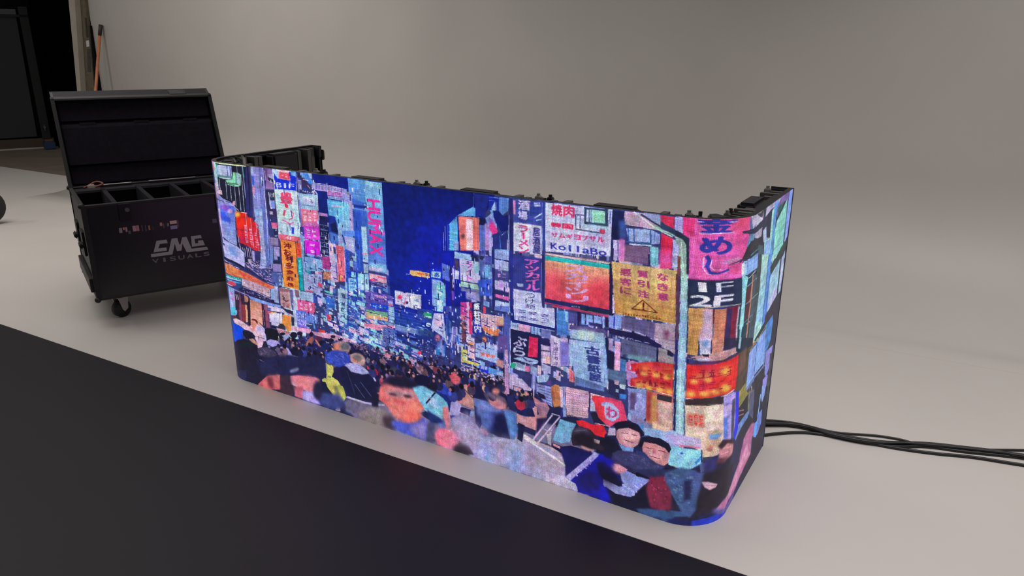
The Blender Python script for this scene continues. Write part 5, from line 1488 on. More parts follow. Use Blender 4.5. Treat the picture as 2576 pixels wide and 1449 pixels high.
T 168,172,236 0 1 み 2635 424 2672 431 2674 360 2636 355
P 200,44,56 0 2604 496 2634 504 2664 511 2693 518 2722 524 2750 531 2754 490 2759 448 2731 448 2704 448 2676 449 2612 444
P 176,136,200 0 2604 496 2636 496 2642 481 2619 470 2618 445 2609 446
P 240,176,96 4 2622 465 2654 457 2691 463 2723 459 2755 455 2755 466 2723 467 2690 469 2654 468
P 232,152,72 4 2641 505 2669 505 2697 505 2725 505 2752 505 2751 516 2712 514 2672 513
P 232,192,204 0 2611 442 2676 448 2677 450 2612 445
P 232,192,204 0 2675 448 2703 447 2731 445 2759 444 2760 447 2732 448 2704 449 2676 450
P 200,108,104 0 2674 443 2702 444 2731 445 2759 446 2761 416 2762 386 2764 355 2766 325 2731 323 2695 321 2677 338
P 168,60,64 2 2674 443 2692 445 2693 343 2677 344
P 200,144,92 3 2690 428 2709 430 2713 326 2694 326
P 220,180,172 2 2712 417 2758 421 2761 378 2764 335 2720 336
P 52,48,60 0 2708 440 2755 442 2755 422 2709 422
P 80,72,80 2 2755 335 2754 330 2752 326 2750 324 2746 324 2744 327 2743 332 2743 337 2745 341 2748 343 2751 343 2754 340
P 136,168,208 0 2617 353 2628 353 2630 325 2616 327
P 140,132,184 0 2625 352 2699 330 2734 325 2768 320 2763 313 2675 298 2627 324
P 72,136,208 2 2641 322 2673 320 2674 304 2652 309
P 152,196,216 0 2755 532 2784 539 2787 508 2789 478 2791 447 2793 416 2796 385 2798 353 2800 321 2768 314 2766 346 2764 378 2762 409 2761 440 2759 471 2757 502
P 36,44,92 0 2757 535 2758 505 2760 475 2761 445 2763 415 2765 385 2766 354 2768 323 2775 325 2773 356 2771 386 2770 417 2768 447 2766 477 2765 507 2763 536
P 184,220,236 0 2772 538 2774 507 2776 476 2777 445 2779 413 2781 381 2783 349 2785 317 2791 318 2789 350 2787 382 2785 414 2783 446 2781 477 2779 508 2777 539
P 224,72,112 0 2504 379 2555 387 2591 385 2599 376 2616 321 2578 305 2554 280 2525 295 2506 325
P 192,48,88 3 2504 379 2521 381 2536 310 2525 295 2506 325
P 168,176,216 0 2520 366 2561 369 2584 352 2588 328 2567 304 2541 309 2531 338
T 200,60,120 0 1 わ 2536 356 2581 357 2580 317 2541 312
P 36,32,60 0 2506 325 2534 292 2554 277 2508 273
P 224,44,60 0 2508 279 2534 280 2547 258 2538 247 2510 238
P 200,184,216 0 2507 282 2557 283 2557 285 2508 284
P 28,28,52 0 2570 294 2586 310 2611 320 2641 317 2663 306 2675 287 2659 282 2631 297 2601 294 2577 278
P 192,140,156 0 2585 283 2601 292 2629 296 2657 282 2580 259
P 176,160,200 0 2554 280 2576 284 2578 258 2550 250
P 168,184,216 0 2677 304 2742 315 2768 314 2738 305 2707 296 2675 287
P 144,172,216 0 2671 312 2704 319 2736 325 2767 332 2800 320 2803 281 2806 242 2809 203 2760 214 2756 275 2675 294
P 152,208,228 0 2764 261 2804 267 2807 233 2809 198 2760 209
P 208,136,168 0 2790 284 2803 284 2804 276 2791 276
P 168,160,208 4 2732 313 2767 315 2801 314 2803 287 2755 281
P 220,176,160 0 2698 343 2731 349 2763 355 2755 325 2742 319 2700 321
P 28,26,48 0 2568 291 2584 307 2614 319 2641 318 2664 302 2675 288 2665 277 2643 290 2615 296 2588 284
P 184,124,144 0 2580 277 2615 296 2643 290 2662 281 2661 252 2640 232 2618 228 2593 232 2581 252
P 92,48,72 0 2602 247 2637 247 2638 249 2603 249
P 124,76,96 0 2593 269 2616 270 2617 272 2594 271
P 124,76,96 0 2629 271 2649 271 2650 273 2630 273
P 108,144,200 0 2590 231 2618 228 2643 232 2641 217 2606 209
P 28,26,48 0 2653 258 2665 277 2686 286 2729 287 2756 275 2766 261 2755 252 2736 261 2703 268 2676 268 2666 254 2662 235
P 184,108,128 0 2666 262 2687 272 2719 267 2746 261 2762 255 2760 214 2748 202 2729 201 2691 210 2674 227
P 92,36,64 0 2703 212 2731 211 2732 213 2704 215
P 124,64,88 0 2677 248 2697 245 2697 247 2677 250
P 124,64,88 0 2715 248 2740 244 2740 246 2715 250
P 26,24,48 0 2516 232 2547 244 2576 244 2600 207 2570 189 2565 164 2542 169 2512 177
P 48,44,80 0 2568 171 2578 195 2606 209 2647 213 2658 205 2692 187 2735 195 2751 188 2721 161 2690 142 2646 136 2617 145 2577 156
P 30,28,60 0 2615 183 2637 193 2636 163 2623 152
N 76,76,120,60,60,104 30 8.1 1.7 122 2570 183 2652 215 2735 189 2656 146
P 224,144,168 0 2577 153 2597 156 2626 147 2621 134 2601 125 2587 135
P 136,144,212 0 2601 125 2623 141 2701 131 2676 99 2612 77
P 32,28,56 0 2629 142 2690 142 2761 203 2786 204 2757 179 2748 158 2711 152 2696 129
P 156,40,80 0 2709 145 2732 162 2754 154 2761 128 2697 106 2699 124
P 60,76,144 0 2753 166 2786 202 2809 203 2811 172 2813 141 2761 128
P 200,200,232 0 2742 188 2765 180 2766 182 2743 190
P 28,28,176 0 2513 162 2524 172 2557 161 2578 144 2609 94 2604 74 2541 53 2518 45
P 28,24,72 5 2513 159 2530 168 2533 117 2517 75
P 156,144,196 0 2513 174 2527 173 2519 158 2513 156
P 168,152,208 0 2540 86 2593 70 2547 55
P 20,18,60 2 2560 156 2587 123 2615 90 2610 76 2584 67 2545 91
P 36,32,56 0 2655 159 2763 203 2790 214 2816 222 2842 227 2877 229 2917 225 2976 208 2975 175 2975 142 2975 109 2975 75 2929 45 2897 40 2869 30 2843 16 2819 0 2789 4 2759 4 2728 2 2696 0 2664 -1
P 140,152,216 0 2656 133 2701 135 2704 131 2676 98 2659 79
P 44,52,104 0 2651 225 2695 229 2737 195 2721 171 2656 140
P 24,22,44 0 2737 195 2767 196 2792 197 2789 183 2748 170 2709 153 2701 135 2656 135 2655 145
P 140,44,80 3 2711 151 2737 167 2757 154 2773 111 2776 78 2758 57 2721 34 2704 97
P 60,28,56 4 2700 91 2766 95 2786 52 2756 44 2726 34 2695 24 2663 13 2660 75 2703 112
P 68,96,156 1 2750 166 2784 200 2832 203 2862 189 2860 156 2855 116 2850 75 2827 47 2812 91 2801 70 2783 100 2759 126
P 30,28,64 3 2807 158 2835 165 2836 130 2836 94 2816 87 2812 123
P 96,120,176 0 2775 167 2820 161 2821 167 2777 173
P 96,120,176 0 2818 161 2857 167 2856 174 2817 167
P 52,80,124 1 2667 18 2752 41 2784 48 2815 51 2846 70 2856 60 2828 33 2796 29 2762 20 2664 1
P 76,84,132 0 2855 227 2885 229 2878 201 2862 194
P 52,48,92 3 2872 216 2922 220 2913 190 2884 182
P 152,200,224 0 2763 264 2794 270 2824 272 2855 271 2858 231 2835 210 2816 201 2783 205 2757 216
P 60,100,200 4 2833 243 2857 250 2859 226 2835 210
P 44,48,96 0 2856 273 2862 230 2864 230 2858 273
P 68,104,184 2 2806 258 2805 256 2802 254 2798 252 2794 252 2791 253 2790 255 2791 258 2794 260 2798 261 2802 261 2805 260
P 220,184,176 1 2861 275 2914 274 2921 253 2902 246 2863 249
P 176,124,120 2 2899 270 2898 266 2894 264 2888 264 2882 266 2878 269 2876 274 2877 278 2881 280 2887 281 2892 278 2897 275
P 60,60,64 0 2863 249 2902 246 2889 233 2865 231
P 192,120,128 0 2917 264 2932 278 2972 271 2986 250 2971 231 2938 232
P 108,48,64 0 2930 250 2982 254 2979 257 2929 252
P 224,168,192 0 2934 127 2928 123 2913 125 2895 130 2878 137 2867 144 2863 151 2868 156 2879 157 2896 154 2914 145 2928 135
P 140,104,144 2 2908 137 2906 135 2900 135 2893 137 2885 140 2880 143 2879 147 2881 149 2886 149 2893 148 2900 145 2906 141
P 36,31,48 2 2862 184 2893 187 2930 184 2984 168 2979 138 2974 108 2970 77 2926 68 2902 54 2852 48 2854 84 2843 118 2860 156
P 48,42,76 0 3028 252 3078 242 3157 204 3138 166 3119 127 3031 128 3011 98 2992 66 2968 88 2978 115 2991 140 2999 169 3009 196 3018 224
P 176,108,152 2 3157 204 3286 143 3296 71 3212 59 3149 45 3105 28 3025 32 2987 19 2929 45 2972 67 3030 65 3064 101 3099 117 3134 133 3146 168
P 208,140,176 3 3211 153 3285 77 3169 81 3114 48 3038 40 2987 64 3026 77 3068 89 3111 105 3154 122
P 92,80,144 2 3105 28 3083 -1 3020 0 2986 0 2931 30 2981 22 3043 25
P 44,36,56 0 3309 132 3468 55 3481 -1 3415 -11 3351 -19 3232 6 3158 19 3181 49 3270 44 3319 60
P 36,56,184 0 2846 19 2881 23 2932 25 3003 5 3017 -14 2952 -3 2907 1 2874 -1 2847 1
P 26,28,80 2 2762 20 2791 24 2818 24 2846 21 2847 1 2806 2 2759 1
P 112,100,176 4 2914 55 2985 25 2982 14 2925 35
P 24,22,48 0 2664 1 2762 20 2777 2 2732 -1 2664 -1
P 159,160,228 0 680 330 744 346 737 323 683 306
P 72,184,208 0 687 332 737 340 731 322 685 312
P 76,44,56 0 741 345 778 352 768 294 746 291
P 140,80,112 0 752 347 772 351 768 296 755 297
P 144,52,60 0 778 352 803 357 794 303 772 298
P 216,164,140 0 803 357 814 359 811 304 796 297
P 44,32,48 0 814 359 834 362 822 287 807 280
P 216,152,140 0 834 362 913 377 904 299 824 283
P 48,32,60 0 910 377 937 382 934 309 908 292
P 192,160,176 0 917 378 914 305 916 305 919 379
P 140,76,108 0 929 380 948 384 951 301 925 300
P 80,56,56 0 690 309 730 317 730 302 700 294
P 224,184,200 0 700 294 731 304 774 295 815 281 812 261 779 260 743 273 704 278
P 12,72,224 0 683 274 703 273 743 273 774 263 764 251 763 227 754 206 723 199 684 175 673 216
P 224,184,204 0 816 285 863 310 872 299 899 302 918 291 918 233 898 224 883 198 855 186 853 211 833 254 807 260
P 192,176,228 0 866 296 899 302 918 289 918 237 899 228 899 267 866 261
P 92,64,124 0 846 242 906 241 907 243 847 244
P 76,60,120 0 865 245 866 213 868 214 868 246
P 216,132,120 0 828 309 838 319 860 325 869 311 860 290 841 275 827 288
P 92,36,56 0 829 317 844 324 865 324 874 315 870 302 863 310 856 317
P 224,144,152 0 820 275 853 283 849 269 828 261
P 60,48,72 0 882 312 915 290 919 293 886 315
P 28,28,48 0 764 251 787 258 827 255 847 241 839 228 823 226 804 212 780 217 763 231
P 200,140,120 0 800 219 829 227 858 210 852 201 824 201
P 28,24,48 0 684 175 723 199 766 212 799 211 851 199 850 171 839 116 861 83 779 64 675 34 661 60 675 119
P 24,36,44 5 703 157 764 204 804 208 845 193 778 177
P 24,24,40 0 916 290 930 297 962 303 997 299 1005 278 991 252 954 248 924 238 921 257 911 274
P 28,28,52 0 956 313 969 318 994 314 989 309 957 304
P 224,176,160 0 997 274 1017 277 1012 253 998 246
P 164,156,228 0 915 232 944 248 991 250 1007 236 981 219 954 213 934 217 913 216
P 164,156,228 0 969 205 1003 226 1042 232 1078 217 1088 201 1037 193 987 185
P 36,36,60 0 896 228 915 234 923 216 949 212 1009 237 1014 230 969 205 937 202 911 204 896 212
P 140,128,184 0 923 212 941 214 937 204 922 204
P 64,60,88 0 855 186 911 204 947 200 972 192 978 180 930 153 865 148 849 169
N 92,84,120,48,44,68,108,92,128 30 13.7 4.1 131 857 182 960 199 963 167 866 152
P 200,196,236 0 966 368 1019 378 1011 321 962 318
P 232,144,72 0 1039 382 1089 383 1084 320 1056 319 1044 346 1035 354
P 48,44,80 0 1091 379 1109 381 1106 344 1089 340
P 216,200,232 0 1021 381 1037 384 1031 338 1015 337
P 56,48,64 0 1045 330 1042 323 1035 316 1025 311 1014 309 1006 311 1003 316 1005 324 1012 331 1022 336 1033 338 1041 336
P 216,168,192 0 991 311 1080 312 1070 291 1001 288
G 140,60,88 2 8 132 2.1 993 306 1080 308 1072 292 996 287
S 88,112,216 124,92,208 1123 417 1184 423 1176 346 1124 343
G 176,200,244 4 5 133 2.6 1127 410 1184 415 1176 354 1125 351
P 216,160,196 0 1088 338 1175 345 1173 324 1086 321
P 26,26,48 0 1119 303 1115 295 1106 288 1094 283 1083 283 1075 287 1073 294 1077 302 1086 310 1098 314 1109 314 1117 310
P 152,160,224 0 1024 286 1068 295 1074 281 1032 249 1022 251
P 20,20,48 0 1027 252 1055 275 1099 286 1135 279 1137 253 1141 224 1136 206 1076 202 1054 229 1031 243
P 48,52,116 2 1118 301 1171 309 1161 221 1140 216 1135 279
P 34,28,60 0 1152 318 1149 313 1142 308 1134 305 1125 304 1119 306 1117 311 1120 316 1127 321 1136 324 1144 324 1150 322
P 184,184,232 0 1064 233 1091 239 1091 240 1065 234
P 184,184,232 0 1091 239 1108 250 1107 251 1090 239
P 36,28,52 0 1045 294 1042 290 1035 286 1026 283 1017 282 1010 283 1008 286 1011 290 1018 294 1028 297 1037 298 1043 297
P 34,34,74 2 964 171 1024 194 1101 202 1159 205 1153 153 905 94 913 145
P 24,22,52 2 844 149 967 158 987 113 866 85
P 176,168,208 0 856 132 878 126 880 128 858 134
P 176,168,208 0 877 126 911 128 912 130 878 128
P 26,24,52 0 762 83 876 124 886 66 894 54 827 -2 748 -4
P 28,28,76 0 831 113 908 131 984 149 1057 166 1271 218 1273 149 1228 128 1049 98 886 66
P 52,56,124 3 1041 182 1273 235 1272 222 1103 176
P 120,128,176 2 1107 147 1104 142 1095 135 1082 128 1068 122 1058 119 1053 120 1056 124 1065 131 1078 139 1092 145 1102 147
P 208,100,116 0 895 61 983 89 978 14 910 0 832 -5 829 5
P 140,52,72 3 903 52 923 61 936 18 907 10
P 200,108,104 2 954 82 983 86 969 51 949 42
P 60,36,52 2 980 64 1046 77 1054 -2 971 -2
P 42,34,56 2 988 90 1054 106 1046 80 985 65
P 216,112,136 2 1053 99 1095 113 1202 129 1227 118 1214 81 1195 59 1149 47 1133 53 1089 63 1055 75
P 208,96,124 2 1089 63 1124 58 1118 8 1091 4 1064 8
P 156,144,220 2 1128 49 1177 54 1200 29 1232 7 1188 2 1113 3
P 200,200,248 0 1142 43 1143 13 1148 15 1147 44
P 44,52,112 2 1204 65 1308 84 1325 49 1317 6 1232 3 1199 22
P 20,24,56 2 1226 114 1270 122 1321 47 1303 36 1255 64 1219 89
P 28,36,88 0 1317 180 1411 228 1390 -8 1367 6 1379 96 1331 150
P 196,192,96 0 1275 216 1301 222 1316 209 1312 169 1340 156 1369 117 1378 82 1363 59 1341 39 1317 46 1299 75 1272 102 1266 124 1245 126 1254 135 1271 139
P 140,136,88 4 1303 123 1336 118 1341 79 1316 80
P 216,212,144 0 1275 216 1301 222 1312 208 1286 195
P 168,144,144 0 1324 31 1341 36 1338 5 1308 3
P 156,144,192 0 1376 80 1400 86 1401 91 1376 84
P 116,108,148 3 1351 55 1614 125 2035 252 2511 216 2490 -4 1995 -6 1434 -14
H 35,36,76,28,28,68,52,48,92,44,52,120,76,60,92,140,104,120,58,44,80,92,84,112 90 8.3 13.3 401 1.19 1112 311 2186 397 2186 352 1105 256
H 35,36,76,28,28,64,44,52,120,76,60,92,124,92,112,44,44,96,26,26,56 60 13.4 23.5 402 1.18 1120 277 2186 349 2186 291 1134 194
P 36,36,92 0 1121 282 1171 291 1256 285 1273 267 1260 234 1253 169 1201 128 1100 115
N 28,28,68,80,72,140,44,52,136,140,92,128,60,48,104 90 12.3 7.6 141 1123 301 1279 323 1271 248 1114 232
P 168,96,96 1 1163 271 1175 290 1197 311 1212 316 1215 300 1193 271 1167 260
P 32,24,48 0 1216 328 1213 322 1209 317 1202 314 1196 314 1192 318 1191 323 1194 329 1199 334 1205 337 1211 336 1215 333
P 92,40,80 0 1267 320 1263 313 1255 307 1244 303 1233 302 1226 305 1223 311 1227 318 1236 325 1247 329 1257 329 1265 326
P 200,124,104 0 1220 305 1232 306 1251 284 1241 280
P 26,26,56 0 1287 297 1280 291 1271 286 1260 285 1251 287 1246 293 1247 300 1253 306 1263 311 1274 312 1283 309 1287 304
P 30,38,96 0 1267 302 1305 305 1302 281 1273 267 1255 278
P 224,68,56 0 1252 357 1287 353 1287 330 1261 328 1253 347
P 216,160,192 0 1207 339 1342 354 1431 350 1430 337 1339 327 1284 326 1223 326
N 232,176,216,92,76,160,168,120,200,52,28,72,200,160,224 60 7.0 3.7 142 1282 349 1432 355 1430 330 1283 316
P 40,32,60 0 1343 344 1341 340 1336 336 1329 333 1322 333 1317 334 1315 338 1317 342 1323 346 1330 348 1337 348 1342 347
P 28,28,56 0 1332 325 1330 320 1323 315 1315 312 1307 312 1301 314 1299 318 1302 323 1308 328 1317 331 1325 331 1331 329
P 28,24,56 0 1384 340 1382 336 1376 332 1369 329 1362 329 1358 331 1356 334 1358 338 1364 342 1371 344 1377 344 1382 343
P 168,124,144 1 1329 312 1362 326 1403 328 1424 318 1413 291 1381 291 1325 278
P 108,88,104 4 1396 304 1389 298 1379 295 1369 295 1362 299 1359 305 1361 312 1368 318 1378 321 1388 321 1395 317 1398 311
P 192,92,72 3 1328 308 1361 311 1349 284 1330 281
P 224,156,144 0 1328 283 1322 279 1314 278 1307 280 1306 285 1311 288 1320 290 1326 287
P 44,60,180 0 1275 265 1306 274 1358 284 1399 286 1416 273 1417 255 1399 235 1351 211 1324 212 1297 224 1274 230
P 40,72,192 8 1322 249 1402 270 1406 242 1352 215 1325 223
P 136,92,136 2 1275 242 1273 235 1268 230 1262 227 1256 228 1252 231 1251 236 1253 242 1258 247 1264 250 1270 250 1274 247
P 26,26,68 0 1430 330 1463 334 1483 306 1493 294 1460 294 1422 293
P 168,136,128 0 1417 282 1449 295 1479 288 1500 275 1489 251 1471 245 1423 250
P 224,120,112 3 1423 275 1455 261 1454 246 1423 253
P 108,96,88 4 1438 275 1474 279 1481 260 1459 258
P 160,156,216 0 1380 225 1411 245 1480 245 1514 228 1495 213 1459 202 1408 214
N 140,132,208,200,180,232,108,140,200 50 9.1 4.4 143 1383 229 1480 245 1509 225 1441 203
P 22,24,60 0 1358 213 1387 223 1441 198 1495 211 1531 221 1540 175 1348 127 1311 157 1316 184
P 32,28,72 2 1318 203 1346 210 1371 133 1343 126 1318 159
P 28,28,68 0 1495 323 1566 325 1564 296 1523 294 1494 309
P 208,120,128 0 1518 286 1548 287 1552 274 1534 268
P 200,76,100 0 1503 254 1524 252 1523 241 1506 239
P 140,28,64 0 1543 249 1561 252 1559 217 1546 221
P 200,192,224 0 1533 219 1543 193 1550 197 1540 223
P 28,32,72 0 1510 230 1538 241 1543 221 1518 223
P 196,192,104 0 1274 212 1301 220 1316 203 1316 181 1304 157 1275 150 1273 174
P 196,192,104 0 1244 129 1260 141 1274 139 1304 157 1336 148 1353 128 1271 108 1263 123 1246 120
P 192,108,128 2 1099 109 1201 130 1229 126 1221 95 1094 63
N 40,36,84,124,92,132,176,128,152,28,28,72,80,80,156,200,156,184 160 8.8 4.6 144 1420 342 1568 346 1565 303 1450 313
N 176,140,164,36,36,92,216,160,176,52,56,124,124,92,132,168,160,208,28,28,68,92,104,176 340 7.3 4.1 151 1526 339 1913 342 1912 312 1522 289
P 28,31,80 0 1525 321 1563 323 1600 303 1649 297 1650 238 1708 249 1748 235 1723 218 1686 221 1619 210 1580 189 1553 179 1529 202 1518 235
P 28,26,68 0 1520 260 1572 269 1566 175 1535 167 1517 217
P 216,140,128 0 1555 277 1551 273 1545 271 1537 270 1531 272 1527 275 1527 279 1530 282 1537 284 1544 285 1551 283 1555 280
P 200,160,140 0 1531 263 1563 256 1561 254 1533 256
P 160,28,72 0 1543 250 1565 253 1561 224 1548 224
P 176,176,220 0 1527 216 1543 193 1551 198 1535 221
P 168,168,216 0 1570 307 1594 301 1594 302 1571 308
P 168,168,216 0 1593 301 1613 288 1615 290 1594 303
P 136,160,200 0 1601 255 1625 253 1626 258 1603 259
P 192,180,204 0 1616 308 1642 305 1643 307 1617 310
P 192,180,204 0 1640 306 1648 293 1651 294 1643 307
P 44,36,88 0 1602 302 1638 305 1647 283 1619 282
P 200,136,152 0 1632 318 1627 315 1619 313 1610 314 1603 317 1599 322 1600 327 1605 331 1613 332 1622 331 1629 328 1632 323
P 200,140,144 0 1642 316 1672 332 1688 323 1687 311 1666 305 1642 308
P 184,136,156 0 1654 305 1704 318 1739 305 1726 284 1706 283 1698 297
P 232,128,112 0 1707 299 1731 310 1741 305 1722 287
P 44,56,168 0 1660 300 1687 304 1706 286 1738 273 1729 263 1685 271 1657 282
P 60,64,88 3 1623 274 1657 285 1680 256 1700 247 1637 232 1621 242
P 26,26,60 0 1753 315 1784 335 1807 327 1841 308 1829 292 1806 297 1767 311
P 168,128,144 1 1753 308 1771 310 1809 291 1813 283 1782 282 1762 290
P 192,108,96 1 1786 288 1813 288 1809 282 1786 283
P 168,124,140 0 1815 326 1842 332 1861 320 1856 310 1826 318
P 32,36,92 0 1830 312 1906 337 1911 279 1871 275 1863 290 1841 302
P 28,28,72 0 1745 272 1809 284 1824 264 1839 247 1797 237 1754 240 1745 255
P 18,18,58 0 1753 253 1820 263 1799 237 1764 235
P 200,140,160 0 1837 294 1852 296 1869 275 1848 276 1834 285
P 36,56,176 0 1809 279 1819 286 1848 276 1886 269 1910 262 1909 235 1865 232 1827 232 1824 264
P 24,40,120 0 1826 227 1909 235 1909 203 1893 198 1865 218
P 26,28,68 0 1452 204 1504 216 1533 198 1524 83 1443 91 1452 204
P 144,136,168 0 1438 81 1515 83 1518 91 1441 88
P 144,136,168 0 1511 83 1582 97 1583 104 1512 90
P 20,20,48 0 1515 93 1555 100 1549 81 1523 75
P 128,120,140 1 1437 25 1471 60 1524 79 1580 90 1607 64 1554 15 1487 0 1435 -1
P 60,44,60 2 1557 50 1612 65 1619 8 1559 8
P 224,108,108 1 1571 179 1597 200 1651 217 1707 213 1744 194 1761 175 1770 157 1792 151 1787 138 1759 122 1757 89 1733 70 1709 59 1662 79 1614 86 1591 109 1542 122 1536 141 1564 152
P 176,128,140 2 1585 166 1658 181 1705 176 1733 176 1724 165 1666 150 1613 148
P 108,56,72 0 1616 155 1648 155 1650 160 1618 161
P 108,56,72 0 1683 165 1715 164 1717 169 1686 170
P 240,92,88 4 1563 135 1675 140 1723 153 1752 177 1760 146 1702 110 1645 111 1596 111
P 160,124,156 4 1610 102 1693 112 1741 133 1749 111 1691 78 1628 78
P 240,128,112 4 1720 103 1759 122 1747 78 1719 66
P 60,72,184 1 1611 48 1650 46 1708 54 1747 74 1762 98 1785 97 1801 77 1786 4 1658 6 1619 16
P 136,120,200 3 1736 33 1785 80 1803 77 1781 3 1735 8
P 64,64,92 2 1803 77 1831 93 1837 14 1791 4
P 92,168,220 0 1726 214 1764 229 1818 229 1880 210 1905 185 1879 174 1869 156 1877 122 1845 113 1796 132 1797 152 1766 168 1744 198
P 176,180,208 4 1818 217 1862 213 1861 189 1834 174 1817 193
P 36,36,76 0 1794 160 1849 221 1844 224 1789 163
P 136,192,232 0 1794 130 1868 118 1870 121 1796 134
P 24,36,80 0 1763 115 1796 132 1845 109 1881 115 1885 105 1831 93 1786 105
P 200,120,136 0 1870 172 1901 180 1913 132 1912 100 1894 87 1890 118 1877 130
P 28,40,120 0 1897 203 1928 226 1949 197 1930 145 1913 132 1905 173
P 44,64,176 0 1811 282 1864 268 1925 260 1933 239 1907 225 1836 230 1815 248
P 20,20,60 0 1746 251 1784 284 1820 277 1815 248 1791 236 1755 237
P 216,128,152 2 1848 66 1876 82 1920 83 1960 74 1959 43 1846 8 1838 38
P 156,152,208 0 1916 200 1950 241 1964 199 1952 157 1907 145
P 24,32,80 0 1857 322 1887 326 1929 282 1943 253 1936 238 1893 272 1856 273
P 200,60,88 0 1910 306 1934 328 1966 313 1962 290 1940 278 1911 287
P 224,92,152 0 1952 322 1977 322 1973 316 1956 314
P 40,36,76 0 1963 312 2002 328 2008 295 1966 284
P 192,136,136 0 1966 284 1987 293 2012 280 2015 252 2024 203 2000 202 1939 212 1943 236 1962 264
P 76,52,80 0 1970 275 2014 243 2017 246 1973 278
P 28,28,72 0 2012 308 2058 320 2105 307 2159 295 2172 255 2132 219 2091 246 2025 248 2015 265
P 208,120,132 0 2068 319 2102 324 2105 316 2085 308
P 28,26,60 0 2058 335 2105 331 2102 324 2061 321
P 28,26,60 0 2141 326 2138 322 2131 320 2123 320 2115 321 2110 325 2110 329 2113 332 2120 335 2128 335 2136 333 2141 330
P 28,26,60 0 2154 313 2150 308 2142 305 2132 305 2123 307 2117 311 2117 316 2121 320 2129 323 2139 324 2148 322 2154 318
P 200,184,216 0 2111 317 2122 303 2123 305 2113 319
P 80,72,92 1 2064 290 2105 291 2152 281 2166 260 2159 239 2105 224 2084 244 2064 271
P 200,124,140 2 2084 257 2112 274 2159 258 2159 239 2125 227 2091 233
P 76,96,168 1 2025 242 2077 249 2112 226 2192 232 2192 223 2035 180
P 38,40,92 0 2159 292 2202 306 2192 279 2199 237 2172 243
P 32,26,56 0 1960 192 2007 195 2006 172 1956 164
P 136,144,184 0 2007 191 2021 192 2021 176 2004 171
P 184,144,192 0 2152 464 2165 467 2172 299 2152 300
P 184,184,234 0 2174 470 2171 347 2173 348 2176 470
P 32,44,96 0 2123 446 2149 452 2147 427 2123 428
P 200,140,144 1 2119 424 2149 421 2146 393 2116 399
P 48,160,128 0 2178 419 2198 421 2196 405 2178 403
P 152,192,204 0 2198 421 2234 420 2234 405 2198 406
P 32,48,208 0 2046 382 2085 385 2084 357 2048 358
T 184,196,244 0 1 両替 2051 382 2082 385 2082 369 2051 368
P 88,144,216 0 2085 384 2146 381 2146 360 2085 361
P 168,184,232 0 2119 375 2146 375 2146 363 2119 363
P 200,192,104 0 1972 425 1993 429 1993 389 2031 388 2051 387 2038 377 1971 378
P 184,180,168 0 1967 424 1968 366 1971 367 1970 425
P 184,180,168 0 1968 366 2038 363 2039 366 1969 369
P 160,180,232 0 2032 438 2123 458 2121 406 2038 411
T 228,96,76 0 1 営業中 2052 433 2114 436 2113 422 2052 419
N 168,152,200,60,52,104,200,176,208,124,124,192,40,36,80,216,184,208 170 7.6 5.0 162 1964 363 2152 358 2152 337 1960 340
P 184,164,208 0 2172 378 2192 380 2234 351 2235 315 2172 323
P 44,40,80 0 2188 336 2229 335 2230 337 2188 338
P 44,40,80 0 2228 337 2225 310 2227 311 2230 337
P 44,40,80 0 2187 337 2189 307 2191 308 2189 338
P 200,144,176 0 2195 274 2224 300 2235 303 2235 272 2199 269
P 36,28,64 0 2202 266 2235 272 2235 241 2199 244
P 168,184,224 0 2202 427 2234 423 2253 427 2253 404 2202 401
P 216,108,152 0 2234 423 2254 425 2253 404 2236 405
P 140,168,200 0 2202 430 2231 425 2231 413 2202 410
P 52,48,88 0 2227 390 2263 393 2264 396 2227 393
P 192,176,220 0 2202 370 2222 372 2263 343 2257 333 2202 331
P 60,52,104 0 2227 385 2250 348 2252 349 2228 387
P 120,136,216 0 2263 400 2278 401 2276 343 2260 346
P 156,184,228 0 2281 396 2306 408 2331 411 2322 385 2285 373
P 136,144,204 0 2279 368 2335 370 2345 296 2308 310 2282 333
P 60,68,136 0 2284 360 2338 358 2339 360 2285 362
P 60,68,136 0 2285 350 2338 348 2339 350 2285 352
P 60,68,136 0 2285 340 2339 337 2339 339 2285 341
P 60,68,136 0 2285 329 2339 326 2339 328 2285 331
P 60,68,136 0 2285 319 2339 316 2340 317 2286 321
P 60,68,136 0 2285 309 2339 305 2340 307 2286 311
P 92,64,128 0 2319 387 2337 395 2338 377 2322 376
P 192,120,80 0 2335 370 2353 384 2368 382 2376 310 2349 297 2342 330
P 140,80,56 2 2338 368 2350 351 2354 310 2342 330
P 208,176,192 0 2368 379 2389 384 2391 308 2376 304
P 92,104,168 0 2382 381 2383 305 2387 306 2387 382
P 208,168,192 0 2392 385 2477 389 2479 332 2394 309
P 156,108,144 0 2393 370 2476 376 2477 378 2393 371
P 156,108,144 0 2393 362 2477 369 2477 370 2394 364
P 156,108,144 0 2394 355 2477 362 2477 363 2394 356
P 156,108,144 0 2394 347 2477 354 2477 356 2394 349
P 156,108,144 0 2394 339 2477 347 2478 348 2394 341
P 156,108,144 0 2394 332 2478 339 2478 341 2395 333
P 156,108,144 0 2394 324 2478 332 2478 333 2395 326
P 56,44,80 0 2478 390 2481 331 2484 332 2481 391
P 216,176,184 0 2483 385 2532 386 2534 347 2488 334
P 220,48,80 0 2488 377 2523 384 2533 369 2534 347 2508 340
P 140,152,200 0 2518 365 2533 372 2533 352 2524 352
S 168,188,232 144,168,220 2402 547 2524 568 2530 420 2427 411
P 92,112,168 0 2426 431 2458 427 2530 420 2531 403 2427 399
P 200,120,136 0 2404 463 2423 439 2424 407 2403 408
T 192,64,88 0 0 酒 2402 451 2423 439 2424 410 2403 411
T 52,60,132 1 1 古書紙屋 2451 546 2513 552 2524 429 2475 429
P 40,36,80 0 2241 304 2264 319 2286 310 2277 289 2251 288
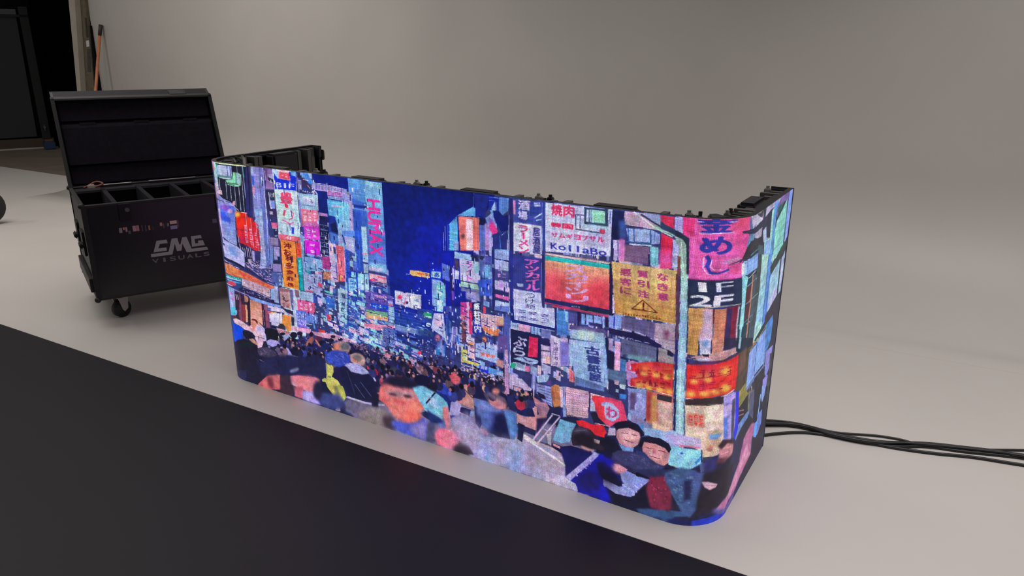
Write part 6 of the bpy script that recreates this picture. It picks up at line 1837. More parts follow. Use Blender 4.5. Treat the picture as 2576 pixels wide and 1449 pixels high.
P 36,28,60 0 2282 339 2311 334 2320 319 2295 318
P 200,140,160 0 2202 337 2225 337 2228 319 2222 305 2203 306
P 40,32,76 0 2201 336 2227 334 2228 337 2202 338
P 40,32,76 0 2225 336 2224 314 2226 315 2228 336
P 216,144,160 0 2222 330 2264 328 2261 312 2228 313
P 184,124,140 0 2267 317 2295 306 2324 296 2286 280 2267 293
P 200,184,224 0 2269 408 2268 317 2272 317 2272 409
P 200,140,148 0 2203 234 2236 230 2284 244 2285 191 2243 188 2203 196
P 200,144,152 0 2245 288 2286 281 2284 241 2268 245 2264 272
P 28,32,80 0 2203 265 2222 273 2264 275 2277 242 2236 233 2203 234
P 168,124,148 0 2295 302 2320 308 2333 288 2321 257 2293 252 2286 275
P 184,128,140 1 2280 252 2325 258 2306 222 2284 200
P 36,36,76 0 2203 196 2281 190 2278 167 2236 171 2216 168 2203 171
P 40,32,76 2 2284 237 2325 252 2282 175
P 180,156,176 0 2217 162 2233 164 2279 149 2333 149 2371 139 2397 98 2204 36 2204 107
N 156,148,192,200,168,188,180,164,200 70 6.5 3.8 171 2210 122 2317 135 2384 94 2204 36
P 220,208,216 0 2219 157 2269 138 2274 146 2224 166
P 220,208,216 0 2265 139 2327 118 2331 126 2269 147
P 220,208,216 0 2323 119 2384 98 2388 106 2327 127
P 48,40,68 1 2279 149 2345 153 2377 144 2339 145
P 208,176,216 0 2271 146 2347 267 2342 269 2265 148
P 208,176,216 0 2290 139 2377 269 2373 272 2285 142
P 192,164,208 0 2341 270 2371 269 2373 273 2342 274
P 184,160,204 0 2305 206 2338 196 2340 199 2307 208
P 184,160,204 0 2339 196 2358 234 2355 234 2337 197
P 192,168,204 0 2339 217 2338 147 2341 148 2343 218
P 192,176,200 0 2323 187 2341 198 2342 149 2330 152
P 112,164,208 0 2374 260 2435 259 2418 215 2413 183 2382 171 2348 173
N 152,208,224,92,136,184,136,184,208 30 7.3 3.6 172 2374 257 2432 255 2410 182 2351 174
P 44,44,120 0 2379 303 2391 306 2389 267 2374 269
P 140,156,216 0 2390 345 2398 275 2386 272 2381 342
P 208,168,192 0 2394 346 2475 367 2478 295 2463 288 2398 284
P 156,108,144 0 2396 339 2476 352 2476 353 2396 341
P 156,108,144 0 2396 332 2476 344 2476 346 2396 333
P 156,108,144 0 2396 324 2476 337 2477 338 2396 326
P 156,108,144 0 2396 317 2477 329 2477 331 2396 318
P 156,108,144 0 2396 309 2477 322 2477 323 2397 310
P 156,108,144 0 2397 301 2477 314 2477 316 2397 303
P 156,108,144 0 2397 294 2478 307 2478 308 2397 295
P 156,108,144 0 2397 286 2478 299 2478 301 2397 287
P 156,108,144 0 2397 278 2478 292 2478 293 2397 280
P 220,40,56 0 2434 271 2458 280 2487 274 2537 279 2539 238 2506 238 2476 250 2444 255
P 36,32,60 0 2486 314 2503 322 2533 287 2499 280
P 224,56,72 0 2486 370 2532 382 2536 291 2515 305 2499 344
P 184,184,220 0 2484 363 2498 356 2504 325 2485 320
P 140,152,200 0 2524 362 2533 365 2534 351 2522 350
P 200,176,200 0 2503 280 2537 281 2538 283 2504 283
P 44,32,48 0 2421 222 2429 242 2453 255 2488 253 2506 238 2516 214 2540 203 2541 191 2497 184 2461 185 2425 174 2418 197
P 60,52,64 3 2423 234 2453 252 2477 247 2448 221 2424 210
P 26,24,72 0 2345 162 2383 158 2419 172 2456 171 2494 168 2475 141 2451 115 2397 98 2384 131 2346 144
P 200,140,148 0 2457 176 2501 170 2504 181 2460 186
P 148,136,200 0 2494 171 2526 172 2487 126 2454 116
P 24,24,168 0 2515 159 2526 175 2541 174 2543 144 2510 134
P 184,148,160 0 2501 224 2524 222 2522 210 2502 209
P 216,144,160 0 2348 160 2377 156 2377 147 2349 151
P 28,26,92 0 2377 153 2482 179 2499 170 2401 49 2400 85 2384 134
P 144,136,200 0 2499 176 2524 172 2422 38 2401 43
P 24,24,160 0 2516 166 2569 166 2603 98 2609 77 2571 76 2539 83 2543 58 2568 4 2447 3 2422 38
P 26,22,96 8 2445 63 2490 108 2519 88 2533 33 2453 8
P 22,20,52 2 2514 137 2545 149 2611 90 2604 70 2565 68 2531 92
P 138,144,212 0 2609 83 2700 131 2644 50 2619 45
P 156,148,208 0 2542 84 2612 72 2622 43 2589 44 2543 61
P 21,19,44 0 2544 55 2589 44 2644 48 2701 120 2763 141 2773 1 2674 -2 2580 2 2555 41
P 24,24,176 4 2532 51 2555 58 2577 1 2535 -5
P 44,60,108 2 2665 11 2699 27 2770 41 2773 1 2701 -2
P 164,156,196 0 1996 79 2229 148 2280 138 2378 129 2400 79 2395 47 2446 21 2450 1 2231 2 1995 1
N 140,144,208,180,164,200,124,140,216,168,156,192,152,176,220 160 6.4 4.4 181 1996 66 2230 129 2400 73 2198 7
P 124,152,220 10 2159 102 2211 99 2218 7 2165 9
P 160,144,200 6 2058 78 2099 84 2092 11 2051 8
P 124,152,216 5 2072 44 2095 48 2085 6 2064 6
P 168,148,180 8 2268 110 2384 110 2398 54 2294 38 2217 42
P 220,212,224 0 2232 144 2292 123 2296 130 2236 151
P 220,212,224 0 2289 124 2354 102 2358 110 2292 131
P 220,212,224 0 2350 104 2400 84 2404 91 2354 111
P 184,174,208 0 2325 39 2386 44 2440 31 2450 7 2387 1 2319 3
P 32,32,76 0 1967 195 2007 196 2003 166 1956 169
P 28,32,80 0 2021 216 2049 211 2056 154 2045 128 2027 146
P 76,88,160 0 2035 220 2084 227 2115 216 2111 170 2083 133 2055 145 2049 192
P 20,22,64 0 2118 217 2149 229 2166 179 2176 125 2125 119 2090 125 2108 169
P 76,112,184 0 2149 232 2192 237 2209 173 2193 126 2176 125 2159 190
P 192,124,148 0 2048 129 2069 132 2087 121 2076 111 2052 117
P 200,144,160 0 2209 229 2235 230 2236 199 2209 201
P 28,28,68 0 2209 201 2236 196 2226 127 2206 134
P 184,108,136 0 1870 163 1904 175 1914 121 1906 88 1891 87 1888 127
P 216,92,132 1 1848 65 1871 78 1894 78 1924 73 1946 63 1945 29 1922 8 1884 3 1846 5
P 156,136,192 10 1906 92 1961 101 1997 78 1953 38
P 60,44,64 2 1926 19 1953 45 1997 37 2018 10 1996 7 1937 2
P 108,92,96 4 1949 43 1975 48 1971 30 1952 31
P 200,168,200 0 1953 167 1992 163 1994 168 1955 172
P 128,152,200 0 2005 189 2021 190 2017 170 1999 168
P 216,124,156 3 1905 68 1924 73 1903 16 1888 11
P 92,108,184 2 1849 103 1888 120 1891 87 1864 76
P 224,196,184 1 2795 435 2824 438 2853 438 2884 435 2920 428 2924 390 2929 351 2934 312 2925 283 2916 254 2867 248 2845 275 2824 299 2804 322 2801 360 2798 398
P 232,204,192 1 2859 420 2918 415 2921 375 2924 335 2867 338 2863 379
P 208,144,124 1 2804 400 2830 400 2857 398 2862 351 2834 355 2807 356
G 216,60,64 3 3 301 1.8 2807 397 2855 396 2858 354 2810 358
P 60,48,52 0 2795 443 2823 448 2852 450 2882 450 2917 445 2920 426 2865 425 2830 426 2797 424
P 92,76,72 0 2798 423 2826 427 2855 428 2886 427 2921 422 2921 424 2885 430 2855 431 2826 429 2798 425
P 200,168,144 2 2872 338 2931 333 2927 300 2923 266 2866 262 2869 300
P 108,144,192 1 2876 327 2928 324 2910 304 2881 309
P 200,120,112 1 2899 275 2898 271 2894 268 2889 267 2883 270 2879 274 2877 279 2878 283 2881 287 2887 287 2893 285 2897 281
P 168,148,220 0 2917 449 2980 447 2986 412 2993 376 3002 339 3012 300 3022 261 2937 290 2933 323 2929 355 2925 386 2921 418
G 84,80,184 5 2 302 2.1 2922 438 2972 436 3003 285 2939 303
P 90,120,208 1 2926 376 2944 372 2949 335 2953 298 2936 301 2931 339
P 192,160,216 1 2922 417 2971 409 2973 388 2925 396
P 44,44,216 0 2980 447 3013 437 3023 399 3034 361 3044 321 3055 282 3014 251 2996 267 3002 299 3009 331 2997 371 2988 410
P 80,80,104 0 2961 426 2982 426 2986 390 2992 353 2998 315 3006 276 2980 274 2975 313 2970 351 2965 389
P 184,168,220 1 2764 320 2794 321 2823 320 2852 315 2858 277 2827 282 2797 284 2766 282
P 208,104,144 0 2790 282 2821 283 2853 279 2853 285 2821 288 2790 288
P 140,200,228 1 2764 275 2796 278 2827 277 2859 273 2863 228 2827 206 2795 212 2762 214
P 60,96,192 0 2804 259 2803 256 2799 255 2796 255 2794 258 2795 261 2799 263 2802 262
P 60,128,200 0 2846 223 2865 247 2858 254 2839 229
P 32,48,92 0 2857 275 2861 275 2863 233 2860 228
P 216,180,160 1 2861 273 2889 277 2921 277 2917 247 2864 254
P 168,108,96 1 2896 271 2895 268 2891 266 2885 266 2880 268 2876 271 2874 274 2875 278 2879 280 2884 280 2890 278 2894 275
P 200,132,140 1 2668 260 2715 270 2748 263 2764 250 2759 224 2746 199 2720 201 2694 214 2674 233
P 220,160,168 3 2743 230 2737 221 2726 215 2713 213 2701 217 2694 224 2693 234 2698 243 2709 249 2722 251 2734 247 2742 240
P 108,48,64 0 2683 244 2711 248 2711 250 2683 246
P 108,48,64 0 2724 247 2749 248 2749 250 2724 250
P 140,56,72 0 2696 219 2732 219 2733 222 2697 222
P 184,104,120 2 2720 241 2718 235 2715 231 2711 230 2707 230 2705 234 2704 239 2706 244 2709 248 2713 250 2717 249 2719 245
P 28,26,48 0 2656 271 2688 287 2727 292 2757 282 2766 265 2760 249 2747 262 2715 268 2676 264 2669 235 2660 252
P 200,144,156 1 2584 282 2619 299 2657 299 2663 276 2658 252 2644 236 2616 233 2593 252
P 220,168,176 3 2646 271 2642 262 2634 254 2623 251 2612 252 2605 257 2603 266 2607 275 2615 282 2626 286 2637 285 2644 279
P 108,56,72 0 2598 272 2621 277 2621 279 2598 274
P 108,56,72 0 2634 276 2652 277 2653 280 2634 279
P 128,60,76 0 2607 250 2640 248 2641 251 2608 253
P 28,26,48 0 2570 291 2584 309 2618 323 2652 319 2670 299 2669 281 2657 292 2620 298 2587 285 2582 274
P 58,58,102 1 2568 189 2590 207 2645 217 2686 211 2733 198 2750 195 2722 165 2669 154 2599 162
N 90,90,144,48,48,88,72,72,120 60 8.0 2.9 303 2576 195 2652 215 2734 191 2675 161
P 44,44,84 1 2655 158 2760 192 2785 203 2743 158 2704 141 2666 147
P 124,40,68 3 2703 145 2749 163 2766 151 2778 97 2778 52 2761 32 2710 36 2693 97
N 168,64,96,96,28,52 30 5.2 5.7 304 2707 142 2752 161 2776 59 2716 45
P 68,88,140 2 2751 175 2797 209 2846 203 2863 164 2862 130 2861 97 2860 62 2840 30 2814 46 2798 80 2782 112 2757 141
N 96,120,168,52,72,124,84,104,156 60 9.7 7.1 305 2755 176 2846 203 2856 70 2793 86
P 36,36,76 3 2812 162 2836 168 2837 134 2838 99 2817 90 2815 126
P 74,90,148 3 2840 193 2875 195 2870 158 2865 120 2853 107 2847 150
P 52,48,108 4 2868 241 2926 237 2916 183 2875 191
P 40,32,47 4 2875 191 2909 197 2952 195 3045 162 3036 130 3028 97 3019 64 2962 68 2931 55 2885 45 2857 63 2862 99 2867 135
P 224,168,192 1 2868 160 2889 159 2929 140 2922 130 2899 126 2880 139
P 168,112,136 0 2886 146 2922 135 2922 137 2886 148
P 192,124,136 3 2926 276 2958 281 3015 249 3013 215 2957 219 2922 235
P 224,160,168 0 2940 263 2989 250 2986 255 2938 267
P 224,160,168 0 2934 243 2975 239 2972 244 2931 247
P 58,36,48 2 2913 279 2936 297 3007 272 3041 241 2959 277 2930 264
P 104,56,72 3 2918 232 2968 226 2959 208 2912 220
P 52,80,124 2 2663 11 2757 42 2797 31 2785 17 2753 11 2719 4 2685 -4 2667 1
P 20,20,48 2 2564 6 2663 11 2707 -26 2609 -24
G 140,28,52 2 6 306 3.6 2628 512 2749 521 2754 459 2637 457
G 156,32,56 2 5 307 3.6 2793 547 2947 550 2949 470 2799 469
P 244,180,88 3 2661 453 2658 449 2653 446 2647 445 2640 446 2636 449 2635 452 2637 456 2642 459 2649 460 2655 460 2659 457
P 244,180,88 3 2693 453 2691 450 2686 447 2679 445 2673 446 2669 449 2668 453 2670 456 2675 459 2681 460 2688 460 2692 457
P 244,180,88 3 2728 456 2726 452 2721 449 2715 448 2709 448 2705 451 2703 455 2706 459 2710 461 2717 463 2723 462 2727 459
P 244,180,88 3 2757 456 2755 452 2750 450 2744 448 2738 449 2733 452 2732 455 2734 459 2739 462 2745 463 2751 462 2756 460
P 244,180,88 3 2674 497 2672 493 2667 490 2660 489 2654 490 2650 493 2649 496 2651 500 2656 503 2662 504 2669 503 2673 501
P 244,180,88 3 2713 501 2710 497 2705 494 2699 493 2693 494 2689 497 2687 500 2690 504 2695 507 2701 508 2707 507 2711 505
P 244,180,88 3 2747 501 2745 498 2740 495 2734 494 2728 495 2724 497 2723 501 2725 505 2730 507 2736 509 2742 508 2746 505
P 244,180,88 3 2825 461 2823 458 2819 456 2813 456 2807 458 2803 461 2802 464 2804 468 2809 470 2814 470 2820 468 2824 465
P 244,180,88 3 2861 462 2859 459 2854 457 2848 458 2842 460 2838 464 2837 467 2839 471 2844 472 2850 472 2856 470 2860 466
P 244,180,88 3 2900 464 2898 461 2892 461 2885 462 2879 465 2874 469 2873 473 2875 476 2880 477 2887 476 2894 473 2899 468
P 244,180,88 3 2944 470 2941 468 2933 468 2925 471 2916 475 2911 480 2910 484 2912 487 2918 487 2927 485 2935 480 2942 475
P 244,180,88 3 2828 502 2826 499 2821 497 2816 497 2810 499 2806 502 2805 505 2807 509 2811 511 2817 511 2823 509 2827 506
P 244,180,88 3 2869 507 2867 504 2862 503 2856 504 2850 506 2846 510 2845 513 2847 517 2852 518 2858 517 2864 515 2868 511
P 244,180,88 3 2923 527 2920 524 2914 524 2907 526 2899 529 2895 533 2893 537 2895 540 2901 541 2908 539 2916 536 2921 531
H 35,36,76,44,52,120,76,60,92,124,92,112,26,26,56,92,84,112 26 12.0 16.6 411 1.3 972 268 1374 307 1369 248 988 198
H 35,36,76,28,28,64,44,52,120,76,60,92,124,92,112,44,44,96,108,48,64 46 11.6 18.3 412 1.16 1525 318 2001 346 1982 262 1517 213
H 176,136,120,28,28,64,44,52,120,76,60,92,192,48,80,44,44,96,160,116,108 24 11.5 16.2 413 1.08 2001 351 2274 337 2267 294 2000 283
P 32,34,76 5 855 106 899 149 1004 186 1254 230 1277 217 1265 147 1186 131 1043 117 911 61 849 66
P 136,144,192 3 1109 148 1107 142 1096 134 1081 125 1065 118 1053 115 1047 117 1050 122 1060 131 1076 139 1092 146 1104 149
P 200,104,112 4 853 14 912 67 978 86 976 22 916 1
P 108,44,64 5 895 54 931 65 936 14 903 5
P 58,36,56 5 984 78 1055 95 1066 12 982 9
P 224,128,144 5 1055 95 1162 125 1226 125 1230 95 1211 61 1155 58 1107 57 1057 61
P 200,96,120 4 1065 53 1125 59 1116 9 1072 13
P 176,160,228 5 1120 44 1189 56 1221 11 1148 5 1117 15
P 58,68,132 5 1219 60 1339 87 1379 44 1332 13 1264 4 1222 20
P 28,28,64 5 1245 81 1238 56 1225 36 1209 26 1194 28 1185 42 1183 65 1190 89 1203 109 1219 119 1234 117 1243 103
P 24,26,62 3 1363 220 1500 218 1544 191 1554 117 1490 87 1394 88 1366 138
P 76,84,148 0 1430 154 1480 104 1483 107 1433 156
P 76,84,148 0 1463 171 1523 116 1525 118 1466 173
P 48,56,108 0 1392 205 1427 108 1430 110 1395 207
P 108,100,132 4 1377 77 1447 84 1594 97 1621 57 1546 6 1441 7 1366 13
P 176,168,204 0 1378 80 1491 80 1494 88 1382 88
P 176,168,204 0 1486 79 1586 97 1587 105 1488 88
P 24,24,50 2 1520 142 1561 144 1552 81 1518 77
P 140,124,128 6 1432 22 1488 64 1583 85 1611 54 1588 4 1483 -8
P 64,48,60 6 1570 52 1642 63 1638 1 1577 1
P 28,28,64 5 1756 225 1742 208 1708 193 1664 182 1620 181 1590 188 1581 202 1597 219 1632 235 1677 245 1719 246 1748 239
P 224,116,120 5 1770 162 1746 135 1701 115 1647 108 1598 116 1568 137 1565 166 1591 193 1637 212 1691 218 1738 209 1767 189
P 232,128,120 6 1768 94 1741 67 1701 52 1658 53 1625 69 1610 97 1618 129 1646 156 1687 170 1729 168 1761 152 1775 125
P 176,136,152 6 1598 171 1698 196 1756 194 1726 168 1617 148
P 240,108,96 6 1770 106 1766 90 1750 72 1726 58 1701 51 1681 53 1672 64 1677 81 1693 98 1717 112 1742 119 1761 116
P 74,40,56 3 1654 163 1651 160 1642 157 1631 155 1620 154 1613 156 1611 158 1615 162 1623 165 1634 167 1645 167 1652 166
P 74,40,56 3 1730 174 1726 171 1718 168 1707 166 1697 166 1690 167 1688 170 1691 173 1699 176 1710 178 1720 179 1727 177
P 200,72,88 4 1704 138 1698 134 1683 131 1663 129 1645 129 1631 130 1627 134 1634 138 1649 141 1668 143 1687 143 1700 141
P 80,88,200 5 1620 44 1690 51 1750 68 1798 98 1802 66 1790 8 1688 7 1619 13
P 152,132,208 7 1719 42 1793 89 1790 8 1727 10
P 72,72,108 5 1798 81 1841 102 1832 3 1790 3
P 120,184,224 2 1733 217 1781 237 1850 222 1894 194 1903 180 1880 170 1875 120 1827 119 1791 138 1768 165
P 168,184,220 6 1812 209 1849 202 1838 159 1801 165
P 28,32,64 0 1798 160 1847 221 1841 224 1792 163
P 184,220,240 0 1789 136 1869 123 1870 126 1791 139
N 88,168,224,152,208,240,176,184,224,104,184,220 60 11.3 4.1 310 1738 218 1850 222 1878 129 1791 138
P 200,120,136 1 1875 170 1898 179 1912 138 1909 97 1892 85 1883 122
P 28,44,108 3 1800 140 1864 121 1878 104 1817 87
P 22,22,58 1 1820 261 1813 249 1796 239 1776 234 1758 235 1745 243 1743 254 1751 266 1767 276 1788 281 1806 280 1818 273
P 224,108,144 6 1923 41 1911 25 1890 13 1867 9 1847 14 1836 27 1837 44 1849 61 1870 73 1893 76 1913 71 1924 58
P 240,136,160 6 1934 32 1927 20 1912 10 1893 4 1876 5 1864 11 1862 22 1869 34 1884 44 1903 50 1920 49 1932 43
P 132,120,168 6 1919 132 1998 186 1996 57 1953 60 1909 80
P 40,32,44 5 2005 24 1997 14 1980 6 1958 0 1936 -1 1921 3 1916 11 1924 21 1942 29 1965 35 1986 36 2001 32
P 52,72,184 2 1416 261 1403 242 1374 225 1337 214 1301 213 1277 222 1271 238 1285 258 1314 276 1351 286 1386 287 1410 278
N 80,96,208,40,56,160,96,112,200 60 11.1 4.4 311 1279 257 1401 284 1407 234 1286 215
P 184,152,152 2 1496 269 1485 256 1466 247 1445 245 1427 250 1417 260 1419 274 1430 287 1449 296 1471 298 1488 293 1498 283
P 112,104,108 3 1478 273 1471 265 1459 260 1445 259 1433 262 1427 268 1427 276 1435 284 1447 289 1461 291 1472 288 1478 281
P 224,120,104 0 1428 263 1461 253 1465 258 1431 269
P 168,164,220 1 1384 233 1451 253 1501 235 1516 222 1479 209 1415 206
N 200,196,236,124,132,200,168,160,216 40 10.7 3.5 312 1391 232 1451 251 1509 224 1437 207
P 168,136,144 2 1419 312 1410 300 1392 290 1370 285 1349 287 1336 294 1334 305 1343 317 1361 327 1384 332 1404 330 1416 323
P 96,96,112 3 1415 310 1407 302 1396 296 1384 294 1374 297 1369 305 1371 314 1378 322 1390 328 1402 330 1411 327 1416 320
P 208,120,104 2 1334 308 1367 319 1359 288 1337 287
P 208,96,108 2 1912 303 1934 324 1963 312 1959 289 1940 279
P 160,48,72 0 1919 298 1956 310 1956 311 1919 299
P 160,48,72 0 1922 289 1952 299 1952 301 1922 290
P 116,128,200 6 2029 236 2070 244 2112 226 2172 224 2172 218 2035 180
P 160,124,152 5 2067 284 2105 281 2145 273 2152 262 2105 263
P 32,40,104 4 2087 205 2118 217 2111 135 2083 120
P 84,104,184 6 2042 209 2084 214 2105 200 2097 153 2076 134 2056 161
P 92,132,200 6 2152 223 2189 230 2202 183 2192 136 2176 137 2162 185
P 24,26,72 4 2118 211 2149 222 2166 160 2172 124 2125 122 2104 136
P 180,160,204 14 1925 131 2006 157 2041 124 2083 103 2033 35 1960 40 1943 85
P 140,160,220 14 2055 95 2104 110 2089 26 2054 28
P 176,152,188 14 2111 105 2193 123 2206 23 2124 30
P 136,168,224 14 2166 102 2206 101 2220 15 2173 19
P 224,124,152 10 1946 49 1935 33 1915 22 1892 18 1872 23 1861 35 1862 52 1874 68 1894 79 1917 83 1936 78 1947 65
P 44,36,52 8 1998 15 1992 8 1980 3 1965 1 1952 4 1944 9 1943 17 1949 24 1961 29 1976 30 1989 28 1997 22
P 26,26,96 2 2380 148 2487 175 2505 163 2404 50 2396 99
P 168,160,220 0 2508 176 2404 48 2418 36 2521 164
N 184,176,232,136,128,200 50 8.6 4.7 320 2505 172 2525 166 2434 48 2410 52
P 16,14,40 10 2582 133 2591 116 2592 96 2583 79 2568 70 2550 70 2534 80 2524 98 2524 118 2533 135 2548 144 2566 143
P 32,32,184 10 2522 162 2564 164 2579 131 2551 134 2528 150
N 160,160,224,124,132,204,176,176,236 80 10.7 5.7 321 2604 84 2695 129 2646 55 2605 49
P 224,160,176 4 2612 133 2606 127 2597 123 2586 124 2577 129 2573 136 2573 144 2579 150 2588 154 2599 153 2607 148 2612 141
P 74,64,96 6 2421 225 2441 246 2470 251 2489 238 2454 222
P 32,26,40 5 2424 213 2459 239 2501 227 2514 201 2485 174 2443 183
P 96,84,104 0 2429 229 2477 249 2477 251 2429 231
P 96,84,104 0 2435 237 2483 245 2483 246 2435 238
P 200,144,144 2 2455 183 2473 183 2497 178 2485 171 2461 173
P 30,26,52 4 2135 311 2130 306 2121 301 2109 300 2098 301 2091 305 2089 311 2094 317 2103 321 2115 323 2126 321 2133 317
P 192,128,128 3 2132 298 2128 291 2122 286 2113 284 2105 285 2100 289 2099 295 2102 302 2109 307 2118 310 2126 309 2131 304
P 224,160,160 0 2104 294 2126 296 2126 299 2105 297
P 28,26,52 4 1763 235 1750 222 1720 209 1679 200 1640 198 1613 204 1605 215 1618 229 1650 241 1690 250 1728 251 1755 246
N 168,228,240,216,240,252,240,200,224,128,184,240 90 2.2 1.1 330 1382 392 1662 423 1659 372 1377 338
N 232,240,255,200,224,255,244,208,232,160,216,244 160 9.7 4.8 331 1178 564 2122 604 2121 382 1241 317
N 22,32,108,28,44,128,40,24,108 200 23.2 3.5 332 1191 667 2122 633 2121 382 1241 317
N 220,232,255,240,216,236,176,208,248 110 5.2 14.7 333 954 967 1631 981 1617 477 1102 324
N 220,232,255,240,216,236,176,208,248 110 4.1 13.4 335 1856 762 2200 785 2170 394 1590 374
N 28,36,104,36,32,108 90 4.8 26.1 334 954 967 1631 981 1617 477 1102 324
N 28,36,104,36,32,108 80 3.8 23.9 336 1856 762 2200 785 2170 394 1590 374'''
paint(hexc('30346e'), [0, 0, 3600, 0, 3600, 1000, 0, 1000])
paint(hexc('1b1a3a'), [0, 0, 3600, 0, 3600, 200, 2700, 200, 700, 230, 0, 200])
paint(hexc('3c3c50'), [2900, 0, 3600, 0, 3600, 1000, 2960, 1000])
# the wing turned away from the camera carries the same street scene on
noise_quads('224,112,168,88,104,208,144,184,232,40,44,96,216,64,96,200,176,224,232,144,96,32,32,64', 420, 46, 60, [0, 1000, 700, 1000, 700, 250, 0, 250], random.Random(3))
noise_quads('28,28,64,200,136,144,52,56,108,20,20,48,168,156,200', 160, 50, 60, [0, 260, 700, 260, 700, 0, 0, 0], random.Random(4))
for k in range(6): glyphs('240,224,244', 5, 1, 5, [60+k*100, 900-(k % 3)*90, 120+k*100, 900-(k % 3)*90, 120+k*100, 480, 60+k*100, 480], random.Random(k))
for line in PIC.split('\n'):
    if not line: continue
    k, *f = line.split(' ')
    if k == 'P': paint(rgb(f[0]), [int(v) for v in f[2:]], float(f[1]))
    elif k == 'S': paint(rgb(f[0]), [int(v) for v in f[2:]], 0, rgb(f[1]))
    elif k == 'N': noise_quads(f[0], int(f[1]), float(f[2]), float(f[3]), [int(v) for v in f[5:]], random.Random(int(f[4])))
    elif k == 'H': people(f[0], int(f[1]), float(f[2]), float(f[3]), float(f[5]), [int(v) for v in f[6:]], random.Random(int(f[4])))
    elif k == 'G': glyphs(f[0], int(f[1]), int(f[2]), float(f[4]), [int(v) for v in f[5:]], random.Random(int(f[3])))
    elif k == 'T': text(f[0], f[3], f[1] == '1', f[2] == '1', [int(v) for v in f[4:]])
img = img.reshape(384, SS, WL, SS, 3).mean((1, 3))
g = np.random.default_rng(5)
def smooth_noise(r, c=1):
    a = g.normal(0, 1, (384, WL, c)).astype(np.float32)
    a = blur1(blur1(blur1(blur1(a, r, 0), r, 1), r, 0), r, 1); return a/a.std()
img = img*(1+.025*smooth_noise(6)+.05*smooth_noise(2)+.012*smooth_noise(9, 3)+.02*smooth_noise(2, 3))
lum = img.mean(2, keepdims=True)
grain = g.normal(0, 1, (384, WL, 1)); gc = g.normal(0, 1, (384, WL, 3))
amp = np.clip((lum-.12)*1.6, .03, 1)
img = np.clip(np.clip(img, 0, 1)*1.02*(1+amp*(.07*grain+.04*gc)), 0, 1)
LEDC = np.where(img <= .04045, img/12.92, ((img+.055)/1.055)**2.4)

# ------------------------------------------------------------------ video wall geometry
cy_, sy_ = math.cos(YAW), math.sin(YAW)
def path(u, d):
    """u metres along the display face from the left wing end, d metres behind it -> world xy"""
    if u <= WING: x, y, nx, ny = -L_/2-RR, RR+(WING-u), 1, 0
    elif u <= WING+ARC:
        th = (u-WING)/RR; x, y = -L_/2-RR*math.cos(th), RR-RR*math.sin(th); nx, ny = math.cos(th), math.sin(th)
    elif u <= WING+ARC+L_: x, y, nx, ny = -L_/2+(u-WING-ARC), 0, 0, 1
    elif u <= WING+2*ARC+L_:
        th = (u-WING-ARC-L_)/RR; x, y = L_/2+RR*math.sin(th), RR-RR*math.cos(th); nx, ny = -math.sin(th), math.cos(th)
    else: x, y, nx, ny = L_/2+RR, RR+(u-WING-2*ARC-L_), -1, 0
    x += nx*d; y += ny*d
    return CX0+cy_*x-sy_*y, CY0+sy_*x+cy_*y
def pf(u, d, z): p = path(u, d); return (p[0], p[1], z)

m_led = bpy.data.materials.new('led_dot_matrix'); m_led.use_nodes = True; nt = m_led.node_tree; b = nt.nodes['Principled BSDF']
b.inputs['Base Color'].default_value = (.012, .012, .014, 1); b.inputs['Roughness'].default_value = .55; b.inputs['Specular IOR Level'].default_value = .25
at = nt.nodes.new('ShaderNodeAttribute'); at.attribute_name = 'led'; nt.links.new(at.outputs['Color'], b.inputs['Emission Color'])
uv = nt.nodes.new('ShaderNodeUVMap'); uv.uv_map = 'dots'
fr = nt.nodes.new('ShaderNodeVectorMath'); fr.operation = 'FRACTION'; nt.links.new(uv.outputs[0], fr.inputs[0])
ds = nt.nodes.new('ShaderNodeVectorMath'); ds.operation = 'DISTANCE'; nt.links.new(fr.outputs[0], ds.inputs[0]); ds.inputs[1].default_value = (.5, .5, 0)
mr = nt.nodes.new('ShaderNodeMapRange'); mr.interpolation_type = 'SMOOTHSTEP'
mr.inputs[1].default_value = .18; mr.inputs[2].default_value = .55; mr.inputs[3].default_value = 1.55; mr.inputs[4].default_value = 0.36
nt.links.new(ds.outputs['Value'], mr.inputs[0]); nt.links.new(mr.outputs[0], b.inputs['Emission Strength'])

